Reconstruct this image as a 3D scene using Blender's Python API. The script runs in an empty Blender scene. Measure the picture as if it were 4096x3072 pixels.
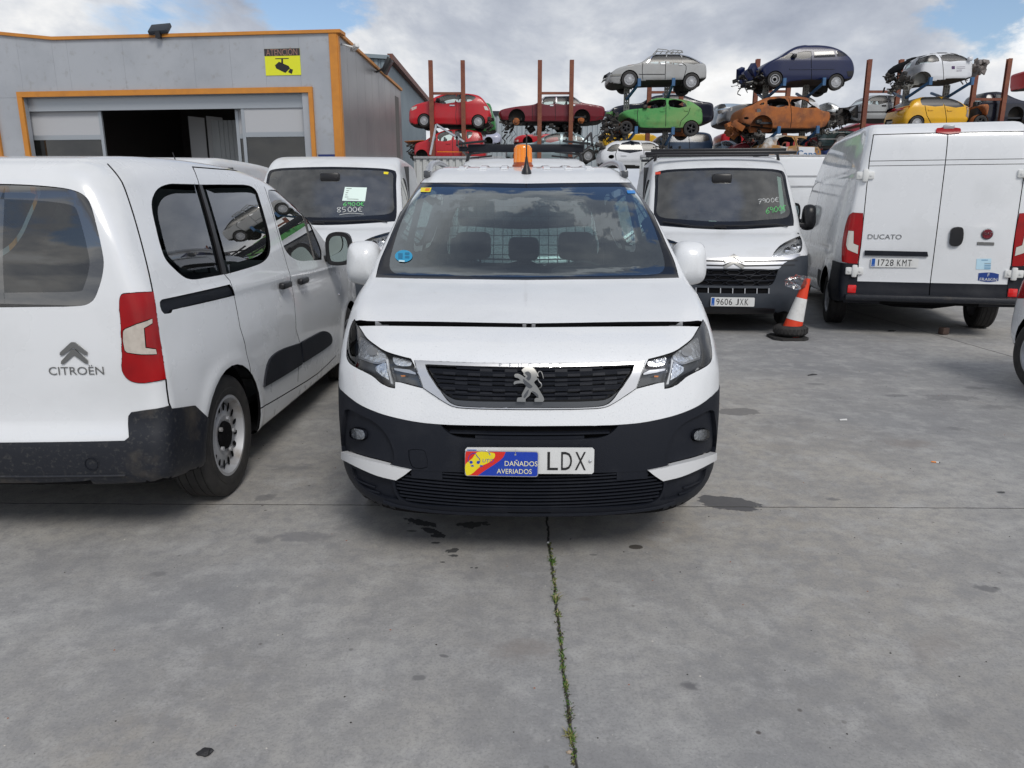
import bpy, bmesh, math, random
import numpy as np
from mathutils import Vector, Matrix
from mathutils.geometry import tessellate_polygon
random.seed(7); rng = np.random.default_rng(7)
PI = math.pi
sc = bpy.context.scene
COL = sc.collection

# ------------------------------------------------------------------ camera
CF, CPITCH, CH = 2922.0, 0.235, 1.505        # focal length in photo pixels, downward pitch, eye height
cam_d = bpy.data.cameras.new('camera'); cam = bpy.data.objects.new('camera', cam_d); COL.objects.link(cam)
cam.location = (0, 0, CH); cam.rotation_euler = (PI/2 - CPITCH, 0, 0)
cam_d.sensor_width = 36; cam_d.lens = 36*CF/4096; cam_d.clip_end = 3000; cam_d.clip_start = 0.05
sc.camera = cam

# ------------------------------------------------------------------ light
SUN_EL, SUN_AZ = 46.0, 160.0                 # azimuth clockwise from +Y (the view direction)
world = bpy.data.worlds.new('World'); sc.world = world; world.use_nodes = True
sun_d = bpy.data.lights.new('sun', 'SUN'); sun_d.energy = 1.5; sun_d.angle = math.radians(20); sun_d.color = (1.0, 0.96, 0.9)
sun = bpy.data.objects.new('sun', sun_d); COL.objects.link(sun)
_a, _e = math.radians(SUN_AZ), math.radians(SUN_EL)
SUNV = Vector((math.sin(_a)*math.cos(_e), math.cos(_a)*math.cos(_e), math.sin(_e)))
sun.rotation_euler = SUNV.to_track_quat('Z', 'Y').to_euler()
sc.view_settings.view_transform = 'Standard'; sc.view_settings.look = 'None'
sc.view_settings.gamma = 1; sc.view_settings.exposure = 0.36
sc.cycles.max_bounces = 8; sc.cycles.transparent_max_bounces = 24; sc.cycles.glossy_bounces = 4
sc.cycles.caustics_reflective = False; sc.cycles.caustics_refractive = False
sc.cycles.sample_clamp_indirect = 4.0

def build_world():
    nt = world.node_tree; N = nt.nodes; L = nt.links
    N.clear()
    def nd(t, **k):
        n = N.new(t)
        for a, b in k.items(): setattr(n, a, b)
        return n
    def mth(op, a, b=None, c=None):
        n = nd('ShaderNodeMath', operation=op)
        for i, q in enumerate((a, b, c)):
            if q is None: continue
            if isinstance(q, (int, float)): n.inputs[i].default_value = q
            else: L.new(q, n.inputs[i])
        return n.outputs[0]
    out = nd('ShaderNodeOutputWorld')
    sky = nd('ShaderNodeTexSky', sky_type='NISHITA', sun_disc=False)
    sky.sun_elevation = _e; sky.sun_rotation = _a; sky.dust_density = 1.5; sky.ozone_density = 1.5
    tc = nd('ShaderNodeTexCoord'); sep = nd('ShaderNodeSeparateXYZ'); L.new(tc.outputs['Generated'], sep.inputs[0])
    def noise(scale, det, rough, off, dist=0.0, zs=1.9):
        mp = nd('ShaderNodeMapping'); L.new(tc.outputs['Generated'], mp.inputs[0]); mp.inputs['Location'].default_value = off; mp.inputs['Scale'].default_value = (1, 1, zs)
        n = nd('ShaderNodeTexNoise'); n.inputs['Scale'].default_value = scale; n.inputs['Detail'].default_value = det
        n.inputs['Roughness'].default_value = rough; n.inputs['Distortion'].default_value = dist
        L.new(mp.outputs[0], n.inputs['Vector']); return n.outputs['Fac']
    def ramp(v, pts, ease=False):
        r = nd('ShaderNodeValToRGB'); L.new(v, r.inputs[0]); e = r.color_ramp.elements
        if ease: r.color_ramp.interpolation = 'EASE'
        while len(e) < len(pts): e.new(0.5)
        for q, (p, c) in zip(e, pts):
            q.position = p; q.color = (c, c, c, 1) if isinstance(c, (int, float)) else (*c, 1)
        return r.outputs[0]
    wob = noise(3.2, 10, .62, (1.3, 4.2, 2.0), .3); wobc = mth('SUBTRACT', wob, .5)
    wobf = mth('SUBTRACT', noise(11, 8, .66, (2.3, 1.2, 5.0), .4, 1.0), .5)
    def patch(d, r0, r1, k=.5, w=None):
        """1 inside a cone round direction d, fraying into the cloud noise"""
        d = Vector(d).normalized(); n = nd('ShaderNodeVectorMath', operation='DOT_PRODUCT'); L.new(tc.outputs['Generated'], n.inputs[0]); n.inputs[1].default_value = d
        ang = mth('ADD', mth('ARCCOSINE', n.outputs['Value']), mth('MULTIPLY', w or wobc, k)); m = nd('ShaderNodeMapRange', interpolation_type='SMOOTHSTEP')
        m.inputs['From Min'].default_value = r1; m.inputs['From Max'].default_value = r0; L.new(ang, m.inputs['Value']); return m.outputs[0]
    def mx2(*v):
        o = v[0]
        for q in v[1:]: o = mth('MAXIMUM', o, q)
        return o
    # open blue holes in the cloud (directions in the sky)
    hole = mx2(patch((-.399, .891, .216), .03, .09, .40), patch((-.262, .935, .236), .015, .06, .4), patch((.505, .840, .197), .01, .05, .4), patch((-.20, .60, .775), .08, .12, .35, wobf), patch((0, .62, .785), .10, .135, .35, wobf), patch((.20, .585, .785), .09, .13, .35, wobf), patch((.34, .45, .825), .07, .11, .4, wobf), patch((.30, .53, .80), .06, .09, .35, wobf), patch((-.34, -.80, .50), .04, .12, .4), patch((-.52, -.74, .40), .04, .11, .5), patch((-.40, -.85, .33), .02, .07, .5), patch((-.75, -.45, .6), .16, .28, .7), patch((.6, -.5, .6), .25, .4, .8), patch((0, -.3, .95), .2, .4, .8))
    cover = mth('SUBTRACT', 1.0, hole)
    shade = noise(1.7, 12, 0.60, (5.2, 8.9, 3.1), 0.25)
    big = noise(0.9, 4, .5, (2.2, .7, 5.1), 0.0)
    sh = mth('ADD', mth('MULTIPLY', shade, .72), mth('MULTIPLY', big, .28))
    bright = mx2(patch((-.031, .99, .135), .05, .22, .5), patch((-.139, .974, .183), .03, .15, .45), patch((.264, .960, .096), .02, .12, .4), patch((-.50, .84, .202), .03, .14, .5), patch((-.22, .95, .215), .01, .07, .4), patch((.10, .98, .17), .02, .10, .5), patch((-.45, -.87, .2), .02, .12, .5))
    dark = mx2(patch((-.015, .973, .232), .03, .16, .5), patch((.365, .916, .166), .05, .24, .5), patch((.16, .96, .22), .03, .14, .4), patch((-.18, .37, .91), .04, .16, .4), patch((.02, .36, .935), .02, .10, .4))
    sh = mth('ADD', sh, mth('MULTIPLY', bright, .075)); sh = mth('SUBTRACT', sh, mth('MULTIPLY', dark, .05))
    zen = mx2(patch((-.17, .50, .85), .03, .06, .38, wobf), patch((.0, .47, .883), .03, .06, .38, wobf), patch((.12, .44, .89), .025, .055, .38, wobf), patch((.22, .395, .89), .02, .055, .4, wobf), patch((-.27, .43, .86), .01, .035, .35, wobf), patch((.30, .37, .88), .01, .04, .4, wobf)); sh = mth('ADD', sh, mth('MULTIPLY', zen, .13))
    ccol = ramp(sh, [(0.40, (0.40, 0.44, 0.53)), (0.46, (0.55, 0.59, 0.67)), (0.505, (0.75, 0.78, 0.83)), (0.55, (1.0, 1.0, 1.0)), (0.60, (1.26, 1.28, 1.30))])
    glow = ramp(sep.outputs[2], [(0.0, 1.06), (0.35, 1.0), (0.70, 0.60), (0.95, 0.50)])
    cm = nd('ShaderNodeVectorMath', operation='SCALE'); L.new(ccol, cm.inputs[0]); L.new(glow, cm.inputs['Scale'])
    bg1 = nd('ShaderNodeBackground'); L.new(sky.outputs[0], bg1.inputs[0]); bg1.inputs[1].default_value = 0.11
    bg2 = nd('ShaderNodeBackground'); L.new(cm.outputs[0], bg2.inputs[0]); bg2.inputs[1].default_value = 0.70
    mx = nd('ShaderNodeMixShader'); L.new(cover, mx.inputs[0]); L.new(bg1.outputs[0], mx.inputs[1]); L.new(bg2.outputs[0], mx.inputs[2])
    L.new(mx.outputs[0], out.inputs[0])
build_world()

# ------------------------------------------------------------------ photo pixel -> ray
CAMO = np.array([0, 0, CH])
def ray(u, v):
    a = (np.asarray(u, float) - 2048)/CF; b = (np.asarray(v, float) - 1536)/CF
    c, s = math.cos(CPITCH), math.sin(CPITCH)
    d = np.stack([a, c - b*s, -s - b*c], -1)
    return d/np.linalg.norm(d, axis=-1, keepdims=True)
def at_y(u, v, Y):
    d = ray(u, v); return CAMO + d*((Y - 0)/d[..., 1:2])
def at_z(u, v, Z=0.0):
    d = ray(u, v); return CAMO + d*((Z - CH)/d[..., 2:3])
def crop(x0, y0, s):
    """points read off an enlarged piece of the photo; 'c' after a point makes it a corner"""
    def g(*p):
        out = []; i = 0
        while i < len(p):
            if p[i] == 'c': out[-1] = (*out[-1], 0); i += 1; continue
            out.append((x0 + p[i]*s, y0 + p[i+1]*s)); i += 2
        return out
    return g

# ------------------------------------------------------------------ object helpers
def link(o, parent=None):
    COL.objects.link(o)
    if parent is not None: o.parent = parent
    return o
def tag(o, label=None, cat=None, group=None, kind=None):
    if label: o['label'] = label
    if cat: o['category'] = cat
    if group: o['group'] = group
    if kind: o['kind'] = kind
    return o
def thing(name, label, cat, loc=(0, 0, 0), rz=0.0, group=None, rot=None):
    o = bpy.data.objects.new(name, None); o.empty_display_size = 0.3; COL.objects.link(o)
    o.location = loc; o.rotation_euler = rot if rot is not None else (0, 0, rz)
    return tag(o, label, cat, group)
def mesh_obj(name, V, F, mats, parent=None, mi=None, smooth=True, normals=None, sharp=None):
    me = bpy.data.meshes.new(name)
    me.from_pydata([tuple(v) for v in np.asarray(V, float)], [], [tuple(int(i) for i in f) for f in F])
    for m in (mats if isinstance(mats, (list, tuple)) else [mats]): me.materials.append(m)
    n = len(me.polygons)
    if mi is not None: me.polygons.foreach_set('material_index', np.asarray(mi, np.int32)[:n])
    me.polygons.foreach_set('use_smooth', np.full(n, bool(smooth)) if np.isscalar(smooth) else np.asarray(smooth, bool))
    if normals is not None: me.normals_split_custom_set_from_vertices([tuple(v) for v in normals])
    elif sharp is not None: me.set_sharp_from_angle(angle=math.radians(sharp))
    me.update()
    return link(bpy.data.objects.new(name, me), parent)
def dup(o, loc=None, rz=None, parent=None):
    c = o.copy(); COL.objects.link(c); c.parent = parent
    if loc is not None: c.location = loc
    if rz is not None: c.rotation_euler = (0, 0, rz)
    for ch in [k for k in bpy.data.objects if k.parent == o]: dup(ch, parent=c)
    return c

class MB:
    """collects simple solids into one mesh"""
    def __init__(s): s.V = []; s.F = []; s.M = []
    def add(s, V, F, m=0):
        b = len(s.V); s.V += [tuple(v) for v in V]; s.F += [tuple(b+i for i in f) for f in F]; s.M += [m]*len(F); return s
    def box(s, x0, x1, y0, y1, z0, z1, m=0, bev=0.0, mat=None):
        if bev <= 0:
            V = [(x, y, z) for x in (x0, x1) for y in (y0, y1) for z in (z0, z1)]
            F = [(0, 1, 3, 2), (4, 6, 7, 5), (0, 4, 5, 1), (2, 3, 7, 6), (0, 2, 6, 4), (1, 5, 7, 3)]
        else:
            bev = min(bev, (x1-x0)/2.01, (y1-y0)/2.01, (z1-z0)/2.01)
            bm = bmesh.new(); bmesh.ops.create_cube(bm, size=1)
            for v in bm.verts: v.co = Vector(((x0+x1)/2+v.co.x*(x1-x0), (y0+y1)/2+v.co.y*(y1-y0), (z0+z1)/2+v.co.z*(z1-z0)))
            bmesh.ops.bevel(bm, geom=bm.edges[:], offset=bev, segments=2, profile=0.5, affect='EDGES')
            V = [tuple(v.co) for v in bm.verts]; bm.verts.index_update(); F = [[v.index for v in f.verts] for f in bm.faces]; bm.free()
        if mat is not None: V = [tuple(mat @ Vector(v)) for v in V]
        return s.add(V, F, m)
    def tube(s, pts, r, n=8, m=0, closed=False, cap=True):
        pts = [Vector(p) for p in pts]; k = len(pts); rr = r if hasattr(r, '__len__') else [r]*k
        V = []; up = None
        for i, p in enumerate(pts):
            a = pts[(i-1) % k] if (closed or i > 0) else p; b = pts[(i+1) % k] if (closed or i < k-1) else p
            t = (b-a); t = t.normalized() if t.length > 1e-9 else Vector((0, 0, 1))
            if up is None: up = Vector((0, 0, 1)) if abs(t.z) < .9 else Vector((1, 0, 0))
            sd = t.cross(up).normalized(); up = sd.cross(t).normalized()
            for j in range(n):
                q = 2*PI*j/n + PI/n; V.append(p + (sd*math.cos(q) + up*math.sin(q))*rr[i])
        F = []
        for i in range(k if closed else k-1):
            for j in range(n):
                a = i*n+j; b = i*n+(j+1) % n; c = ((i+1) % k)*n+(j+1) % n; d = ((i+1) % k)*n+j; F.append((a, b, c, d))
        if cap and not closed: F += [tuple(range(n))[::-1], tuple((k-1)*n+j for j in range(n))]
        return s.add(V, F, m)
    def lathe(s, prof, n=24, m=0, axis='z', at=(0, 0, 0), close=False):
        V = []
        for r, h in prof:
            for j in range(n):
                q = 2*PI*j/n; a, b = r*math.cos(q), r*math.sin(q)
                p = (a, b, h) if axis == 'z' else ((h, a, b) if axis == 'x' else (a, h, b))
                V.append((p[0]+at[0], p[1]+at[1], p[2]+at[2]))
        F = []; k = len(prof)
        for i in range(k if close else k-1):
            for j in range(n):
                a = i*n+j; b = i*n+(j+1) % n; c = ((i+1) % k)*n+(j+1) % n; d = ((i+1) % k)*n+j; F.append((a, d, c, b))
        return s.add(V, F, m)
    def prism(s, pts, y0, y1, m=0, plane='xz'):
        """outline (a,b) pairs extruded along the third axis"""
        k = len(pts); tri = tessellate_polygon([[Vector((a, b, 0)) for a, b in pts]])
        def P(a, b, c): return (a, c, b) if plane == 'xz' else ((c, a, b) if plane == 'yz' else (a, b, c))
        V = [P(a, b, y0) for a, b in pts] + [P(a, b, y1) for a, b in pts]
        F = [tuple(t) for t in tri] + [tuple(k+i for i in t[::-1]) for t in tri] + [(i, (i+1) % k, k+(i+1) % k, k+i) for i in range(k)]
        return s.add(V, F, m)
    def xf(s, M):
        s.V = [tuple(M @ Vector(v)) for v in s.V]; return s
    def build(s, name, mats, parent=None, sharp=35):
        bm = bmesh.new()
        vs = [bm.verts.new(v) for v in s.V]
        for f, m in zip(s.F, s.M):
            try: q = bm.faces.new([vs[i] for i in f]); q.material_index = m; q.smooth = True
            except ValueError: pass
        bmesh.ops.recalc_face_normals(bm, faces=bm.faces[:])
        me = bpy.data.meshes.new(name); bm.to_mesh(me); bm.free()
        for mm in (mats if isinstance(mats, (list, tuple)) else [mats]): me.materials.append(mm)
        me.set_sharp_from_angle(angle=math.radians(sharp)); me.update()
        return link(bpy.data.objects.new(name, me), parent)

# ------------------------------------------------------------------ materials
def mat(name, base=(.5, .5, .5), rough=.5, metal=0.0, coat=0.0, spec=.5, noise=None, bump=None, emit=None, alpha=None, rnoise=None):
    """noise=(scale, detail, amount, colour2, lo, hi); bump=(scale, strength)"""
    m = bpy.data.materials.new(name); m.use_nodes = True; nt = m.node_tree; N = nt.nodes; L = nt.links; p = N['Principled BSDF']
    p.inputs['Base Color'].default_value = (*base, 1); p.inputs['Roughness'].default_value = rough; p.inputs['Metallic'].default_value = metal
    p.inputs['Coat Weight'].default_value = coat; p.inputs['Coat Roughness'].default_value = 0.04; p.inputs['Specular IOR Level'].default_value = spec
    tc = N.new('ShaderNodeTexCoord')
    def nz(scale, det=6, r=.6):
        n = N.new('ShaderNodeTexNoise'); n.inputs['Scale'].default_value = scale; n.inputs['Detail'].default_value = det; n.inputs['Roughness'].default_value = r
        L.new(tc.outputs['Object'], n.inputs['Vector']); return n
    if noise:
        prev = None
        for (scale, det, col2, lo, hi) in noise:
            n = nz(scale, det); mr = N.new('ShaderNodeMapRange'); mr.inputs['From Min'].default_value = lo; mr.inputs['From Max'].default_value = hi
            L.new(n.outputs['Fac'], mr.inputs['Value']); mx = N.new('ShaderNodeMix'); mx.data_type = 'RGBA'
            L.new(mr.outputs[0], mx.inputs['Factor'])
            if prev is None: mx.inputs['A'].default_value = (*base, 1)
            else: L.new(prev, mx.inputs['A'])
            mx.inputs['B'].default_value = (*col2, 1); prev = mx.outputs['Result']
        L.new(prev, p.inputs['Base Color'])
    if rnoise:
        n = nz(rnoise[0], 5); mr = N.new('ShaderNodeMapRange'); mr.inputs['To Min'].default_value = rnoise[1]; mr.inputs['To Max'].default_value = rnoise[2]
        mr.inputs['From Min'].default_value = .3; mr.inputs['From Max'].default_value = .7
        L.new(n.outputs['Fac'], mr.inputs['Value']); L.new(mr.outputs[0], p.inputs['Roughness'])
    if bump:
        n = nz(bump[0], 4); b = N.new('ShaderNodeBump'); b.inputs['Strength'].default_value = bump[1]; b.inputs['Distance'].default_value = 0.01
        L.new(n.outputs['Fac'], b.inputs['Height']); L.new(b.outputs[0], p.inputs['Normal'])
    if emit: p.inputs['Emission Color'].default_value = (*emit[0], 1); p.inputs['Emission Strength'].default_value = emit[1]
    return m
def glass(name, tint=(.75, .85, .82), refl=1.5, dirt=0.0, rough=0.0):
    m = bpy.data.materials.new(name); m.use_nodes = True; nt = m.node_tree; N = nt.nodes; L = nt.links; N.remove(N['Principled BSDF'])
    o = N['Material Output']; t = N.new('ShaderNodeBsdfTransparent'); t.inputs[0].default_value = (*tint, 1)
    g = N.new('ShaderNodeBsdfGlossy'); g.inputs['Roughness'].default_value = rough; g.inputs[0].default_value = (1, 1, 1, 1)
    fr = N.new('ShaderNodeFresnel'); fr.inputs[0].default_value = 1.5
    mm = N.new('ShaderNodeMath'); mm.operation = 'MULTIPLY'; mm.use_clamp = True; L.new(fr.outputs[0], mm.inputs[0]); mm.inputs[1].default_value = refl
    mx = N.new('ShaderNodeMixShader'); L.new(mm.outputs[0], mx.inputs[0]); L.new(t.outputs[0], mx.inputs[1]); L.new(g.outputs[0], mx.inputs[2])
    last = mx.outputs[0]
    if dirt > 0:  # diffuse veil: dirt, and for wglass also painted reflection haze
        d = N.new('ShaderNodeBsdfDiffuse'); d.inputs[0].default_value = (.55, .55, .52, 1)
        tc = N.new('ShaderNodeTexCoord'); nz = N.new('ShaderNodeTexNoise'); nz.inputs['Scale'].default_value = 6; nz.inputs['Detail'].default_value = 8
        L.new(tc.outputs['Object'], nz.inputs['Vector'])
        mr = N.new('ShaderNodeMapRange'); mr.inputs['From Min'].default_value = .3; mr.inputs['From Max'].default_value = .75; mr.inputs['To Min'].default_value = dirt*.4; mr.inputs['To Max'].default_value = dirt
        L.new(nz.outputs['Fac'], mr.inputs['Value']); m2 = N.new('ShaderNodeMixShader'); L.new(mr.outputs[0], m2.inputs[0]); L.new(last, m2.inputs[1]); L.new(d.outputs[0], m2.inputs[2]); last = m2.outputs[0]
    L.new(last, o.inputs[0]); return m
M = {}
M['white'] = mat('white_paint', (.78, .80, .82), .30, coat=.8, rnoise=(3, .28, .5), noise=[(2.2, 8, (.68, .70, .71), .5, .9), (150, 3, (.58, .60, .62), .60, .76)], bump=(120, .12))
M['white2'] = mat('white_van_paint', (.76, .78, .80), .3, coat=.8, noise=[(1.8, 8, (.62, .64, .65), .5, .95)], rnoise=(2, .18, .35))
M['white3'] = mat('dull_white_paint', (.70, .72, .74), .35, coat=.3, noise=[(2.5, 8, (.55, .56, .56), .5, .9)])
M['silver'] = mat('silver_trim', (.62, .63, .65), .32, metal=.75)
M['chrome'] = mat('chrome', (.85, .86, .88), .08, metal=1)
M['emblem'] = mat('emblem_chrome', (.30, .30, .29), .32, metal=1)
M['chrome_rough'] = mat('reflector_chrome', (.85, .86, .88), .2, metal=.85, bump=(45, .45))
M['blade'] = mat('pale_silver', (.72, .73, .74), .35, metal=.15, coat=.3)
M['plastic'] = mat('black_plastic', (.010, .012, .018), .5, spec=.22, bump=(300, .15), noise=[(3, 7, (.030, .032, .038), .5, .85)])
M['plastic_dirty'] = mat('dusty_black_plastic', (.013, .015, .021), .45, spec=.4, noise=[(4, 8, (.10, .085, .065), .56, .80), (60, 3, (.05, .05, .05), .55, .75)])
M['grey_plastic'] = mat('grey_plastic', (.032, .039, .050), .5, spec=.35, noise=[(3, 7, (.055, .062, .072), .5, .85)])
M['black'] = mat('black_trim', (.012, .012, .014), .35)
M['dark'] = mat('dark_recess', (.006, .006, .007), .9, spec=.1)
M['frit'] = mat('glass_border', (.010, .012, .018), .06, spec=.6)
M['rubber'] = mat('tyre_rubber', (.022, .021, .021), .75, noise=[(14, 5, (.045, .042, .038), .45, .8)], bump=(120, .1))
M['fog'] = mat('bright_reflector', (.90, .92, .94), .16, metal=.75, coat=.5, bump=(32, .7))
M['steel'] = mat('steel_rim', (.42, .43, .45), .5, metal=.25, noise=[(9, 6, (.24, .20, .16), .5, .8)])
M['cover'] = mat('wheel_cover', (.42, .43, .45), .35, metal=.3, noise=[(9, 6, (.25, .24, .22), .5, .8)])
M['glass'] = glass('window_glass', (.50, .62, .60), 2.2, .02)
M['hglass'] = glass('reflecting_windscreen', (.22, .29, .29), 4.4, .004)
M['hglass'].node_tree.nodes['Glossy BSDF'].inputs[0].default_value = (.84, .93, 1.0, 1)
M['wglass'] = glass('windscreen_glass', (.55, .66, .63), 3.4, .15)  # strong pale veil paints in the grey haze of reflections
M['tglass'] = glass('tinted_glass', (.14, .17, .17), 1.6, .01)
M['lens'] = glass('lamp_lens', (.95, .96, .97), 1.1)
M['cabin'] = mat('cabin_plastic', (.045, .048, .052), .75, noise=[(5, 5, (.06, .062, .066), .4, .7)])
M['cloth'] = mat('seat_cloth', (.035, .038, .045), .9, bump=(200, .3))
M['lining'] = mat('cabin_lining', (.32, .32, .31), .9)
M['red_lens'] = mat('red_lens', (.36, .004, .006), .22, coat=.15, spec=.3, noise=[(5, 3, (.25, .004, .006), .4, .7)])
M['clear_lens'] = mat('clear_lens', (.55, .50, .44), .2, coat=.6, noise=[(20, 3, (.42, .37, .32), .4, .7)])
M['lamp_dark'] = mat('lamp_housing', (.075, .08, .088), .25, metal=.3, coat=.5)
M['mirror_glass'] = mat('mirror_glass', (.30, .36, .35), .03, metal=1)
M['orange'] = mat('amber_plastic', (.85, .25, .01), .2, coat=.7)
M['plate'] = mat('plate_white', (.72, .73, .72), .4, noise=[(9, 6, (.58, .58, .56), .5, .85)])
M['ink'] = mat('plate_black', (.012, .012, .013), .5)
M['eublue'] = mat('plate_blue', (.01, .10, .42), .4)
M['blue'] = mat('sign_blue', (.012, .05, .42), .35, noise=[(14, 6, (.03, .08, .36), .5, .8)])
M['yellow'] = mat('sign_yellow', (.85, .70, .02), .35, noise=[(24, 6, (.6, .5, .05), .58, .75)])
M['red'] = mat('sign_red', (.70, .03, .02), .35)
M['cream'] = mat('letter_cream', (.88, .84, .52), .45)
# ------------------------------------------------------------------ car bodies as smooth solids, cut into panels
class Curve:
    def __init__(s, pts, n=500, sm=0.0):
        x = np.array([p[0] for p in pts], float); y = np.array([p[1] for p in pts], float)
        h = np.diff(x); d = np.diff(y)/h; m = np.zeros(len(x)); m[0] = d[0]; m[-1] = d[-1]
        for i in range(1, len(x)-1): m[i] = 0 if d[i-1]*d[i] <= 0 else 2*d[i-1]*d[i]/(d[i-1]+d[i])
        s.x = np.linspace(x[0], x[-1], n); i = np.clip(np.searchsorted(x, s.x, side='right')-1, 0, len(x)-2)
        t = (s.x-x[i])/h[i]; a, b = y[i], y[i+1]
        s.y = (2*t**3-3*t**2+1)*a+(t**3-2*t**2+t)*h[i]*m[i]+(-2*t**3+3*t**2)*b+(t**3-t**2)*h[i]*m[i+1]
        k = 9; ker = np.ones(k)/k; s.y = np.convolve(np.pad(s.y, k//2, mode='edge'), ker, 'valid')
    def __call__(s, q): return np.interp(q, s.x, s.y)
def cr(pts, n=4, closed=True):
    """Catmull-Rom through points; a point given as (x, y, 0) is a corner"""
    P = [np.array(p[:2], float) for p in pts]; C = [len(p) > 2 for p in pts]; k = len(P); out = []
    for i in range(k if closed else k-1):
        p1, p2 = P[i], P[(i+1) % k]
        p0 = P[(i-1) % k] if (closed or i > 0) else p1; p3 = P[(i+2) % k] if (closed or i < k-2) else p2
        if C[i]: p0 = p1
        if C[(i+1) % k]: p3 = p2
        d = np.linalg.norm
        if C[i] and C[(i+1) % k]: out.append(p1); continue
        t01 = max(d(p1-p0), 1e-6)**.5; t12 = max(d(p2-p1), 1e-6)**.5; t23 = max(d(p3-p2), 1e-6)**.5
        m1 = (p2-p1 + t12*((p1-p0)/t01 - (p2-p0)/(t01+t12))) if not C[i] else (p2-p1)
        m2 = (p2-p1 + t12*((p3-p2)/t23 - (p3-p1)/(t12+t23))) if not C[(i+1) % k] else (p2-p1)
        for j in range(n):
            t = j/n; out.append((2*t**3-3*t**2+1)*p1+(t**3-2*t**2+t)*m1+(-2*t**3+3*t**2)*p2+(t**3-t**2)*m2)
    if not closed: out.append(P[-1])
    return np.array(out)
def in_poly(P, Q):
    x, y = P[:, 0], P[:, 1]; c = np.zeros(len(P), bool); n = len(Q)
    for i in range(n):
        x1, y1 = Q[i]; x2, y2 = Q[(i+1) % n]
        if y1 == y2: continue
        m = ((y1 > y) != (y2 > y)) & (x < (x2-x1)*(y-y1)/(y2-y1)+x1); c ^= m
    return c
class Sdf2:
    def __init__(s, poly, h=.012, pad=.3, blur=2):
        poly = np.asarray(poly, float); s.h = h; s.o = poly.min(0)-pad; n = np.ceil((poly.max(0)+pad-s.o)/h).astype(int)+1; s.n = n
        g = np.stack(np.meshgrid(s.o[0]+h*np.arange(n[0]), s.o[1]+h*np.arange(n[1]), indexing='ij'), -1).reshape(-1, 2)
        D = np.full(len(g), 1e9)
        for i in range(len(poly)):
            a, b = poly[i], poly[(i+1) % len(poly)]; e = b-a; L2 = (e@e)
            if L2 < 1e-12: continue
            w = g-a; t = np.clip(w@e/L2, 0, 1); q = w-t[:, None]*e; D = np.minimum(D, (q*q).sum(1))
        D = np.sqrt(D); D[in_poly(g, poly)] *= -1; D = D.reshape(n)
        for _ in range(blur):
            for ax in (0, 1):
                P = np.pad(D, [(1, 1) if a == ax else (0, 0) for a in (0, 1)], mode='edge')
                D = .25*np.take(P, range(0, n[ax]), ax)+.5*np.take(P, range(1, n[ax]+1), ax)+.25*np.take(P, range(2, n[ax]+2), ax)
        s.D = D
    def __call__(s, y, z):
        a = np.clip((y-s.o[0])/s.h, 1.001, s.n[0]-3.001); b = np.clip((z-s.o[1])/s.h, 1.001, s.n[1]-3.001)
        i = a.astype(int); j = b.astype(int); u = a-i; v = b-j
        def w(t): return ((-t+2*t*t-t**3)/2, (2-5*t*t+3*t**3)/2, (t+4*t*t-3*t**3)/2, (t**3-t*t)/2)
        wu = w(u); wv = w(v); r = 0
        for p in range(4):
            q = 0
            for k in range(4): q = q+wv[k]*s.D[i+p-1, j+k-1]
            r = r+wu[p]*q
        return r
def smax(A, B, k):
    h = np.clip(.5+.5*(A-B)/k, 0, 1); return A*h+B*(1-h)+k*h*(1-h)
def sstep(t): t = np.clip(t, 0, 1); return t*t*(3-2*t)

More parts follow.
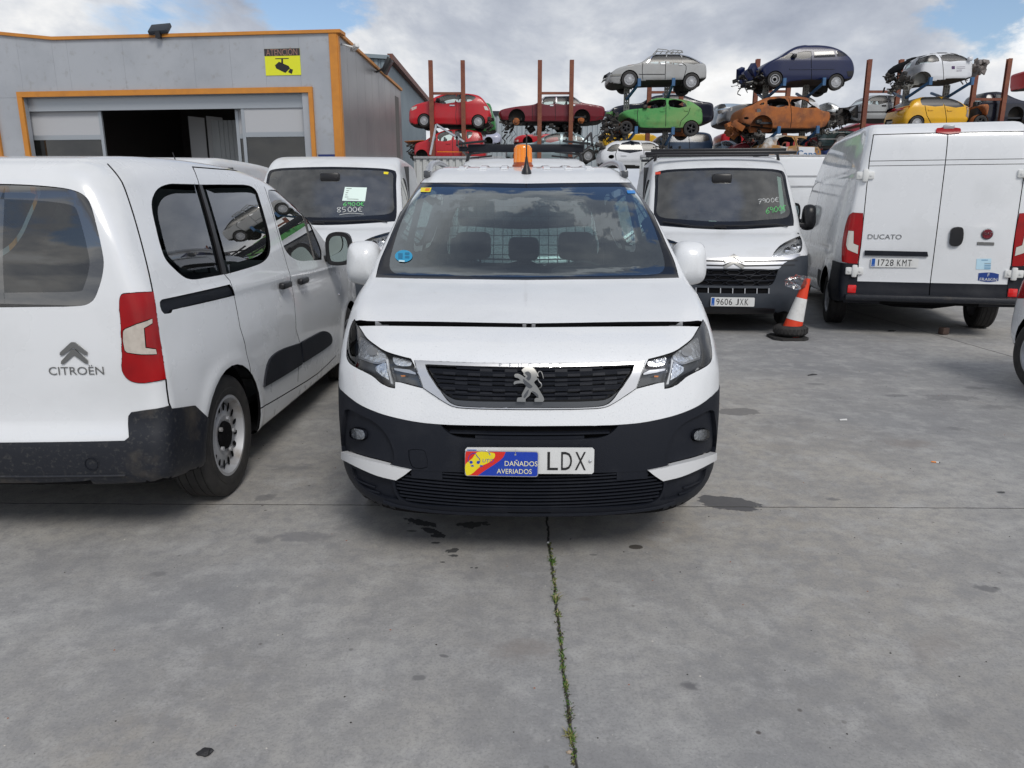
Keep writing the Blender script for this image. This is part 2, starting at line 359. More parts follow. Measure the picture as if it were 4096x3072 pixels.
class Body:
    def __init__(s, prof, W, T, k, bowF=.2, bowR=.05, cell=.03, pad=.08, extra=None, post=None, pF=2.0, h2=.012, blur=2, bowFz=None):
        s.poly = np.asarray(prof, float); s.sd = Sdf2(s.poly, h2, blur=blur)
        s.wp = Curve(W); s.tz = Curve(T); s.k = k; s.bF = bowF; s.bR = bowR; s.pF = pF; s.extra = extra; s.post = post; s.cell = cell
        s.L = s.poly[:, 0].max(); s.y0 = s.poly[:, 0].min(); s.H = s.poly[:, 1].max(); s.Z0 = s.poly[:, 1].min(); s.Wm = max(w for _, w in W)
        s.bFz = Curve(bowFz) if bowFz else None
        s.root = None; s.scl = np.ones(3)
    def f(s, P):
        x, y, z = P[:, 0], P[:, 1], P[:, 2]; ax = np.abs(x); t = sstep((y-s.L*.38)/(s.L*.3))
        bf = s.bF if s.bFz is None else s.bFz(z)
        A = s.sd(y - bf*ax**s.pF*(1-t) + s.bR*ax**2.5*t, z)
        B = ax - (s.wp(y) - s.tz(z))
        if s.extra: A, B = s.extra(A, B, x, y, z)
        r = smax(A, B, s.k(y, z) if callable(s.k) else s.k)
        if s.post: r = s.post(r, x, y, z)
        return r
    def grad(s, P, e=.003):
        g = np.empty_like(P)
        for a in range(3):
            q = P.copy(); q[:, a] += e; f1 = s.f(q); q[:, a] -= 2*e; g[:, a] = (f1-s.f(q))/(2*e)
        return g
    def normal(s, P):
        g = s.grad(P); return g/np.maximum(np.linalg.norm(g, axis=1, keepdims=True), 1e-9)
    def snap(s, P, it=3, off=0.0):
        for _ in range(it):
            g = s.grad(P); n2 = np.maximum((g*g).sum(1), .05); st = ((s.f(P)-off)/n2)[:, None]*g
            l = np.linalg.norm(st, axis=1, keepdims=True); P = P-st*np.minimum(1, .05/np.maximum(l, 1e-9))
        return P
    def nets(s):
        h = s.cell; lo = np.array([-(s.Wm+.05), s.y0-.05, s.Z0-.05]); hi = np.array([s.Wm+.05, s.L+.05, s.H+.06])
        n = np.ceil((hi-lo)/h).astype(int)+1
        n[0] += n[0] % 2; lo[0] = -(n[0]-1)*h/2
        ax = [lo[i]+h*np.arange(n[i]) for i in range(3)]
        G = np.stack(np.meshgrid(*ax, indexing='ij'), -1).reshape(-1, 3); F = np.empty(len(G))
        for c in range(0, len(G), 200000): F[c:c+200000] = s.f(G[c:c+200000])
        F = F.reshape(n); S = F < 0
        cnt = np.zeros(n-1, int)
        for dx in (0, 1):
            for dy in (0, 1):
                for dz in (0, 1): cnt += S[dx:n[0]-1+dx, dy:n[1]-1+dy, dz:n[2]-1+dz]
        act = (cnt > 0) & (cnt < 8); I = np.argwhere(act); idx = -np.ones(n-1, int); idx[act] = np.arange(len(I))
        acc = np.zeros((len(I), 3)); num = np.zeros(len(I))
        cs = [(a, b, c) for a in (0, 1) for b in (0, 1) for c in (0, 1)]
        for a in cs:
            for d in range(3):
                if a[d] == 1: continue
                b = list(a); b[d] = 1
                fa = F[I[:, 0]+a[0], I[:, 1]+a[1], I[:, 2]+a[2]]; fb = F[I[:, 0]+b[0], I[:, 1]+b[1], I[:, 2]+b[2]]
                m = (fa < 0) != (fb < 0); t = np.where(m, fa/np.where(m, fa-fb, 1), 0)
                p = np.tile(np.array(a, float), (len(I), 1)); p[:, d] = t; acc[m] += p[m]; num[m] += 1
        V = lo+h*(I+acc/num[:, None]); Q = []
        for d in range(3):
            e1, e2 = [(1, 2), (2, 0), (0, 1)][d]
            sl0 = [slice(None)]*3; sl1 = [slice(None)]*3; sl0[d] = slice(0, n[d]-1); sl1[d] = slice(1, n[d])
            a = S[tuple(sl0)]; b = S[tuple(sl1)]; E = np.argwhere(a != b)
            E = E[(E[:, e1] > 0) & (E[:, e2] > 0) & (E[:, e1] < n[e1]-1) & (E[:, e2] < n[e2]-1)]
            ins = a[E[:, 0], E[:, 1], E[:, 2]]
            def g(o1, o2):
                q = E.copy(); q[:, e1] -= o1; q[:, e2] -= o2; return idx[q[:, 0], q[:, 1], q[:, 2]]
            quad = np.stack([g(1, 1), g(0, 1), g(0, 0), g(1, 0)], 1); quad[~ins] = quad[~ins][:, ::-1]; Q.append(quad)
        Q = np.concatenate(Q); V = s.snap(V, 4)
        return V, Q
    def begin(s, root, loc=(0, 0, 0), rz=0.0):
        s.root = root; s.loc = np.array(loc, float); s.rz = rz
        V, Q = s.nets(); bm = bmesh.new(); vs = [bm.verts.new(v) for v in V]
        for q in Q:
            if len(set(q)) == 4:
                try: bm.faces.new([vs[i] for i in q])
                except ValueError: pass
        s.lay = bm.faces.layers.int.new('reg'); s.bm = bm; s.names = {'body': 0}
        bm.normal_update(); return s
    # ---- rays
    def to_local(s, P): 
        c, q = math.cos(s.rz), math.sin(s.rz); d = P-s.loc; return np.stack([d[..., 0]*c+d[..., 1]*q, -d[..., 0]*q+d[..., 1]*c, d[..., 2]], -1)
    def march(s, O, D, tmax=14, tmin=0.0, n=0):
        O = np.array(np.broadcast_to(O, D.shape)); m = len(D); t = np.full(m, float(tmin)); lo = t.copy(); hit = np.zeros(m, bool); fb = np.full(m, 1e9); tb = t.copy(); act = np.ones(m, bool)
        for _ in range(260):
            I = np.nonzero(act)[0]
            if not len(I): break
            fv = s.f(O[I]+D[I]*t[I, None]); h = fv <= 0; hit[I[h]] = True; act[I[h]] = False
            J = I[~h]; fv = fv[~h]; bt = fv < fb[J]; fb[J[bt]] = fv[bt]; tb[J[bt]] = t[J[bt]]
            lo[J] = t[J]; t[J] += np.maximum(fv*.62, .004); act[J[t[J] > tmax]] = False
        hi = t.copy(); I = np.nonzero(hit)[0]
        if len(I):
            a, c = lo[I], hi[I]
            for _ in range(9):
                q = (a+c)/2; g = s.f(O[I]+D[I]*q[:, None]) > 0; a = np.where(g, q, a); c = np.where(g, c, q)
            t[I] = (a+c)/2
        t = np.where(hit, t, tb); return O+D*t[:, None], hit
    def trace(s, px):
        """photo pixels -> points of this body's surface (local coordinates)"""
        px = np.asarray(px, float); d = ray(px[:, 0], px[:, 1]); O = s.to_local(CAMO[None])[0]/s.scl
        c, q = math.cos(s.rz), math.sin(s.rz); D = np.stack([d[:, 0]*c+d[:, 1]*q, -d[:, 0]*q+d[:, 1]*c, d[:, 2]], -1)
        D = D/s.scl; D /= np.linalg.norm(D, axis=1, keepdims=True); dist = np.linalg.norm(s.loc[:2]+0)
        return s.march(O, D, tmax=dist+7.5, tmin=max(0.3, dist-7.0), n=500)[0]
    def front(s, XZ, sgn=1):
        XZ = np.asarray(XZ, float); O = np.stack([XZ[:, 0], np.full(len(XZ), -.3 if sgn > 0 else s.L+.3), XZ[:, 1]], -1)
        return s.march(O, np.tile([0., sgn, 0.], (len(XZ), 1)), tmax=3, n=300)[0]
    def side(s, YZ, sx=1):
        YZ = np.asarray(YZ, float); O = np.stack([np.full(len(YZ), sx*(s.Wm+.2)), YZ[:, 0], YZ[:, 1]], -1)
        return s.march(O, np.tile([-float(sx), 0., 0.], (len(YZ), 1)), tmax=1.2, n=200)[0]
    def top(s, XY):
        XY = np.asarray(XY, float); O = np.stack([XY[:, 0], XY[:, 1], np.full(len(XY), s.H+.3)], -1)
        return s.march(O, np.tile([0., 0., -1.], (len(XY), 1)), tmax=2, n=300)[0]
    # ---- cutting
    BAS = {'F': ((1, 0, 0), (0, 0, 1), (0, -1, 0)), 'R': ((1, 0, 0), (0, 0, 1), (0, 1, 0)), '+': ((0, 1, 0), (0, 0, 1), (1, 0, 0)), '-': ((0, 1, 0), (0, 0, 1), (-1, 0, 0)), 'T': ((1, 0, 0), (0, 1, 0), (0, 0, 1))}
    def basis(s, D):
        if isinstance(D, str): return [np.array(v, float) for v in s.BAS[D]]
        d = np.array(D, float); d /= np.linalg.norm(d); u = np.cross([0, 0, 1.], d); u /= np.linalg.norm(u); v = np.cross(d, u); return [u, v, d]
    def cut(s, name, D, pts, px=False, sm=0, only=None, sym=False, face=.02, lim=None):
        """outline -> region. pts: 2D in the basis, or 3D, or photo pixels (px)"""
        U, Vv, N = s.basis(D)
        if px: 
            q = np.array([p[:2] for p in pts], float) if not sm else cr(pts, sm); P3 = s.trace(q); Q = np.stack([P3@U, P3@Vv], -1)
        else:
            Q = cr(pts, sm) if sm else np.array([p[:2] for p in pts], float)
        s._cut(name, U, Vv, N, Q, only, face, lim)
        if sym:
            m = np.array([-1, 1, 1.])
            if abs(N[0]) < 1e-6 and abs(U[0]) > .99: Q2 = Q*np.array([-1, 1]); s._cut(name, U, Vv, N, Q2, only, face, lim)
            else: s._cut(name, U*m, Vv*m, N*m, Q, only, face, lim)
        return Q
    def _cut(s, name, U, Vv, N, Q, only, face, lim):
        bm = s.bm; rid = s.names.setdefault(name, len(s.names)); ok = None if only is None else {s.names.get(o, -1) for o in only}
        U, Vv, N = Vector(U), Vector(Vv), Vector(N); lo = Q.min(0); hi = Q.max(0); lay = s.lay; keep = []
        mg = s.cell*2.6; l0, h0, l1, h1 = float(lo[0])-mg, float(hi[0])+mg, float(lo[1])-mg, float(hi[1])+mg; ux, uy, uz = U; vx, vy, vz = Vv
        for f in bm.faces:
            c = f.verts[0].co; x, y, z = c
            q = x*ux+y*uy+z*uz
            if q < l0 or q > h0: continue
            q = x*vx+y*vy+z*vz
            if q < l1 or q > h1: continue
            if f.normal.dot(N) < face: continue
            if ok is not None and f[lay] not in ok: continue
            us = [v.co.dot(U) for v in f.verts]; vs = [v.co.dot(Vv) for v in f.verts]
            if max(us) < lo[0] or min(us) > hi[0] or max(vs) < lo[1] or min(vs) > hi[1]: continue
            if lim is not None and not lim(f.calc_center_median()): continue
            keep.append(f)
        cur = {f: None for f in keep}
        def bb(f):
            us = [v.co.dot(U) for v in f.verts]; vs = [v.co.dot(Vv) for v in f.verts]; return (min(us), max(us), min(vs), max(vs))
        for f in cur: cur[f] = bb(f)
        n = len(Q)
        for i in range(n):
            a, b = Q[i], Q[(i+1) % n]; e = b-a; L = np.hypot(*e)
            if L < 1e-6: continue
            x0, x1, y0, y1 = min(a[0], b[0])-1e-5, max(a[0], b[0])+1e-5, min(a[1], b[1])-1e-5, max(a[1], b[1])+1e-5
            sel = [f for f, q in cur.items() if not (q[1] < x0 or q[0] > x1 or q[3] < y0 or q[2] > y1)]
            if not sel: continue
            no = U*float(-e[1]/L)+Vv*float(e[0]/L); co = U*float(a[0])+Vv*float(a[1])
            geo = set(sel)
            for f in sel: geo.update(f.edges); geo.update(f.verts)
            for f in sel: del cur[f]
            r = bmesh.ops.bisect_plane(bm, geom=list(geo), dist=1e-5, plane_co=co, plane_no=no)
            for g in r['geom']:
                if isinstance(g, bmesh.types.BMFace) and g.is_valid: cur[g] = bb(g)
            # faces split beyond the selection keep their ids
        C = [f for f in cur if f.is_valid]
        if C:
            ctr = []
            for f in C:
                c = f.calc_center_median(); ctr.append((c.dot(U), c.dot(Vv)))
            ins = in_poly(np.array(ctr), Q)
            for f, t in zip(C, ins):
                if t and (ok is None or f[lay] in ok): f[lay] = rid
    def stripe(s, name, D, path, w=.005, px=False, sm=0, **k):
        """a thin seam along a path"""
        U, Vv, N = s.basis(D)
        if px:
            q = cr(path, sm, False) if sm else np.array([p[:2] for p in path], float); P3 = s.trace(q); Q = np.stack([P3@U, P3@Vv], -1)
        else: Q = cr(path, sm, False) if sm else np.array([p[:2] for p in path], float)
        t = np.gradient(Q, axis=0); t /= np.maximum(np.linalg.norm(t, axis=1, keepdims=True), 1e-9); nn = np.stack([-t[:, 1], t[:, 0]], -1)
        s.cut(name, D, np.concatenate([Q+nn*w/2, (Q-nn*w/2)[::-1]]), **k)
    def freeze(s, under=True):
        bm = s.bm
        if under and 'under' not in s.names:
            s.names['under'] = u_ = len(s.names); bp_ = s.names.get('bumper', 0)
            for f in bm.faces:
                if f[s.lay] in (0, bp_) and f.normal.z < -.6 and f.verts[0].co.z < .6: f[s.lay] = u_
        bm.verts.index_update(); bm.faces.index_update(); s.V = s.snap(np.array([v.co[:] for v in bm.verts]), 2)
        s.N = s.normal(s.V); s.FF = [[v.index for v in f.verts] for f in bm.faces]; s.R = np.array([f[s.lay] for f in bm.faces]); bm.free(); s.bm = None; return s
    def part(s, region, name, mats, off=0.0, rim=.012, gap=.002, half=0, parent='root', sel=None, rimmat=None, label=None, noise=None):
        """one region (or several) as a panel with a turned-in rim"""
        regs = {s.names[r] for r in ([region] if isinstance(region, str) else region) if r in s.names}
        F = [f for f, r in zip(s.FF, s.R) if r in regs]
        if half: F = [f for f in F if half*np.mean(s.V[f, 0]) > 0]
        if sel: F = [f for f in F if sel(s.V[f].mean(0))]
        if not F: return None
        used = sorted({i for f in F for i in f}); mp = {o: i for i, o in enumerate(used)}; V = s.V[used].copy(); N = s.N[used]; F = [[mp[i] for i in f] for f in F]
        E = {}
        for f in F:
            for a, b in zip(f, f[1:]+f[:1]):
                if (b, a) in E: del E[(b, a)]
                else: E[(a, b)] = f
        if noise is not None: V = V+N*noise(V)[:, None]
        if E and gap > 0:
            mv = np.zeros_like(V)
            for (a, b), f in E.items():
                t = V[b]-V[a]; l = np.linalg.norm(t)
                if l < 1e-7: continue
                d = np.cross(N[a], t/l); mv[a] += d; mv[b] += d
            l = np.linalg.norm(mv, axis=1, keepdims=True); V = V+np.where(l > 1e-6, mv/np.maximum(l, 1e-6)*gap, 0)
        V = V+N*off; VV = list(V); NN = list(N); n0 = len(F); mi = [0]*n0
        if rim > 0:
            for (a, b), f in E.items():
                t = V[b]-V[a]; l = np.linalg.norm(t)
                if l < 1e-7: continue
                d = -np.cross(N[a], t/l); k = len(VV); VV += [V[a], V[b], V[b]-N[b]*rim, V[a]-N[a]*rim]; NN += [d]*4; F.append([k+1, k, k+3, k+2]); mi.append(1 if rimmat else 0)
        mats = mats if isinstance(mats, (list, tuple)) else [mats]
        if rimmat: mats = list(mats)+[rimmat]
        o = mesh_obj(name, VV, F, mats, s.root if isinstance(parent, str) else parent, mi=mi, smooth=True, normals=NN)
        if label: o['label'] = label
        return o
    def belly(s): return s.part('under', 'underbody', M['dark'], rim=0, gap=0)
    def backing(s, skip, name='inner_shell', off=-.016, m=None, sel=None):
        ids = {s.names[r] for r in skip if r in s.names}; F = [f for f, r in zip(s.FF, s.R) if r not in ids]
        if sel: F = [f for f in F if sel(s.V[f].mean(0))]
        return mesh_obj(name, s.V+s.N*off, F, m or M['dark'], s.root, normals=s.N)
    # ---- decals following the surface
    def sheet(s, name, outline, D='F', off=.002, thick=.002, m=None, cell=.05, parent='root', holes=(), px=False, rimmat=None):
        U, Vv, N = s.basis(D)
        def cvt(o):
            if px: P3 = s.trace(o); return np.stack([P3@U, P3@Vv], -1)
            return np.asarray(o, float)
        loops = [cvt(outline)]+[cvt(h) for h in holes]
        bm = bmesh.new(); pts = [p for l in loops for p in l]; vs = [bm.verts.new((p[0], p[1], 0)) for p in pts]
        for t in tessellate_polygon([[Vector((p[0], p[1], 0)) for p in l] for l in loops]):
            try: bm.faces.new([vs[i] for i in t])
            except ValueError: pass
        lo = np.array(pts).min(0); hi = np.array(pts).max(0)
        for a in (0, 1):
            q = lo[a]+cell
            while q < hi[a]:
                co = [0, 0, 0]; no = [0, 0, 0]; co[a] = q; no[a] = 1; bmesh.ops.bisect_plane(bm, geom=bm.verts[:]+bm.edges[:]+bm.faces[:], dist=1e-6, plane_co=co, plane_no=no); q += cell
        for f in bm.faces:
            f.normal_update()
            if f.normal.z < 0: f.normal_flip()
        bm.verts.index_update(); q = np.array([v.co[:2] for v in bm.verts]); F = [[v.index for v in f.verts] for f in bm.faces]; bm.free()
        P = s.onto(q, U, Vv, N); Nn = s.normal(P); V = P+Nn*off
        if np.dot(np.cross(U, Vv), N) < 0: F = [f[::-1] for f in F]
        E = {}
        for f in F:
            for a, b in zip(f, f[1:]+f[:1]):
                if (b, a) in E: del E[(b, a)]
                else: E[(a, b)] = 1
        VV = list(V); NN = list(Nn); mi = [0]*len(F)
        for (a, b) in E:
            t = V[b]-V[a]; l = np.linalg.norm(t)
            if l < 1e-7: continue
            d = -np.cross(Nn[a], t/l); k = len(VV); VV += [V[a], V[b], V[b]-Nn[b]*thick, V[a]-Nn[a]*thick]; NN += [d]*4; F.append([k+1, k, k+3, k+2]); mi.append(1 if rimmat else 0)
        return mesh_obj(name, VV, F, [m]+([rimmat] if rimmat else []), s.root if isinstance(parent, str) else parent, mi=mi, normals=NN)
    def onto(s, q, U, Vv, N):
        O = q[:, :1]*U+q[:, 1:2]*Vv+N*(s.L+1.5); return s.march(O, np.tile(-N, (len(q), 1)), tmax=s.L*2+2, n=700)[0]
    def text(s, name, txt, at, size, D='F', m=None, off=.003, sx=1.0, rot=0.0, parent='root', align='CENTER', thick=.002, shear=0, px=None):
        """letters laid on the surface; at = centre in the basis"""
        U, Vv, N = s.basis(D); V, F = text_tris(txt, size, sx, align, shear); c, q = math.cos(rot), math.sin(rot)
        V = np.stack([V[:, 0]*c-V[:, 1]*q+at[0], V[:, 0]*q+V[:, 1]*c+at[1]], -1)
        if np.dot(np.cross(U, Vv), N) < 0: V[:, 0] = 2*at[0]-V[:, 0]; 
        P = s.onto(V, U, Vv, N); Nn = s.normal(P)
        return mesh_obj(name, P+Nn*off, F, m, s.root if isinstance(parent, str) else parent, normals=Nn)
def text_tris(txt, size=1.0, sx=1.0, align='CENTER', shear=0):
    cu = bpy.data.curves.new('t', 'FONT'); cu.body = txt; cu.size = size; cu.align_x = align; cu.align_y = 'CENTER'; cu.resolution_u = 3; cu.shear = shear
    o = bpy.data.objects.new('t', cu); COL.objects.link(o); bpy.context.view_layer.update()
    me = bpy.data.meshes.new_from_object(o.evaluated_get(bpy.context.evaluated_depsgraph_get())); V = np.array([v.co[:2] for v in me.vertices]); F = [list(p.vertices) for p in me.polygons]
    bpy.data.objects.remove(o); bpy.data.curves.remove(cu); bpy.data.meshes.remove(me)
    if not len(V): return np.zeros((0, 2)), []
    V[:, 0] *= sx; a = V[F[0]]; ar = sum(a[i][0]*a[(i+1) % len(a)][1]-a[(i+1) % len(a)][0]*a[i][1] for i in range(len(a)))
    if ar < 0: F = [f[::-1] for f in F]
    return V, F
def flat_text(name, txt, size, Mx, m, parent=None, sx=1.0, align='CENTER', thick=.0, shear=0):
    """letters on a plane: local x right, local y up, placed by matrix"""
    V, F = text_tris(txt, size, sx, align, shear); V3 = [tuple(Mx @ Vector((a, b, thick))) for a, b in V]
    return mesh_obj(name, V3, F, m, parent, smooth=False)
def frame(o, x, y):
    """matrix from origin + x axis + y axis"""
    x = Vector(x).normalized(); y = Vector(y); y = (y-x*y.dot(x)).normalized(); z = x.cross(y)
    return Matrix(((x.x, y.x, z.x, o[0]), (x.y, y.y, z.y, o[1]), (x.z, y.z, z.z, o[2]), (0, 0, 0, 1)))

def wheel(parent, x, y, r, w=.2, kind='steel', side=1, rimr=.62, tilt=0.0, steer=0.0, name='wheel'):
    """side: +1 outer face toward +x"""
    o = bpy.data.objects.new(name, None); link(o, parent); o.location = (x, y, r); o.rotation_euler = (0, tilt, steer + (0 if side > 0 else PI))
    R = r; ri = r*rimr; h = w/2
    t = MB(); n = 56
    prof = [(ri, -h*.9), (ri+.012, -h*.98), (R*.86, -h), (R*.95, -h*.93), (R*.985, -h*.8)]
    for g in (-.62, -.22, .22, .62): prof += [(R, h*(g-.15)), (R, h*(g-.02)), (R-.008, h*(g-.015)), (R-.008, h*(g+.015)), (R, h*(g+.02))]
    prof += [(R, h*.76), (R*.985, h*.84), (R*.95, h*.94), (R*.88, h), (R*.80, h*.97), (R*.79, h*1.0), (R*.76, h*1.0), (ri+.014, h*.98), (ri, h*.9)]
    t.lathe(prof, n, axis='x'); t.build('tyre', M['rubber'], o, 30)
    b = MB(); d = h*.9
    if kind == 'none': return o
    b.lathe([(ri+.004, -d), (ri+.004, d*1.02), (ri-.012, d*1.02), (ri-.02, d*.8), (ri-.035, d*.5), (ri-.04, d*.3)], 40, 0, 'x')
    if kind == 'steel':
        b.lathe([(ri-.038, d*.45), (ri-.055, d*.62), (ri*.62, d*.60), (ri*.50, d*.72), (ri*.36, d*.66), (ri*.34, d*.3)], 40, 0, 'x')
        for k in range(16):
            q = 2*PI*(k+.5)/16; rr = ri*.735; c = (d*.635+.001); M4 = Matrix.Translation((c, rr*math.cos(q), rr*math.sin(q))) @ Matrix.Rotation(q, 4, 'X')
            V = [tuple(M4 @ Vector((0.002, .026*math.cos(a), .0135*math.sin(a)))) for a in np.linspace(0, 2*PI, 13)[:-1]]; b.add(V, [tuple(range(12))], 1)
        b.lathe([(ri*.36, d*.70), (ri*.33, d*.86), (ri*.10, d*.92), (0.001, d*.92)], 24, 1, 'x')
        for k in range(5):
            q = 2*PI*k/5; b.lathe([(.0, d*.95), (.012, d*.95), (.012, d*.8)], 8, 0, 'x', (0, ri*.42*math.cos(q), ri*.42*math.sin(q)))
    elif kind in ('cover', 'alloy', 'burnt'):
        ns = {'cover': 16, 'alloy': 9, 'burnt': 5}[kind]
        b.lathe([(ri-.03, d*.2), (.05, d*.2), (.001, d*.2)], 24, 1, 'x')
        for k in range(ns):
            q = 2*PI*k/ns; wd = (.016, .030) if ns > 5 else (.022, .034)
            V = []
            for (rr, ww, hh) in ((.03, wd[0], d*.9), (ri*.6, wd[0]*.9, d*.88), (ri-.004, wd[1], d*.80)):
                for sgn in (-1, 1): V.append((hh, rr*math.cos(q)-sgn*ww*math.sin(q), rr*math.sin(q)+sgn*ww*math.cos(q)))
                for sgn in (-1, 1): V.append((hh-.03, rr*math.cos(q)-sgn*ww*math.sin(q), rr*math.sin(q)+sgn*ww*math.cos(q)))
            F = []
            for i in (0, 4): F += [(i, i+1, i+5, i+4), (i, i+4, i+6, i+2), (i+1, i+3, i+7, i+5)]
            b.add(V, F, 0)
        b.lathe([(.055, d*.6), (.055, d*.93), (.04, d*.98), (.001, d*.98)], 20, 0, 'x')
    elif kind == 'disc':
        pass
    elif kind == 'smooth':
        b.lathe([(ri-.02, d*.95), (ri*.8, d*1.08), (ri*.55, d*1.0), (ri*.3, d*1.05), (.001, d*1.08)], 32, 0, 'x')
        for k in range(12):
            q = 2*PI*k/12; rr = ri*.80; M4 = Matrix.Translation((d*1.085, rr*math.cos(q), rr*math.sin(q))) @ Matrix.Rotation(q, 4, 'X')
            V = [tuple(M4 @ Vector((0.001, .022*math.cos(a), .010*math.sin(a)))) for a in np.linspace(0, 2*PI, 9)[:-1]]; b.add(V, [tuple(range(8))], 1)
    b.build('rim', [M['steel'] if kind == 'steel' else (M['black'] if kind == 'burnt' else M['cover']), M['dark']], o, 30)
    return o
def wheel_well(body, y, z, r, w=.30, inset=.07, m=None, mirror=True):
    for sg in ((1, -1) if mirror else (1,)):
        b = MB(); xo = body.wp(y)-inset; n = 20; V = []; F = []
        for i in range(n+1):
            a = math.radians(-4+188*i/n); V += [(sg*xo, y+r*math.cos(a), z+r*math.sin(a)), (sg*(xo-w), y+r*math.cos(a), z+r*math.sin(a))]
        F = [(2*i, 2*i+1, 2*i+3, 2*i+2) for i in range(n)]; F.append(tuple(2*i+1 for i in range(n+1))); b.add(V, F); b.build('wheel_housing', m or M['dark'], body.root)
# ------------------------------------------------------------------ the small white van family (hero and its left neighbour share the body)
C1 = crop(1250, 550, .7685); C2 = crop(1300, 1200, .7233); CHL = crop(1350, 1250, .3617); CP = crop(1650, 1700, .4295)
CB = crop(0, 550, .6555); CB2 = crop(0, 1100, .6555); CL = crop(1950, 1420, .15823); CTL = crop(350, 1050, .3165)
def small_van(cell=.03, dz=0.0):
    top = [(.035, .70), (.06, .80), (.085, .875), (.14, .935), (.28, .995), (.50, 1.055), (.75, 1.105), (.95, 1.145), (1.03, 1.175), (1.25, 1.325), (1.50, 1.490), (1.72, 1.622), (1.88, 1.695), (2.10, 1.752), (2.45, 1.79), (3.0, 1.805), (3.6, 1.795), (4.05, 1.765), (4.20, 1.735), (4.27, 1.66), (4.31, 1.50), (4.345, 1.30), (4.365, 1.0), (4.37, .80), (4.372, .60), (4.395, .52), (4.403, .44), (4.39, .33), (4.33, .295)]
    bot = [(4.1, .27), (3.9, .235), (2.0, .20), (.5, .20), (.20, .215), (.06, .235), (.01, .28), (-.002, .36), (0, .48), (.012, .58), (.022, .64)]
    top = [(y, z-dz*min(1, max(0, (z-1.2)/.5))) for y, z in top]
    prof = cr(top+bot, 4)
    W = [(-.1, .66), (0, .70), (.15, .785), (.35, .855), (.60, .893), (.95, .914), (1.5, .922), (3.5, .924), (4.0, .912), (4.25, .893), (4.42, .872)]
    T = [(.15, .06), (.25, .026), (.35, .010), (.48, .002), (.60, 0), (.78, .006), (.95, .024), (1.10, .045), (1.20, .072), (1.40, .135), (1.60, .205), (1.75, .262), (1.85, .30)]
    def k(y, z):
        r = .05+.16*sstep((1.0-y)/.8)+.03*sstep((y-3.9)/.4)+.07*sstep((z-1.35)/.3)*sstep((y-1.5)/.4)
        return r
    def extra(A, B, x, y, z):
        # wheel-arch flares and a waist crease
        for yc in (.892, 3.677):
            d = np.hypot(y-yc, z-.33); B = B-.010*np.exp(-((d-.40)/.05)**2)*sstep((.75-z)/.2+.5)
        B = B-.010*np.exp(-((z-1.06-.02*(y-2))/.035)**2)*sstep((y-.9)/.5)*sstep((4.1-y)/.3)
        return A, B
    return Body(prof, W, T, k, bowF=.19, bowR=.05, cell=cell, extra=extra, pF=2.2)
def half_sym(b, pts, D='F', sm=4, open_=False):
    """left half outline in photo pixels -> whole symmetric outline in the basis"""
    q = cr(pts, sm, False); P = b.trace(q); U, Vv, N = b.basis(D); a = np.stack([-np.abs(P@U), P@Vv], -1); a[0, 0] = 0
    if open_: return np.concatenate([a[::-1], (a*np.array([-1, 1]))[1:]])
    a[-1, 0] = 0; m = a[::-1]*np.array([-1, 1]); return np.concatenate([a, m[1:-1]])
SIDE = {}
def side_cuts_from_photo(b):
    """door glass, seams and mouldings read off the near van's side; kept for the twin body"""
    def loc(pts, sm, closed=True): P = b.trace(cr(pts, sm, closed)); return np.stack([P[:, 1], P[:, 2]], -1)
    SIDE['quarter'] = loc(CB(1214, 287, 'c', 1100, 284, 1030, 285, 965, 312, 931, 370, 927, 430, 950, 545, 985, 680, 1012, 745, 1070, 808, 1130, 855, 1180, 866, 1270, 852, 1360, 836, 'c'), 3)
    SIDE['slide'] = loc(CB(1232, 288, 'c', 1400, 288, 1520, 294, 1562, 322, 1588, 390, 1617, 490, 1644, 600, 1648, 690, 1630, 735, 1590, 768, 1500, 800, 1384, 832, 'c'), 3)
    SIDE['front'] = loc(CB(1640, 322, 1700, 326, 1765, 355, 1830, 425, 1880, 500, 1925, 600, 1960, 690, 1962, 745, 'c', 1900, 750, 1830, 752, 1780, 730, 1738, 680, 1700, 560, 1660, 420, 1636, 345), 3)
    SIDE['div'] = loc(CB(1853, 452, 1880, 560, 1905, 660, 1925, 745), 1, False)
    SIDE['s_front'] = loc(CB(1612, 300, 1650, 410, 1690, 560, 1735, 720, 1772, 860, 1793, 980, 1806, 1144)+CB2(1806, 330, 1820, 380, 1836, 450, 1822, 560, 1818, 650), 2, False)
    SIDE['s_rear'] = loc(CB(1175, 180, 1195, 225, 1212, 275)+CB(1372, 838, 1402, 872, 1432, 980, 1462, 1144)+CB2(1465, 320, 1495, 420, 1530, 620, 1546, 790, 1556, 833, 'c', 1640, 785, 1800, 690, 1940, 600, 2050, 492), 2, False)
    SIDE['s_top'] = loc(CB(1175, 180, 1300, 190, 1450, 203, 1560, 225, 1640, 255, 1700, 290, 1760, 340), 2, False)
    SIDE['rail'] = loc(CB2(976, 165, 990, 150, 'c', 1200, 105, 1402, 58, 'c', 1434, 124, 'c', 1250, 168, 1052, 212, 'c', 1044, 230, 1003, 236, 'c', 985, 215), 2)
    SIDE['mould_r'] = loc(CB2(1606, 684, 'c', 1612, 620, 1640, 515, 1700, 462, 1822, 417, 'c', 1838, 543, 'c', 1740, 605), 3)
    SIDE['mould_f'] = loc(CB2(1832, 412, 'c', 1900, 375, 1975, 342, 2012, 365, 2019, 410, 1990, 440, 1845, 535, 'c'), 3)
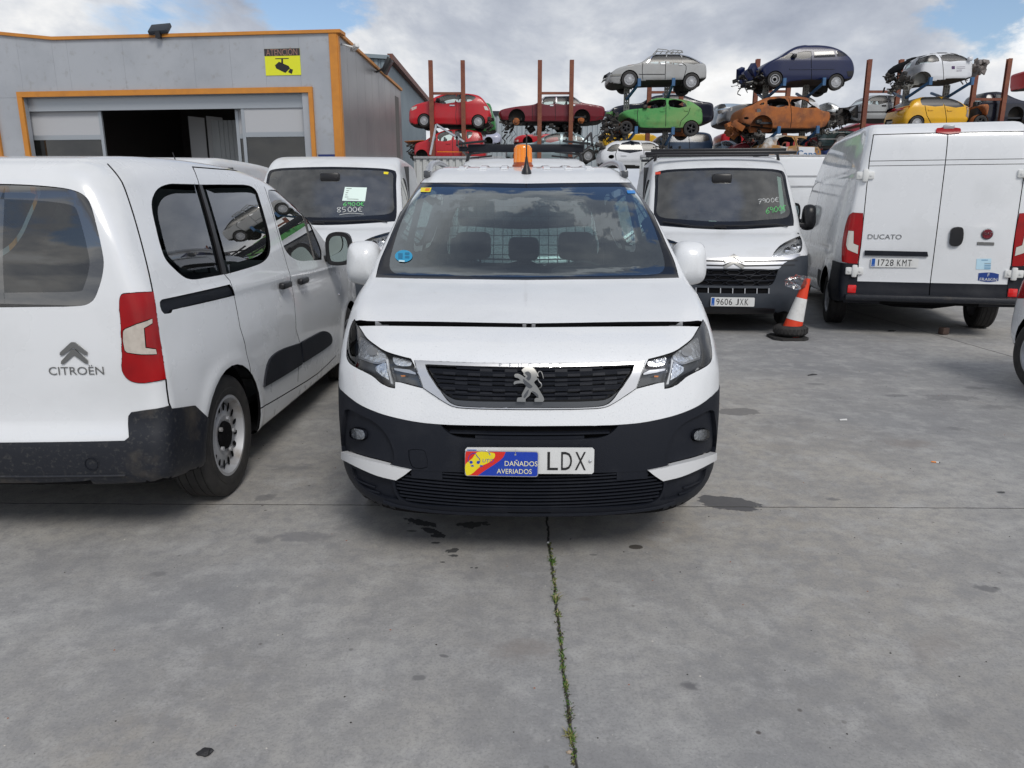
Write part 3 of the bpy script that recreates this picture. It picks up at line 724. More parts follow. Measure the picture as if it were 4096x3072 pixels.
def inset(Q, d):
    """outline moved inwards by d"""
    Q = np.asarray(Q, float); t = np.roll(Q, -1, 0)-np.roll(Q, 1, 0); t /= np.maximum(np.linalg.norm(t, axis=1, keepdims=True), 1e-9); n = np.stack([-t[:, 1], t[:, 0]], -1)
    if np.sum(Q[:, 0]*np.roll(Q[:, 1], -1)-np.roll(Q[:, 0], -1)*Q[:, 1]) < 0: n = -n
    return Q+n*d
def side_cuts(b, sides='+-', minor=True):
    for D in sides:
        for nm, reg in (('quarter', 'quarter_window'), ('slide', 'slide_window')): b.cut('window_border', D, SIDE[nm]); b.cut(reg, D, inset(SIDE[nm], .045))
        b.cut('door_window', D, SIDE['front']); b.stripe('divider', D, SIDE['div'], .02, only=['door_window'])
        b.cut('pillar_trim', D, np.array([SIDE['quarter'][-1], SIDE['quarter'][0], SIDE['slide'][0], SIDE['slide'][-1]]), only=['body'])
        if minor:
            b.cut('rail', D, SIDE['rail']); b.cut('mould_r', D, SIDE['mould_r']); b.cut('mould_f', D, SIDE['mould_f'])
            for s_ in ('s_front', 's_rear', 's_top'): b.stripe('seam', D, SIDE[s_], .006, only=['body'])
        for yc in (.892, 3.677):
            a = np.linspace(0, 2*PI, 33)[:-1]; c = np.stack([yc+.375*np.cos(a), .33+.375*np.sin(a)], -1); c[:, 1] = np.where(np.sin(a) < -.2, -.2, c[:, 1])
            b.cut('arch', D, c, lim=lambda q: abs(q.x) > .45)
def side_parts(b, skip_mould=False):
    o = []
    for s_ in (1, -1):
        o.append(b.part('quarter_window', 'quarter_window', M['tglass'] if 0 else M['glass'], off=-.004, half=s_, rim=0, gap=0)); b.part('slide_window', 'sliding_door_window', M['glass'], off=-.004, half=s_, rim=0, gap=0)
        b.part('door_window', 'door_window', M['glass'], off=-.006, half=s_, rim=0, gap=0)
        b.part('pillar_trim', 'pillar_trim', M['black'], off=.001, half=s_, rim=.01, gap=0)
        b.part('divider', 'window_divider', M['black'], off=.0, half=s_, rim=.01, gap=0)
        b.part('rail', 'slide_rail', M['plastic'], off=-.012, half=s_, rim=.01)
        b.part('mould_r', 'side_moulding', M['plastic'], off=.012, half=s_, rim=.014, gap=0); b.part('mould_f', 'side_moulding', M['plastic'], off=.012, half=s_, rim=.014, gap=0)
def window_border(b, key, w=.035):
    pass
def mirror(root, x, y, z, m_shell, sx, glassmat, wd=.20, ht=.24, dp=.13, arm=.1, face=1, name='mirror'):
    """door mirror: shell with rounded outline, arm, glass facing the rear (+y local)"""
    o = bpy.data.objects.new(name, None); link(o, root); o.location = (x, y, z)
    pts = cr([(-.42*wd, -.5*ht), (.30*wd, -.5*ht), (.5*wd, -.38*ht), (.52*wd, .1*ht), (.40*wd, .44*ht), (.05*wd, .52*ht), (-.32*wd, .48*ht), (-.5*wd, .30*ht), (-.5*wd, -.35*ht)], 4)
    V = []; F = []; n = len(pts); lv = [(0.0, .30), (.10, .62), (.30, .88), (.62, 1.0), (1.0, .985)]
    for t, s_ in lv:
        for p in pts: V.append((sx*p[0]*s_, -dp*.6+dp*t, p[1]*s_))
    for i in range(len(lv)-1):
        for j in range(n): F.append((i*n+j, i*n+(j+1) % n, (i+1)*n+(j+1) % n, (i+1)*n+j))
    F.append(tuple(range(n)))
    sh = MB().add(V, F); sh.build('mirror_shell', m_shell, o, 60)
    g = MB(); g.add([(sx*p[0]*.965, dp*.385, p[1]*.965) for p in pts], [tuple(range(n))]); g.build('rear_cap', M['black'], o)
    g = MB(); g.add([(sx*p[0]*.70, dp*.385+.003, p[1]*.76) for p in pts], [tuple(range(n))]); g.build('mirror_glass', M['mirror_glass'], o)
    a = MB(); a.box(-.5*wd-arm, -.3*wd, -dp*.35, dp*.2, -.42*ht, -.22*ht, bev=.015)
    if sx < 0: a.V = [(-v[0], v[1], v[2]) for v in a.V]
    a.build('mirror_arm', M['black'], o); return o
def seat(root, x, y, z=.35, w=.5, h=.62, head=True, name='seat'):
    b = MB(); b.box(x-w/2, x+w/2, y-.25, y+.27, z, z+.2, bev=.05)
    Mx = Matrix.Translation((x, y+.26, z+.15)) @ Matrix.Rotation(-.22, 4, 'X'); b.box(-w/2, w/2, -.06, .08, 0, h, bev=.05, mat=Mx)
    if head: b.box(-.13, .13, -.05, .06, h+.04, h+.24, bev=.045, mat=Mx); b.tube([Mx @ Vector((-.05, 0, h-.02)), Mx @ Vector((-.05, 0, h+.08))], .008, 6); b.tube([Mx @ Vector((.05, 0, h-.02)), Mx @ Vector((.05, 0, h+.08))], .008, 6)
    return b.build(name, M['cloth'], root, 50)
def van_cabin(root, L=4.4, wid=.86, dashy=1.25, grid=True, drv=1, rear=True):
    b = MB(); b.box(-wid+.08, wid-.08, 1.25, L-.6, .33, .37, bev=0); b.build('cabin_floor', M['cabin'], root)
    prof = [(dashy-.20, .95), (dashy-.12, 1.07), (dashy+.10, 1.10), (dashy+.36, 1.06), (dashy+.44, .98), (dashy+.40, .70), (dashy, .55)]
    d = MB(); d.prism(prof, -wid+.03, wid-.03, plane='yz'); d.build('dashboard', M['cabin'], root, 50)
    # steering wheel and binnacle
    sx = drv*.36; d = MB(); Mx = Matrix.Translation((sx, dashy+.50, 1.02)) @ Matrix.Rotation(math.radians(62), 4, 'X')
    d.tube([Mx @ Vector((.18*math.cos(a), .18*math.sin(a), 0)) for a in np.linspace(0, 2*PI, 25)[:-1]], .014, 8, closed=True)
    d.tube([Mx @ Vector((-.17, 0, 0)), Mx @ Vector((.17, 0, 0))], .02, 6); d.tube([Mx @ Vector((0, -.17, 0)), Mx @ Vector((0, .0, 0))], .02, 6); d.build('steering_wheel', M['black'], root)
    d = MB(); d.box(sx-.22, sx+.22, dashy+.02, dashy+.34, 1.04, 1.18, bev=.06); d.build('instrument_hood', M['cabin'], root, 60)
    for x in (-.38, .38): seat(root, x, dashy+1.0)
    if rear:
        for x in (-.5, 0, .5): seat(root, x, dashy+1.85, w=.44, h=.55)
# ------------------------------------------------------------------ hero: the white van in front of the camera
def plate_obj(parent, Mx, txt, w=.52, h=.11, name='number_plate', left=None, off=.012, blank=False):
    o = bpy.data.objects.new(name, None); link(o, parent); o.matrix_local = Mx
    b = MB(); pts = cr([(-w/2, -h/2+.008), (-w/2+.008, -h/2), (w/2-.008, -h/2), (w/2, -h/2+.008), (w/2, h/2-.008), (w/2-.008, h/2), (-w/2+.008, h/2), (-w/2, h/2-.008)], 1)
    b.prism([tuple(p) for p in pts], 0, .006, plane='xy'); b.build('plate_base', M['plate'], o)
    b = MB(); b.box(-w/2+.008, -w/2+.045, -h/2+.008, h/2-.008, .006, .0068); b.build('plate_band', M['eublue'], o)
    flat_text('country_letter', 'E', .022, Matrix.Translation((-w/2+.0265, -h/2+.022, .0075)), M['plate'], o)
    for s_, cx, wd in txt:
        V, F = text_tris(s_, .105); V[:, 0] *= wd/max(1e-6, np.ptp(V[:, 0])); V[:, 0] += cx-(V[:, 0].min()+V[:, 0].max())/2; V[:, 1] *= .077/np.ptp(V[:, 1]); V[:, 1] -= (V[:, 1].min()+V[:, 1].max())/2
        mesh_obj('plate_characters', [(a, c, .0075) for a, c in V], F, M['ink'], o, smooth=False)
    return o
def headlamp_inside(b, Q, D, name='lamp_reflector', off=-.035): pass

def build_hero():
    root = thing('parked_van', 'white compact van facing the camera, bonnet ajar, amber beacon on its roof', 'van', (.0717, 2.823, 0), -.0079)
    b = small_van(.03).begin(root, root.location, -.0079)
    side_cuts(b)
    HD = (-.55, -.83, .12)
    # glass
    wo = half_sym(b, C1(1110, 240, 900, 237, 700, 235, 540, 236, 'c', 500, 300, 460, 385, 420, 480, 380, 575, 352, 640, 338, 690, 330, 728, 'c', 500, 733, 800, 737, 1110, 741))
    wi = half_sym(b, C1(1110, 262, 900, 258, 700, 256, 600, 258, 556, 268, 530, 300, 490, 375, 450, 470, 422, 560, 402, 640, 404, 680, 425, 702, 470, 710, 700, 716, 1110, 724))
    b.cut('windscreen_border', 'F', wo); b.cut('windscreen', 'F', wi)
    # bonnet gap
    g = half_sym(b, C2(1132, 130, 900, 126, 650, 121, 400, 118, 250, 117, 190, 112, 'c', 150, 120, 'c', 190, 144, 'c', 300, 142, 500, 144, 800, 147, 1132, 151))
    b.cut('gap', 'F', g, only=['body'])
    # bumper
    bq = half_sym(b, C2(1132, 699, 800, 695, 650, 690, 520, 678, 400, 655, 300, 627, 200, 584, 130, 535, 78, 487), open_=True); zc_ = bq[:, 1].max()
    b.cut('bumper', 'F', np.concatenate([[(1.3, zc_+.01), (1.3, -.2), (-1.3, -.2), (-1.3, zc_+.01)], bq]), only=['body'], lim=lambda c: c.y < .9)
    for D in '+-': b.cut('bumper', D, np.array([(.30, zc_+.0), (.60, zc_+.02), (.60, -.1), (.30, -.1)]), only=['body'], lim=lambda c: abs(c.x) > abs(bq[0][0])-.012)
    lamp = b.cut('headlamp', HD, CHL(185, 72, 'c', 215, 120, 260, 190, 320, 280, 420, 362, 520, 425, 650, 470, 812, 512, 'c', 845, 580, 890, 690, 940, 835, 'c', 800, 800, 700, 772, 637, 765, 'c', 633, 838, 'c', 560, 820, 480, 780, 400, 710, 330, 670, 230, 620, 135, 560, 103, 500, 100, 420, 118, 260, 150, 140), px=True, sm=3, sym=True)
    fr = half_sym(b, C2(1132, 352, 850, 349, 650, 342, 494, 334, 'c', 515, 400, 545, 488, 'c', 600, 525, 660, 565, 710, 590, 780, 600, 1132, 607))
    gr = half_sym(b, C2(1132, 376, 850, 371, 700, 366, 557, 360, 'c', 572, 400, 600, 445, 640, 500, 700, 545, 760, 557, 1132, 563))
    li = half_sym(b, C2(1132, 563, 760, 557, 700, 545, 640, 500, 'c', 672, 545, 705, 573, 770, 588, 1132, 594))
    b.cut('grille_frame', 'F', fr); b.cut('grille_lip', 'F', li); b.cut('grille', 'F', gr)
    us = half_sym(b, C2(1132, 699, 800, 695, 640, 690, 'c', 660, 715, 700, 745, 760, 762, 1132, 772)); b.cut('upper_slot', 'F', us, only=['bumper'])
    lg = half_sym(b, C2(1132, 958, 900, 955, 660, 950, 470, 940, 'c', 440, 968, 'c', 392, 998, 395, 1050, 420, 1095, 480, 1125, 700, 1143, 1132, 1152)); b.cut('lower_grille', 'F', lg, only=['bumper'])
    b.cut('fog_panel', HD, C2(104, 640, 112, 608, 140, 607, 200, 637, 270, 672, 325, 722, 365, 790, 384, 865, 372, 900, 335, 913, 260, 893, 180, 862, 100, 833, 92, 740), px=True, sm=3, only=['bumper'], sym=True)
    b.cut('fog_lamp', HD, C2(132, 738, 137, 715, 152, 708, 185, 714, 210, 722, 221, 745, 216, 768, 190, 776, 155, 772, 138, 760), px=True, sm=3, sym=True)
    b.cut('blade', HD, C2(105, 836, 'c', 200, 868, 300, 893, 400, 918, 482, 935, 'c', 440, 968, 400, 993, 'c', 300, 968, 200, 925, 105, 876, 'c'), px=True, sm=3, only=['bumper', 'lower_grille', 'fog_panel'], sym=True)
    b.cut('corner_slats', HD, C2(150, 925, 'c', 250, 965, 370, 1005, 'c', 385, 1060, 410, 1105, 'c', 320, 1090, 220, 1040, 165, 985), px=True, sm=3, only=['bumper'], sym=True)
    b.cut('tow_cover', 'F', C2(462, 832, 478, 826, 545, 829, 556, 842, 566, 925, 500, 931, 478, 918), px=True, sm=2, only=['bumper'])
    # roof rib marks and door seams
    b.stripe('seam', 'F', half_sym(b, C1(1110, 232, 800, 228, 540, 226))[:12][::-1] if 0 else np.array([(-.68, 1.70), (.68, 1.70)]), .0, only=['none']) if 0 else None
    # rear face: door glass so that daylight shows through the cabin
    for sx in (1, -1):
        q = cr([(.05*sx, 1.58), (.52*sx, 1.57), (.64*sx, 1.50), (.70*sx, 1.30), (.73*sx, 1.12), (.66*sx, 1.03), (.05*sx, 1.02)], 3); b.cut('rear_window', 'R', q)
        b.cut('tail_lamp', (sx*.6, .8, 0), [tuple(p) for p in lamp_rear(b, sx)])
    b.stripe('seam', 'R', [(0, 1.66), (0, .4)], .006, only=['body'])
    b.freeze()
    vis = ['fog_panel', 'window_border', 'windscreen', 'quarter_window', 'slide_window', 'door_window', 'rear_window', 'arch', 'headlamp', 'lower_grille', 'upper_slot', 'grille', 'fog_lamp', 'gap']
    lift = lambda V: .010*sstep((.62-V[:, 1]-.0*V[:, 0])/.3)*sstep((V[:, 2]-.95)/.05)
    b.part('body', 'body', [M['white']], rim=.016, gap=.0015, rimmat=M['dark'])
    b.part('bumper', 'front_bumper', M['plastic'], off=.002, rim=.03, gap=.0)
    b.part('windscreen_border', 'windscreen_border', M['frit'], off=-.002, rim=.006, gap=0)
    b.part('windscreen', 'windscreen', M['hglass'], off=-.002, rim=0, gap=0)
    b.part('rear_window', 'rear_window', M['glass'], off=-.004, rim=0)
    b.part('grille_frame', 'grille_frame', M['silver'], off=.006, rim=.03, gap=.002)
    b.part('grille_lip', 'grille_lip', M['lamp_dark'], off=-.004, rim=.02, gap=0)
    for s_ in (-1, 1):
        h = b.part('headlamp', 'headlamp', M['lens'], off=.001, rim=.0, gap=.003, half=s_)
        b.part('headlamp', 'lamp_housing', M['lamp_dark'], off=-.045, rim=0, gap=.0, half=s_, parent=h)
        lamp_guts(b, h, s_)
        f = b.part('fog_panel', 'fog_lamp_panel', M['plastic'], off=-.016, rim=.02, gap=.003, half=s_)
        l = b.part('fog_lamp', 'fog_lamp', M['lens'], off=.0, rim=.02, gap=.001, half=s_, rimmat=M['plastic']); b.part('fog_lamp', 'fog_reflector', M['fog'], off=-.010, rim=0, half=s_, parent=l)
        b.part('blade', 'bumper_blade', M['blade'], off=.014, rim=.03, gap=.001, half=s_)
        c = b.part('corner_slats', 'corner_vent', M['plastic'], off=-.012, rim=.02, gap=.001, half=s_)
        b.part('tail_lamp', 'tail_lamp', M['red_lens'], off=.003, half=s_)
    b.part('tow_cover', 'tow_hook_cover', M['plastic'], off=-.001, rim=.01, gap=.0022)
    b.part('grille', 'grille_backing', M['black'], off=-.03, rim=0, gap=0)
    b.part('lower_grille', 'grille_void', M['dark'], off=-.05, rim=0, gap=0); b.part('upper_slot', 'grille_void', M['dark'], off=-.03, rim=0, gap=0)
    side_parts(b); b.belly(); b.backing(vis); b.part('gap', 'bonnet_gap_lining', M['dark'], off=-.05, rim=0, gap=0)
    wheel_well(b, .892, .33, .385); wheel_well(b, 3.677, .33, .385)
    for x in (-.765, .765):
        for y in (.892, 3.677): wheel(root, x*1.0, y, .325, .195, 'steel', 1 if x > 0 else -1)
    # ---- grilles made of bars following the fascia
    def bar(name, za, half_w, hh, off, m, th=.02, zfun=None, clip=None, x0=None):
        n = 41; xs = np.linspace(-half_w if x0 is None else x0, half_w, n); zz = za+(zfun(xs) if zfun else 0*xs)
        up = np.stack([xs, zz+hh/2], -1); dn = np.stack([xs, zz-hh/2], -1)[::-1]; return np.concatenate([up, dn])
    def zs_at(poly, x):
        """vertical span of an outline at x"""
        r = []
        for i in range(len(poly)):
            a, c = poly[i], poly[(i+1) % len(poly)]
            if (a[0] <= x) != (c[0] <= x): r.append(a[1]+(c[1]-a[1])*(x-a[0])/(c[0]-a[0]))
        return (min(r), max(r)) if len(r) > 1 else None
    def bars(name, poly, fr_list, hh, off, m, depth, xlim=None, sub=None):
        mb_V = []; mb_F = []
        xs = np.linspace(poly[:, 0].min()+.004, poly[:, 0].max()-.004, 90)
        z0c, z1c = zs_at(poly, 0.0)
        for f_ in fr_list:
            hb = hh
            run = []
            for x in xs:
                sp = zs_at(poly, x)
                if sp is None: continue
                zc_m = z0c+(z1c-z0c)*f_+.05*x*x*(1 if sub is None else sub)
                if sp[0]+hb/2 < zc_m < sp[1]-hb/2: run.append((x, zc_m))
            if len(run) < 3: continue
            R_ = np.array(run); P = b.front(R_); n_ = b.normal(P); nn = n_.copy(); nn[:, 2] = 0; nn /= np.linalg.norm(nn, axis=1, keepdims=True)
            k0 = len(mb_V)
            for i in range(len(R_)):
                for dz, dn in ((hb/2, off), (-hb/2, off), (-hb/2*.9, off-depth), (hb/2*.9, off-depth)): q = P[i]+nn[i]*dn; mb_V.append((q[0], q[1], q[2]+dz))
            for i in range(len(R_)-1):
                for j in range(4): mb_F.append((k0+i*4+j, k0+i*4+(j+1) % 4, k0+(i+1)*4+(j+1) % 4, k0+(i+1)*4+j))
        return MB().add(mb_V, mb_F).build(name, m, root, 30)
    bars('grille_ribs', gr, [.08, .19, .34, .40, .53, .64, .78, .84, .95], .010, -.004, M['plastic'], .02)
    # brick-like raised tablets on the grille
    tb = MB(); z0c, z1c = zs_at(gr, 0)
    for row, (fa, fb, ph) in enumerate(((.88, .96, 0), (.74, .82, 1), (.60, .665, 0), (.46, .54, 0), (.30, .37, 1), (.20, .26, 0), (.05, .12, 1))):
        step = .105; k = -8
        for k in range(-8, 9):
            xa = k*step*.97+(step/2 if ph else 0); xb = xa+step*.49
            if -.075 < (xa+xb)/2 < .075: continue
            q = []
            for x_, f_ in ((xa, fa), (xb, fa), (xb, fb), (xa, fb)):
                zc_m = z0c+(z1c-z0c)*f_+.05*x_*x_; sp = zs_at(gr, x_)
                if sp is None or not (sp[0]+.004 < zc_m < sp[1]-.004): q = None; break
                q.append((x_, zc_m))
            if q is None: continue
            P = b.front(np.array(q)); V = []
            for p in P: V.append((p[0], p[1]+.001, p[2]))
            for p in P: V.append((p[0], p[1]+.022, p[2]))
            tb.add(V, [(0, 1, 2, 3), (0, 4, 5, 1), (1, 5, 6, 2), (2, 6, 7, 3), (3, 7, 4, 0)])
    tb.build('grille_tablets', M['plastic'], root, 20)
    bars('lower_grille_slats', lg, [.04, .135, .235, .33, .43, .525, .62, .715, .81, .90], .007, -.002, M['plastic'], .045)
    st = MB()
    for k in range(-5, 6):
        x = k*.122; sp = zs_at(lg, x)
        if sp: P = b.front(np.array([(x, sp[0]+.004), (x, (sp[0]+sp[1])/2), (x, sp[1]-.004)])); st.tube([(p[0], p[1]+.025, p[2]) for p in P], .0035, 4)
    st.build('lower_grille_struts', M['plastic'], root)
    bars('upper_slot_slats', us, [.40], .007, -.002, M['plastic'], .03, sub=.3); bars('upper_slot_slats', us, [.12], .012, .0, M['plastic'], .03, sub=.3)
    # blank blocks in the top row of the lower grille
    for xa, xb in ((-.49, -.36), (.36, .49)):
        zt = zs_at(lg, (xa+xb)/2)[1]; b.sheet('grille_blank', [(xa, zt-.035), (xb, zt-.035), (xb, zt+.004), (xa, zt+.004)], 'F', off=.0, thick=.03, m=M['plastic'])
    for s_ in (-1, 1):       # slats on the bumper corners
        cb = MB()
        for i, (za, xa, xb) in enumerate(((.345, .66, .84), (.322, .64, .83), (.300, .63, .82), (.278, .63, .80), (.258, .63, .76))):
            xs = np.linspace(xa, xb, 12)*s_; zz = za+.05*(np.abs(xs)-.6)
            P = b.front(np.stack([xs, zz], -1)); n_ = b.normal(P); cb.tube([tuple(p+nq*-.006) for p, nq in zip(P, n_)], .0045, 5)
        cb.build('corner_slats', M['plastic'], root)
    # bottom lip
    lp = MB(); xs = np.linspace(-.62, .62, 31); P = b.front(np.stack([xs, .262+.03*(xs/.62)**4], -1)); lp.tube([(p[0], p[1]-.002, p[2]) for p in P], .009, 6); lp.build('bumper_lip', M['plastic'], root)
    # ---- plates and emblem
    zc = .5155; P = b.front(np.array([[0, zc]]))[0]; nrm = b.normal(P[None])[0]
    Mx = frame((0, P[1]-.022, zc), (1, 0, 0), (0, -nrm[2]*0+.02, 1)); pl = plate_obj(root, Mx, [('L', .093, .043), ('D', .149, .044), ('X', .205, .044)])
    for x in (.244,): MB().lathe([(0, .012), (.006, .010), (.0065, .006)], 12, 0, 'z', (x, 0, 0)).build('plate_screw', M['chrome'], pl)
    sg = thing('hanging_sign', 'blue, red and yellow metal sign hung over half of the front number plate', 'sign', (0, 0, 0))
    b.sign = sg
    wm = Matrix.Translation(root.location) @ Matrix.Rotation(-.0079, 4, 'Z')
    sgm = wm @ frame((-.1135, P[1]-.034, .5055), (1, 0, -.012), (0, .02, 1)); sg.matrix_world = sgm
    hw, hh = .148, .0535
    def rr(w, h, r): return [tuple(p) for c, a0 in (((w-r, h-r), 0), ((-w+r, h-r), 90), ((-w+r, -h+r), 180), ((w-r, -h+r), 270)) for p in [(c[0]+r*math.cos(math.radians(a0+t)), c[1]+r*math.sin(math.radians(a0+t))) for t in (0, 30, 60, 90)]]
    s0 = MB(); s0.prism(rr(hw, hh, .010), 0, .002, plane='xy'); s0.build('sign_plate', M['silver'], sg)
    s0 = MB(); s0.prism(rr(hw-.0025, hh-.0025, .009), .002, .0023, plane='xy'); s0.build('sign_face', M['blue'], sg)
    def band(name, pts, m, z): q = MB(); q.add([(p[0], p[1], z) for p in pts], [tuple(range(len(pts)))]); return q.build(name, m, sg)
    e = .0028
    redp = cr([(-hw+e, -hh+.012), (-hw+.006, -hh+e, 0), (-hw+.052, -hh+e, 0), (-.06, -.024), (-.02, .004), (.006, .028), (.016, hh-e, 0), (-hw+.006, hh-e, 0), (-hw+e, hh-.01)], 3)
    band('red_band', redp, M['red'], .0026)
    yel = cr([(-hw+e, -hh+.012), (-hw+.008, -hh+e), (-hw+.026, -hh+.008), (-.085, -.012), (-.05, .006), (-.028, .028), (-.028, .043), (-.045, hh-.006), (-.098, hh-.005), (-.118, .022), (-hw+e, -.004)], 3)
    band('yellow_band', yel, M['yellow'], .0029)
    tx = MB(); arc = cr([(-.134, .006), (-.134, .024), (-.122, .040), (-.107, .043), (-.098, .030), (-.088, .018), (-.088, .006)], 4, False); tx.tube([(a, c, .0034) for a, c in arc], .0014, 5)
    for a in (-.123, -.094): tx.lathe([(0, .0036), (.0065, .0035), (.007, .003)], 12, 0, 'z', (a, .005, 0))
    tx.build('sign_emblem', M['blue'], sg)
    stb = MB()
    for a in (-.118, -.082):
        stb.add([(a+(.010 if i % 2 else .004)*math.cos(PI*i/5), -.010+(.006 if i % 2 else .003)*math.sin(PI*i/5), .0032) for i in range(10)], [tuple(range(10))])
    stb.build('sign_stars', M['blue'], sg)
    flat_text('sign_script', 'UTO', .021, Matrix.Translation((-.056, .012, .0034)), M['blue'], sg, sx=1.05, shear=.2)
    flat_text('sign_letters', 'DAÑADOS', .030, Matrix.Translation((.078, .001, .0034)), M['cream'], sg, sx=.92)
    flat_text('sign_letters', 'AVERIADOS', .029, Matrix.Translation((.052, -.032, .0034)), M['cream'], sg, sx=.92)
    wr = MB(); wr.tube([(-.048, .043, .003), (-.052, .050, .006), (-.062, .056, .004), (-.058, .060, .0)], .0013, 5); wr.tube([(.055, .040, .003), (.055, .052, .006), (.058, .062, .002)], .0013, 5)
    for a in (-.048, .055): wr.lathe([(0, .0034), (.004, .0033)], 10, 0, 'z', (a, .040, 0))
    wr.build('wire_tie', M['silver'], sg)
    # standing lion emblem
    body_ = CL(1000, 470, 1060, 462, 1130, 478, 1170, 505, 1215, 560, 1222, 590, 'c', 1212, 640, 1225, 660, 1160, 720, 1210, 790, 1270, 880, 1350, 1030, 1325, 1070, 'c', 1170, 1070, 'c', 1170, 1020, 1200, 1000, 1245, 995, 'c', 1235, 975, 1150, 920, 1105, 890, 'c', 1075, 960, 1005, 1020, 1003, 1072, 'c', 835, 1068, 'c', 850, 1000, 905, 990, 935, 985, 'c', 930, 940, 960, 880, 1010, 790, 'c', 990, 770, 960, 745, 850, 745, 785, 765, 'c', 775, 740, 800, 705, 850, 695, 905, 690, 'c', 860, 650, 800, 635, 788, 605, 'c', 800, 585, 860, 578, 920, 600, 985, 640, 'c', 1000, 625, 965, 600, 965, 570, 'c', 940, 540, 'c', 928, 520, 950, 500)
    q = cr(body_, 3); cx = 1080*.15823+1950; cyy = 770*.15823+1420
    def em(px): px = np.array([p[:2] for p in px]); return np.stack([(px[:, 0]-cx)/735.0, -(px[:, 1]-cyy)/735.0/.985], -1)
    gz = (z0c+z1c)/2
    E2 = em(q)+[0, gz]; lion = b.sheet('emblem', E2, 'F', off=.016, thick=.012, m=M['emblem'], cell=.1)
    tl = cr(CL(1235, 610, 1225, 560, 1255, 520, 1290, 520, 1315, 560, 1335, 640), 4, False); t2 = cr(CL(1225, 640, 1250, 690, 1300, 750, 1290, 790, 1230, 820), 4, False)
    tt = MB()
    for L_ in (tl, t2): P = b.front(em(L_)+[0, gz]); tt.tube([(p[0], p[1]-.012, p[2]) for p in P], .0028, 6)
    tt.build('emblem_tail', M['emblem'], lion)
    for pts in (CL(985, 560, 1045, 540, 1095, 575, 1105, 620, 1085, 675, 'c', 1060, 690, 1010, 650, 'c', 1040, 620, 1010, 585), CL(955, 665, 1010, 700, 1090, 760, 1130, 800, 1090, 830, 1010, 790, 970, 730), CL(1120, 880, 1180, 900, 1240, 960, 1225, 985, 1160, 930), CL(960, 985, 1010, 900, 1060, 850, 1040, 930, 985, 1000)):
        q = em(cr(pts, 3))+[0, gz]
        if np.sum(q[:, 0]*np.roll(q[:, 1], -1)-np.roll(q[:, 0], -1)*q[:, 1]) < 0: q = q[::-1]
        b.sheet('emblem_shading', q, 'F', off=.0185, thick=0, m=M['lamp_dark'], cell=.1, parent=lion)  # dark sheets: the lion's mouth, and shading painted onto its body
    zf = (zs_at(fr, 0)[1]+zs_at(gr, 0)[1])/2; xs = em(CL(520, 290, 710, 290, 895, 290, 1080, 290, 1270, 290, 1470, 290, 1655, 290))[:, 0]
    for ch, x in zip('PEUGEOT', xs): b.text('grille_letter', ch, (x, zf-.001), .021, 'F', M['chrome'], off=.0075, sx=1.15)
    # ---- roof fittings
    rt = lambda x, y: b.top(np.array([[x, y]]))[0]
    p = rt(.004, 1.98); an = MB(); an.lathe([(.034, -.01), (.030, .012), (.016, .045), (.010, .075), (.007, .10)], 16, 0, 'z', tuple(p)); an.tube([tuple(p+[0, 0, .08]), tuple(p+[0, .02, .24])], [.006, .0035], 8); an.build('aerial', M['black'], root)
    for s_ in (-1, 1):
        rl = MB(); pts = []; 
        for t in np.linspace(0, 1, 22):
            y = 2.02+2.0*t; x = s_*.625; pts.append((x, y, t))
        Z = b.top(np.array([p[:2] for p in pts])); pts = [(p[0], p[1], q[2]+(.058*math.sin(PI*p[2])**.25 if 0 < p[2] < .999 else 0)) for p, q in zip(pts, Z)]
        V = []; F = []
        for i, p in enumerate(pts):
            for dx, dz in ((-.017, -.010), (-.020, .010), (-.012, .020), (.012, .020), (.020, .010), (.017, -.010)): V.append((p[0]+dx, p[1], p[2]+dz))
        for i in range(21):
            for j in range(6): F.append((i*6+j, i*6+(j+1) % 6, (i+1)*6+(j+1) % 6, (i+1)*6+j))
        F += [tuple(range(6))[::-1], tuple(21*6+j for j in range(6))]
        rl.add(V, F); r_ = rl.build('roof_rail', M['silver'], root, 50)
        ft = MB(); q = rt(s_*.625, 2.02)
        for yy in (2.02, 3.0, 3.98): q = rt(s_*.625, yy); ft.box(q[0]-.022, q[0]+.022, q[1]-.05, q[1]+.06, q[2]-.01, q[2]+.035, bev=.008)
        ft.build('rail_foot', M['lamp_dark'], r_)
    rb = MB()
    for x in (-.42, -.28, -.14, 0, .14, .28, .42):
        Pm = b.top(np.array([(x+dx, y) for y in np.linspace(2.12, 4.0, 14) for dx in (-.028, -.020, .020, .028)]))
        V = [(q[0], q[1], q[2]+(.001 if j % 4 in (0, 3) else .009)) for j, q in enumerate(Pm)]; F = [(i*4+j, i*4+j+1, (i+1)*4+j+1, (i+1)*4+j) for i in range(13) for j in range(3)]+[(3, 2, 1, 0)]; rb.add(V, F)
    rb.build('roof_ribs', M['white'], root, 25)
    # beacon stands on the roof
    q = rt(0.0, 2.62)+np.array([-.015, 0, 0]); be = bpy.data.objects.new('warning_beacon', None); link(be, root); be.location = tuple(q)
    k_ = MB(); k_.lathe([(.075, -.005), (.075, .012), (.068, .018), (.066, .03)], 28); k_.build('beacon_base', mat('beacon_base', (.30, .06, .015), .3), be)
    k_ = MB(); pr = [(.066, .03), (.064, .05), (.061, .12), (.057, .140), (.045, .150), (.001, .153)]; k_.lathe(pr, 28)
    for i in range(14): a = 2*PI*i/14; k_.tube([(.0655*math.cos(a), .0655*math.sin(a), .035), (.061*math.cos(a), .061*math.sin(a), .13)], .0025, 4)
    k_.build('beacon_dome', M['orange'], be, 45)
    # mirrors
    for s_ in (-1, 1):
        mirror(root, s_*.965, 1.555, 1.195, M['white'], s_, M['chrome'], .19, .245, .16, .09)
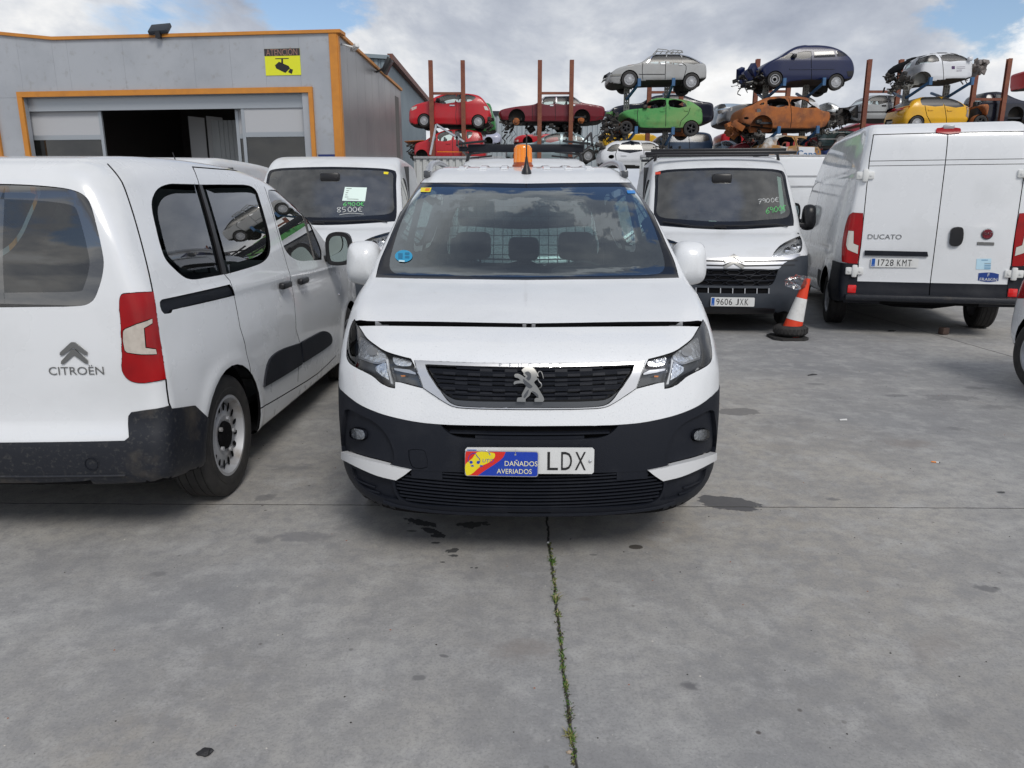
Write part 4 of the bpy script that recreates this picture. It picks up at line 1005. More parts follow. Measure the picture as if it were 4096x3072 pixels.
    # screen stickers, sensor housing, cabin
    b.text  # noqa
    pz = b.trace(cr(C1(1060, 268, 1165, 268, 'c', 1160, 330, 1140, 375, 1085, 375, 1068, 330), 3)); b.sheet('sensor_housing', np.stack([pz[:, 0], pz[:, 2]], -1), 'F', off=-.03, thick=.0, m=M['cabin'])
    def stick(name, pts, m, off=.0015): 
        P = b.trace(np.array([p[:2] for p in pts])); return b.sheet(name, np.stack([P[:, 0], P[:, 2]], -1), 'F', off=off, thick=.0, m=m)
    blu = mat('sticker_blue', (.03, .30, .52), .4); stick('environment_sticker', [(C1(475, 618)[0][0]+35*math.cos(a), C1(475, 618)[0][1]+24*math.sin(a)) for a in np.linspace(2*PI, 0, 25)[:-1]], blu)
    lb = mat('sticker_pale', (.55, .75, .82), .4)
    for P_ in (C1(447, 604, 470, 604, 470, 632, 447, 632), C1(482, 600, 505, 600, 505, 612, 482, 612), C1(482, 618, 505, 618, 505, 630, 482, 630), C1(450, 640, 480, 642, 480, 650, 450, 648)): stick('sticker_mark', P_[::-1], mat('sticker_mark', (.02, .16, .30), .4) if P_[0][1] < 1040 else lb, .003)
    stick('inspection_sticker', C1(566, 262, 620, 262, 612, 284, 561, 284)[::-1], M['yellow']); stick('inspection_mark', C1(590, 266, 612, 266, 608, 279, 586, 279)[::-1], M['orange'], .003)
    stick('paper_strip', C1(1635, 276, 1676, 276, 1682, 292, 1640, 292)[::-1], mat('strip_blue', (.03, .22, .6), .4))
    van_cabin(root, 4.4, .84, 1.28, drv=1)
    # mesh bulkhead behind the seats
    gmb = MB()
    for x in np.arange(-.70, .71, .075): gmb.tube([(x, 3.12, .95), (x*.93, 3.12, 1.62)], .004, 4)
    for z in np.arange(1.0, 1.64, .075): gmb.tube([(-.70, 3.12, z), (.70, 3.12, z)], .004, 4)
    gmb.box(-.74, .74, 3.11, 3.13, .3, .99); gmb.build('bulkhead_grille', M['black'], root)
    # bonnet catch details in the gap
    z_g = float(g[:, 1].mean()); ct = MB()
    for x in (-.66, .66): q = b.front(np.array([[x, z_g]]))[0]; ct.box(x-.03, x+.03, q[1]+.024, q[1]+.04, z_g-.025, z_g+.004)
    for x in (-.02, .02): q = b.front(np.array([[x, z_g]]))[0]; ct.box(x-.008, x+.008, q[1]+.024, q[1]+.034, z_g-.02, z_g+.004)
    ct.build('bonnet_catch', M['silver'], root)
    return b
def lamp_rear(b, sx):
    U, Vv, N = b.basis((sx*.6, .8, 0)); out = []
    for y, x, z in ((4.37, .70, 1.02), (4.28, .88, 1.04), (4.10, .93, 1.04), (4.16, .93, .62), (4.30, .90, .60), (4.38, .74, .62)): P = np.array([sx*x, y, z]); out.append((P@U, P@Vv))
    return out
def lamp_guts(b, parent, s_):
    """reflector bowls, bright strips and divider seen through the lamp cover"""
    HD = np.array((-.55, -.83, .12))
    def loc(pts, sm=2):
        P = b.trace(cr(pts, sm)); return P
    def plate(name, pts, off, m, sm=2, thick=.01):
        P = loc(pts, sm)
        if s_ > 0: P = P*np.array([-1, 1, 1])
        D = HD*np.array([1 if s_ < 0 else -1, 1, 1]); U, Vv, N = b.basis(D); Q = np.stack([P@U, P@Vv], -1)
        if s_ > 0: Q = Q[::-1]
        return b.sheet(name, Q, D, off=off, thick=thick, m=m, cell=.06, parent=parent)
    plate('main_reflector', CHL(205, 290, 225, 250, 300, 290, 430, 360, 500, 420, 515, 475, 470, 505, 400, 530, 320, 505, 230, 478, 190, 455), -.022, M['fog'])
    plate('reflector_surround', CHL(195, 250, 'c', 215, 225, 300, 265, 500, 385, 'c', 540, 500, 'c', 400, 545, 300, 520, 175, 475, 'c', 190, 330), -.028, M['silver'])
    plate('reflector_centre', CHL(300, 380, 340, 345, 400, 365, 425, 410, 390, 450, 330, 450, 300, 420), -.016, M['lens'] if 0 else M['cover'])
    plate('inner_reflector', CHL(595, 470, 640, 450, 760, 485, 800, 510, 800, 560, 760, 575, 640, 565, 605, 530), -.020, M['fog'])
    plate('light_guide', CHL(525, 510, 'c', 548, 505, 'c', 605, 790, 'c', 578, 785, 'c', 550, 640), -.010, mat('light_guide', (.85, .87, .9), .15, coat=.5) if 'lg' not in M else M['lg'], 1)
    plate('indicator', CHL(395, 590, 'c', 500, 535, 'c', 520, 545, 'c', 552, 745, 'c', 470, 700, 'c', 400, 640, 'c'), -.016, M['fog'], 1)
    plate('lamp_bezel', CHL(600, 600, 'c', 780, 620, 850, 660, 'c', 850, 680, 'c', 700, 650, 610, 625, 'c'), -.022, M['silver'], 1)
    plate('amber_reflector', CHL(680, 690, 730, 690, 730, 705, 690, 708), -.02, M['orange'], 1)
# ------------------------------------------------------------------ left neighbour: compact van seen from behind
def build_left_van():
    L = 4.403; w = -.012; fx, fy = -2.406 - math.sin(w)*L, 3.035 + math.cos(w)*L
    root = thing('parked_van', 'white compact van at the left seen from behind, red tail lamp and steel wheels', 'van', (fx, fy, 0), w+PI)
    b = small_van(.03, .035).begin(root, root.location, w+PI)
    side_cuts_from_photo(b); side_cuts(b, '-+')
    TD = (-.62, .78, 0)
    b.cut('tail_lamp', TD, CB2(742, 118, 790, 109, 932, 101, 'c', 960, 300, 1012, 637, 'c', 940, 651, 850, 660, 785, 640, 745, 585, 745, 490, 737, 300, 728, 160), px=True, sm=3)
    b.cut('tail_insert', TD, CTL(805, 712, 'c', 808, 770, 'c', 712, 830, 'c', 735, 1075, 'c', 855, 1095, 'c', 868, 1160, 'c', 680, 1160, 510, 1135, 'c', 478, 1105, 458, 870, 490, 835), px=True, sm=2)
    Q = b.cut('rear_window', 'R', CB(-60, 283, 'c', 120, 287, 300, 299, 430, 318, 500, 345, 540, 385, 565, 450, 592, 555, 618, 670, 632, 760, 622, 850, 598, 930, 570, 990, 530, 1018, 470, 1028, 200, 1033, -60, 1036, 'c'), px=True, sm=3); b.cut('rear_glass', 'R', inset(Q, .06))
    b.cut('bumper', TD, CB2(-400, 1026, 'c', 60, 1023, 760, 1012, 790, 990, 'c', 784, 900, 786, 860, 802, 838, 'c', 900, 823, 1030, 798, 'c', 1046, 815, 'c', 1186, 797, 'c', 1500, 1100, 1300, 1500, 'c', 600, 1500, -400, 1500, 'c'), px=True, sm=1, only=['body'], lim=lambda c: c.y > 3.9)
    U, Vv, N = b.basis(TD)
    b.cut('bumper', 'R', np.array([(1.2, .47), (-.2, .47), (-.2, 0), (1.2, 0)]), only=['body'])
    b.stripe('seam', TD, CB(655, 160, 700, 210, 745, 275, 800, 425, 850, 595, 900, 790, 925, 905, 932, 942), .006, px=True, sm=3, only=['body'])
    b.stripe('seam', TD, CB2(1012, 637, 1030, 780, 1044, 812), .006, px=True, sm=2, only=['body'])
    b.stripe('seam', 'R', [(.22, 1.68), (.22, .50)], .006, only=['body'])
    # windscreen on the far end
    b.cut('windscreen', 'F', cr([(-.66, 1.63), (0, 1.655), (.66, 1.63), (.80, 1.20), (.70, 1.17), (0, 1.15), (-.70, 1.17), (-.80, 1.20)], 3))
    b.freeze(); vis = ['windscreen', 'quarter_window', 'slide_window', 'door_window', 'rear_window', 'rear_glass', 'window_border', 'arch']
    b.part('body', 'body', M['white2'], rim=.016, gap=.001, rimmat=M['dark']); b.part('bumper', 'rear_bumper', M['plastic_dirty'], off=.006, rim=.02, gap=0)
    b.part('windscreen', 'windscreen', M['wglass'], off=-.002, rim=0); b.part('rear_window', 'rear_window_border', M['bglass'], off=-.006, rim=0, gap=0); b.part('rear_glass', 'rear_window', M['rglass'], off=-.006, rim=0, gap=0)
    t = b.part('tail_lamp', 'tail_lamp', M['red_lens'], off=.006, rim=.02, gap=.003); b.part('tail_insert', 'clear_lens', M['clear_lens'], off=.008, rim=.004, gap=.001, parent=t)
    side_parts(b); b.belly(); b.backing(vis)
    wheel_well(b, .892, .33, .385); wheel_well(b, 3.677, .33, .385)
    for x in (-.79, .79):
        for y in (.892, 3.677): wheel(root, x, y, .325, .20, 'steel', 1 if x > 0 else -1, rimr=.66)
    # emblem and lettering on the rear door
    ems = []
    for pts in (CB2(370, 487, 'c', 372, 470, 'c', 438, 409, 'c', 460, 409, 'c', 536, 470, 'c', 537, 488, 'c', 522, 486, 'c', 452, 440, 'c', 386, 489, 'c'), CB2(377, 541, 'c', 379, 524, 'c', 444, 452, 'c', 462, 452, 'c', 539, 520, 'c', 541, 540, 'c', 525, 537, 'c', 455, 486, 'c', 394, 541, 'c')):
        P = b.trace(np.array([p[:2] for p in pts])); q = np.stack([P[:, 0], P[:, 2]], -1)[::-1]; ar = np.sum(q[:, 0]*np.roll(q[:, 1], -1)-np.roll(q[:, 0], -1)*q[:, 1])
        ems.append(b.sheet('emblem_chevron', q, 'R', off=.008, thick=.006, m=M['emblem'], cell=.1))
    c = b.trace(CB2(468, 581))[0]; b.text('rear_letters', 'CITROËN', (c[0], c[2]-.004), .050, 'R', M['emblem'], off=.004, sx=1.12)
    # handles, bead lock, fuel of the sliding door
    for px in (CB(1718, 900), CB(1828, 874)):
        p = b.trace(px)[0]; h = MB(); h.box(-.03, .012, -.085, .085, -.022, .022, bev=.014); h.xf(Matrix.Translation((p[0]-.018, p[1], p[2]))); h.build('door_handle', M['black'], root, 60)
        ring = MB(); V = [(p[0]+.004-.006*0, p[1]+.038*math.cos(a), p[2]+.034*math.sin(a)) for a in np.linspace(0, 2*PI, 19)[:-1]]
    p = b.trace(CB2(2068, 118))[0]; k = MB(); k.lathe([(0, -.006), (.010, -.004), (.012, .004)], 12, 0, 'x', tuple(p)); k.build('side_repeater', M['chrome'], root)
    # tow cover ring on bumper
    p = b.trace(CB2(565, 1150))[0]; r_ = MB(); r_.tube([(p[0]+.028*math.cos(a), p[1]+.010, p[2]+.028*math.sin(a)) for a in np.linspace(0, 2*PI, 25)[:-1]], .002, 4, closed=True); r_.build('tow_hook_cover', M['plastic'], root)
    l = MB(); xs = np.linspace(-.70, .85, 24); P = b.front(np.stack([xs, np.full(24, .36)], -1), -1); l.tube([(q[0], q[1]+.006, q[2]) for q in P], .006, 5); l.build('bumper_crease', M['plastic_dirty'], root)
    p = b.top(np.array([[0.0, 1.98]]))[0]; an = MB(); an.lathe([(.03, -.01), (.026, .01), (.012, .04)], 12, 0, 'z', tuple(p)); an.tube([tuple(p+[0, 0, .03]), tuple(p+[0, .10, .20])], [.006, .003], 6); an.build('aerial', M['black'], root)
    for s_ in (-1, 1): mirror(root, s_*1.0, 1.50, 1.20, M['black'], s_, M['chrome'], .20, .25, .14, .10)
    van_cabin(root, 4.4, .84, 1.28, drv=1, rear=False); 
    for x in (-.45, .0, .45): seat(root, x, 3.1, w=.42, h=.5)
    return b
# ------------------------------------------------------------------ ground
CGB = crop(1350, 1850, .7366); CG8 = crop(2900, 1250, .5407); CD = crop(3000, 480, .5547); CD5 = crop(3250, 1000, .38246); CW = crop(0, 80, .7911)
def S22(*p): return [(p[i]*1.85172, p[i+1]*1.85172) for i in range(0, len(p), 2)]
def gpt(px): return at_z(px[0], px[1])
def build_ground():
    m = bpy.data.materials.new('concrete_yard'); m.use_nodes = True; nt = m.node_tree; N = nt.nodes; L = nt.links; p = N['Principled BSDF']
    tc = N.new('ShaderNodeTexCoord'); P = tc.outputs['Object']
    def noise(scale, det=6, rough=.6, vec=None, dist=0, xs=None):
        n = N.new('ShaderNodeTexNoise'); n.inputs['Scale'].default_value = scale; n.inputs['Detail'].default_value = det; n.inputs['Roughness'].default_value = rough; n.inputs['Distortion'].default_value = dist
        v = vec or P
        if xs is not None:
            mp = N.new('ShaderNodeMapping'); L.new(v, mp.inputs[0]); mp.inputs['Scale'].default_value = xs[0]; mp.inputs['Rotation'].default_value = (0, 0, xs[1]); mp.inputs['Location'].default_value = xs[2]; v = mp.outputs[0]
        L.new(v, n.inputs['Vector']); return n
    def mth(op, a, b=None, c=None, cl=False):
        n = N.new('ShaderNodeMath'); n.operation = op; n.use_clamp = cl
        for i, q in enumerate((a, b, c)):
            if q is None: continue
            if isinstance(q, (int, float)): n.inputs[i].default_value = q
            else: L.new(q, n.inputs[i])
        return n.outputs[0]
    def rng_(v, a, b, c=0., d=1., sm=False):
        n = N.new('ShaderNodeMapRange'); n.interpolation_type = 'SMOOTHSTEP' if sm else 'LINEAR'
        for k, q in zip(('From Min', 'From Max', 'To Min', 'To Max'), (a, b, c, d)): n.inputs[k].default_value = q
        L.new(v, n.inputs['Value']); return n.outputs[0]
    col = None
    def mix(a, c2, f):
        n = N.new('ShaderNodeMix'); n.data_type = 'RGBA'; L.new(f, n.inputs['Factor'])
        if isinstance(a, tuple): n.inputs['A'].default_value = (*a, 1)
        else: L.new(a, n.inputs['A'])
        n.inputs['B'].default_value = (*c2, 1); return n.outputs['Result']
    c = mix((.42, .417, .405), (.235, .24, .248), rng_(noise(.45, 9, .62).outputs[0], .36, .66))
    c = mix(c, (.42, .39, .34), rng_(noise(.22, 6, xs=((1, 1, 1), 0, (31, 7, 0))).outputs[0], .44, .66, 0, .8))
    c = mix(c, (.19, .19, .195), rng_(noise(1.6, 10, .68, dist=.5).outputs[0], .46, .68, 0, .6))
    c = mix(c, (.42, .415, .40), rng_(noise(6.5, 8, .7, xs=((1, 1, 1), 0, (3, 9, 0))).outputs[0], .55, .8, 0, .5))
    c = mix(c, (.30, .26, .21), rng_(noise(1.2, 7, .6, xs=((1, 1, 1), 0, (13, 2, 0))).outputs[0], .60, .78, 0, .45))
    # long soft tyre marks
    for sx, ang, off in (((.9, .07, 1), 1.0, (4, 1, 0)), ((.8, .06, 1), 1.35, (8, 5, 0)), ((1.1, .05, 1), -.9, (2, 7, 0))):
        c = mix(c, (.17, .172, .18), rng_(noise(3.0, 5, .5, xs=(sx, ang, off)).outputs[0], .58, .74, 0, .22))
    c = mix(c, (.24, .24, .245), rng_(noise(14, 7, .7, xs=((1, 1, 1), 0, (5, 1, 0))).outputs[0], .44, .62, 0, .6))
    c = mix(c, (.50, .495, .48), rng_(noise(5, 9, .7, xs=((1, 1, 1), 0, (15, 4, 0))).outputs[0], .50, .70, 0, .6))
    # fine grain
    c = mix(c, (.17, .17, .17), rng_(noise(95, 4, .7).outputs[0], .48, .78, 0, .75))
    c = mix(c, (.56, .55, .53), rng_(noise(60, 3, .7, xs=((1, 1, 1), 0, (3, 3, 0))).outputs[0], .63, .76, 0, .6))
    vo = N.new('ShaderNodeTexVoronoi'); vo.inputs['Scale'].default_value = 9.0; L.new(P, vo.inputs['Vector'])
    spk = mth('MULTIPLY', rng_(vo.outputs['Distance'], .05, .09, 1, 0), rng_(noise(1.7, 3).outputs[0], .5, .62)); c = mix(c, (.11, .10, .095), spk)
    # wobble for edges
    wob = noise(9, 6, .65); wob2 = noise(2.5, 4, .6)
    w1 = rng_(wob.outputs[0], 0, 1, -1, 1); w2 = rng_(wob2.outputs[0], 0, 1, -1, 1)
    w3 = rng_(noise(38, 5, .6).outputs[0], 0, 1, -1, 1)
    sep = N.new('ShaderNodeSeparateXYZ'); L.new(P, sep.inputs[0])
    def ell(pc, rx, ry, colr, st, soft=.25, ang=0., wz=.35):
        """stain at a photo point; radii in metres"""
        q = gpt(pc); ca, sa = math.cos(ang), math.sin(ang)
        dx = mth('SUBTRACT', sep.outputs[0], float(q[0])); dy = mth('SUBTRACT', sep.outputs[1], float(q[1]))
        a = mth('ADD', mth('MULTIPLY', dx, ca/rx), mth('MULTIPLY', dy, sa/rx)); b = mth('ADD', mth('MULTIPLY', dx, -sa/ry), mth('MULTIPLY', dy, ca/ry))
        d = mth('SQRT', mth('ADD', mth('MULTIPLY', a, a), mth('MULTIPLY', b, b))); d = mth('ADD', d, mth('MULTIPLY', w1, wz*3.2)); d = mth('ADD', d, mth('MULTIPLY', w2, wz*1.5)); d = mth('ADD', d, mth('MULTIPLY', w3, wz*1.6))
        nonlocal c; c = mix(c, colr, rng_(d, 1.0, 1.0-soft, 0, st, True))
    K = (.05, .051, .053); G = (.14, .14, .145); B = (.22, .195, .18)
    for px, rx, ry, cc, st, so, an, wz in (
        (CGB(450, 325)[0], .10, .030, K, .95, .15, -.5, .5), (CGB(510, 370)[0], .055, .020, K, .95, .15, -.6, .5), (CGB(548, 398)[0], .035, .022, K, .95, .15, 0, .4), (CGB(528, 436)[0], .022, .010, K, .95, .15, 0, .4),
        (CGB(630, 478)[0], .032, .018, K, .9, .15, .5, .6), (CGB(632, 506)[0], .022, .014, K, .9, .15, 0, .5), (CGB(712, 336)[0], .085, .030, K, .85, .2, 0, .55), (CGB(408, 372)[0], .027, .011, K, .85, .2, 0, .3), (CGB(570, 541)[0], .014, .008, K, .8, .2, 0, .3),
        (CGB(728, 571)[0], .008, .006, K, .9, .2, 0, .2), (CGB(755, 572)[0], .010, .008, K, .9, .2, 0, .2), (CGB(1618, 458)[0], .033, .022, (.05, .042, .035), .9, .15, 0, .12), (CGB(1390, 500)[0], .02, .012, G, .7, .4, 0, .3),
        (CGB(1915, 1215)[0], .045, .035, G, .75, .7, 0, .4), (CGB(1010, 1010)[0], .16, .09, B, .55, .9, 0, .3), (CGB(440, 1170)[0], .03, .016, G, .7, .5, 0, .4), (CGB(575, 1050)[0], .018, .008, G, .8, .4, -.3, .3), (CGB(1340, 742)[0], .03, .02, B, .5, .6, 0, .3),
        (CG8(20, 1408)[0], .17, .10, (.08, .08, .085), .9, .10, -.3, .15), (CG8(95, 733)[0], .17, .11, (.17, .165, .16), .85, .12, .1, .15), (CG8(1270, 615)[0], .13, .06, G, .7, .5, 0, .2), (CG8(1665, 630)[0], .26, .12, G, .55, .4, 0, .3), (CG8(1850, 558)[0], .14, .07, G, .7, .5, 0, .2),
        (CG8(1370, 970)[0], .24, .14, B, .6, .9, -.2, .3), (CG8(1700, 860)[0], .14, .08, G, .55, .8, 0, .3), (CG8(2000, 700)[0], .2, .1, G, .5, .7, 0, .3), (CG8(800, 1382)[0], .05, .03, G, .7, .5, 0, .3), (CG8(2040, 1330)[0], .025, .02, K, .95, .2, 0, .3), (CG8(670, 528)[0], .10, .06, G, .5, .6, 0, .3),
        (S22(575, 1165)[0], .07, .05, G, .5, .7, 0, .3), (S22(655, 1160)[0], .15, .07, (.17, .17, .18), .6, .5, 0, .25), (S22(340, 1240)[0], .05, .03, G, .5, .6, 0, .3), (S22(2130, 1272)[0], .05, .035, G, .75, .5, 0, .4), (S22(1490, 1482)[0], .025, .018, G, .6, .5, 0, .3), (S22(573, 1075)[0], .06, .05, G, .6, .4, 0, .3),
        (S22(640, 1010)[0], .18, .09, G, .45, .8, 0, .3), (S22(2050, 1560)[0], .08, .06, G, .35, .8, 0, .4), (S22(2020, 1400)[0], .2, .1, B, .35, .9, .4, .3), (S22(1700, 910)[0], .3, .12, G, .3, .9, .3, .3), (S22(2000, 870)[0], .4, .14, G, .35, .9, .2, .3)):
        ell(px, rx, ry, cc, st, so, an, wz)
    # joints
    jm = None
    def joint(p0, p1, w, wobble, seg=None):
        nonlocal jm
        a = gpt(p0)[:2]; b_ = gpt(p1)[:2]; t = b_-a; l = np.hypot(*t); n_ = np.array([-t[1], t[0]])/l; cc = float(n_@a)
        d = mth('ADD', mth('MULTIPLY', sep.outputs[0], float(n_[0])), mth('MULTIPLY', sep.outputs[1], float(n_[1]))); d = mth('SUBTRACT', d, cc)
        d = mth('ADD', d, mth('MULTIPLY', w1, wobble)); d = mth('ABSOLUTE', d); k = rng_(d, w*1.6, w*.6, 0, 1)
        if seg is not None:
            tt = t/l; s_ = mth('ADD', mth('MULTIPLY', sep.outputs[0], float(tt[0])), mth('MULTIPLY', sep.outputs[1], float(tt[1]))); k = mth('MULTIPLY', k, rng_(s_, float(tt@a)+seg[0], float(tt@a)+seg[0]+.05, 0, 1))
        jm = k if jm is None else mth('MAXIMUM', jm, k)
    joint(S22(1180, 1120)[0], S22(1240, 1650)[0], .0045, .022)
    joint(S22(0, 1087)[0], S22(2212, 1098)[0], .0032, .010)
    joint(CG8(1350, 105)[0], CG8(2150, 335)[0], .006, .01); joint(S22(200, 620)[0], S22(2212, 640)[0], .006, .01)
    c = mix(c, (.028, .026, .022), jm)
    L.new(c, p.inputs['Base Color']); L.new(rng_(noise(4, 6).outputs[0], .3, .7, .62, .85), p.inputs['Roughness'])
    bp = N.new('ShaderNodeBump'); bp.inputs['Strength'].default_value = .35; bp.inputs['Distance'].default_value = .004
    h = mth('SUBTRACT', mth('MULTIPLY', noise(70, 8, .7).outputs[0], .6), mth('MULTIPLY', jm, 3.0)); L.new(h, bp.inputs['Height']); L.new(bp.outputs[0], p.inputs['Normal'])
    mesh_obj('ground', [(-400, -60, 0), (400, -60, 0), (400, 900, 0), (-400, 900, 0)], [(0, 1, 2, 3)], m, smooth=False)['kind'] = 'structure'
build_ground()

# ------------------------------------------------------------------ workshop
ROOFZ = float(at_y(1345, 130, 16.5)[2])
def vwall(a, b):
    """vertical plane through two ground points: local frame s along a->b, z up, n toward camera"""
    a = np.array(a[:2], float); b = np.array(b[:2], float); t = b-a; l = np.hypot(*t); t = t/l; n = np.array([t[1], -t[0]])
    if n@(-a) < 0: n = -n
    return a, t, n, l
def wall_uv(w, px):
    a, t, n, l = w; out = []
    for u, v in [q[:2] for q in px]:
        d = ray(u, v); k = ((a-CAMO[:2])@n)/(d[:2]@n); P = CAMO+d*k; out.append(((P[:2]-a)@t, P[2]))
    return out
def slab(mb, w, pts, d0, d1, m=0):
    """outline (s, z) on a wall, from depth d0 to d1 in front of it"""
    a, t, n, l = w; k = len(pts); tri = tessellate_polygon([[Vector((p[0], p[1], 0)) for p in pts]])
    V = [(*(a+t*p[0]+n*d0), p[1]) for p in pts]+[(*(a+t*p[0]+n*d1), p[1]) for p in pts]
    mb.add(V, [tuple(q) for q in tri]+[tuple(k+i for i in q) for q in tri]+[(i, (i+1) % k, k+(i+1) % k, k+i) for i in range(k)], m)
def rect(s0, s1, z0, z1): return [(s0, z0), (s1, z0), (s1, z1), (s0, z1)]
def build_workshop():
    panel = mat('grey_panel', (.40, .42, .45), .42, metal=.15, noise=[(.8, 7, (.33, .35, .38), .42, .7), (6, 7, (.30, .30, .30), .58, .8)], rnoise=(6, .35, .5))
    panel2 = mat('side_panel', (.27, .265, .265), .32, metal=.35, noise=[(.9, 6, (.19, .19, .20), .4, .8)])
    org = mat('orange_trim', (.58, .23, .03), .5, noise=[(3, 5, (.44, .17, .03), .45, .8)])
    frm = mat('aluminium_frame', (.36, .39, .42), .4, metal=.4); wht = mat('door_panel_grey', (.44, .45, .47), .5)
    B = at_z(1345, 130, ROOFZ); A = at_z(214, 159, ROOFZ); D = at_z(1602, 361, ROOFZ); C0 = at_z(-60, 149, ROOFZ)
    t = thing('workshop_building', 'grey panelled workshop with orange trim and a wide half open sliding door', 'building', (0, 0, 0))
    C = A+(A-B)*.45; F = vwall(C, B); G = vwall(B, D); L = F[3]; sA = float(np.hypot(*(A-C)[:2])); zC = wall_uv(F, CW(-90, 84))[0]; zC = ROOFZ+(zC[1]-ROOFZ)*sA/max(.1, sA-zC[0])*.9 if 0 else ROOFZ+.30
    def U(*p): return wall_uv(F, CW(*p))
    o0 = U(90, 362)[0]; o1 = U(1582, 342)[0]; i0 = U(118, 388)[0]; i1 = U(1563, 372)[0]; zt = (i0[1]+i1[1])/2; zo = (o0[1]+o1[1])/2
    # front wall in storeys of panels round the door opening
    rz_ = lambda s_: ROOFZ+(zC-ROOFZ)*max(0, 1-s_/sA)
    mb = MB(); seams = [U(x, 200)[0][0] for x in (-60, 95, 270, 345, 625, 980, 1165, 1340, 1515)]; xs = sorted([0.0]+[q for q in seams if 0 < q < L]+[L])
    for a, b in zip(xs, xs[1:]): slab(mb, F, [(a+.0015, zt if (a+b)/2 < i1[0] and (a+b)/2 > i0[0]-.6 else 0), (b-.0015, zt if (a+b)/2 < i1[0] and (a+b)/2 > i0[0]-.6 else 0), (b-.0015, rz_(b)), (a+.0015, rz_(a))], -.12, 0)
    slab(mb, F, rect(.003, i0[0], 0, zt-.003), -.12, -.002); slab(mb, F, rect(i1[0], L-.003, 0, zt-.003), -.12, -.002)
    mb.build('front_wall', panel, t)
    mb = MB()
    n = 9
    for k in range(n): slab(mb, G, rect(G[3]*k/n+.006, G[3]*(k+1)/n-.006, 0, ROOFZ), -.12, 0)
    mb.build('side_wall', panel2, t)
    mb = MB(); slab(mb, F, [(0, zC-.01), (sA, ROOFZ-.01), (L+.1, ROOFZ-.01), (L+.1, ROOFZ+.055), (sA, ROOFZ+.055), (0, zC+.055)], -.3, .05); slab(mb, G, rect(.06, G[3]+.05, ROOFZ-.012, ROOFZ+.053), -.3, .05); mb.build('roof_trim', org, t)
    mb = MB(); slab(mb, F, rect(L-.16, L+.01, 0, ROOFZ-.012), 0.003, .03); slab(mb, G, rect(-.012, .14, 0, ROOFZ-.014), .003, .03); mb.build('corner_trim', org, t)
    R = MB(); q = [A, B, D, D+np.array([-14, 1, 0]), C]; R.add([(p[0], p[1], ROOFZ-.05) for p in q], [(0, 1, 2, 3, 4)]); R.build('roof', panel2, t)
    # orange frame
    mb = MB(); slab(mb, F, rect(o0[0], o1[0], zt, zo), .003, .06); slab(mb, F, rect(o0[0], i0[0], 0, zt-.002), .003, .06); slab(mb, F, rect(i1[0], o1[0], 0, zt-.002), .003, .06); so = U(3, 600)[0][0]; slab(mb, F, rect(so-.16, so+.02, 0, zo), .003, .06); mb.build('door_frame', org, t)
    s = lambda x, y=400: U(x, y)[0][0]; z = lambda y, x=800: U(x, y)[0][1]
    mb = MB(); slab(mb, F, rect(i0[0]+.002, i1[0]-.002, zt-.28, zt-.004), -.16, -.11); mb.build('door_rail', frm, t)
    glz = glass('door_glass', (.10, .12, .12), 1.8, .03)
    def leaf(x0, x1, ztop, zmid, dep, name='sliding_door'):
        o = MB(); w = .07; zb = .05
        slab(o, F, rect(x0, x0+w, zb, ztop), dep-.05, dep); slab(o, F, rect(x1-w, x1, zb, ztop), dep-.05, dep); slab(o, F, rect(x0+w+.001, x1-w-.001, zmid-.05, zmid+.05), dep-.05, dep-.001); slab(o, F, rect(x0+w+.001, x1-w-.001, zb, zb+.1), dep-.05, dep-.001)
        r = o.build(name, frm, t); o = MB(); slab(o, F, rect(x0+w, x1-w, zmid+.05, ztop-.002), dep-.04, dep-.01); o.build('door_leaf_panel', wht, r)
        o = MB(); slab(o, F, rect(x0+w, x1-w, zb+.1, zmid-.05), dep-.03, dep-.022); o.build('door_leaf_glass', glz, r)
    leaf(i0[0]-.22, s(497, 600), zt-.06, z(590, 300), -.2); leaf(s(1207, 500), i1[0]-.03, zt-.02, z(575, 1400), -.13); leaf(s(1160, 550), s(1260, 500), zt-.2, z(580, 1190), -.32)
    # inside
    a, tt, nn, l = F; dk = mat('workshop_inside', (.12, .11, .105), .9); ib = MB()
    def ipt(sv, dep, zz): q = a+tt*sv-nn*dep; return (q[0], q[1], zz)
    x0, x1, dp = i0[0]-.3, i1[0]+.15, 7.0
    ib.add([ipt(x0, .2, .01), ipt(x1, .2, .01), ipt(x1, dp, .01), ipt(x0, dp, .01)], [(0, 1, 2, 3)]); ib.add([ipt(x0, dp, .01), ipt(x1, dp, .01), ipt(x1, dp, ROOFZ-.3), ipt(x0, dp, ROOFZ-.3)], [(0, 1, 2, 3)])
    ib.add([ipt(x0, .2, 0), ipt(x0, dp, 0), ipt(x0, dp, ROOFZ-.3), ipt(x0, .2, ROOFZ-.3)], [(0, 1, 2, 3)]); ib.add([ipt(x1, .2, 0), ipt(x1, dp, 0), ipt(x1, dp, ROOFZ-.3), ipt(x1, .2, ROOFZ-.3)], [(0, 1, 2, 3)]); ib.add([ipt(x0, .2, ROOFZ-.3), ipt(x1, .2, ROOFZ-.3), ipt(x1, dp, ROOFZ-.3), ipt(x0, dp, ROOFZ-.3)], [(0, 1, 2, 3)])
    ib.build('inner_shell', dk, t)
    cor = mat('inner_sheeting', (.38, .40, .41), .6); c_ = MB(); s0 = s(880, 600)-.1; s1 = s(1230, 600)
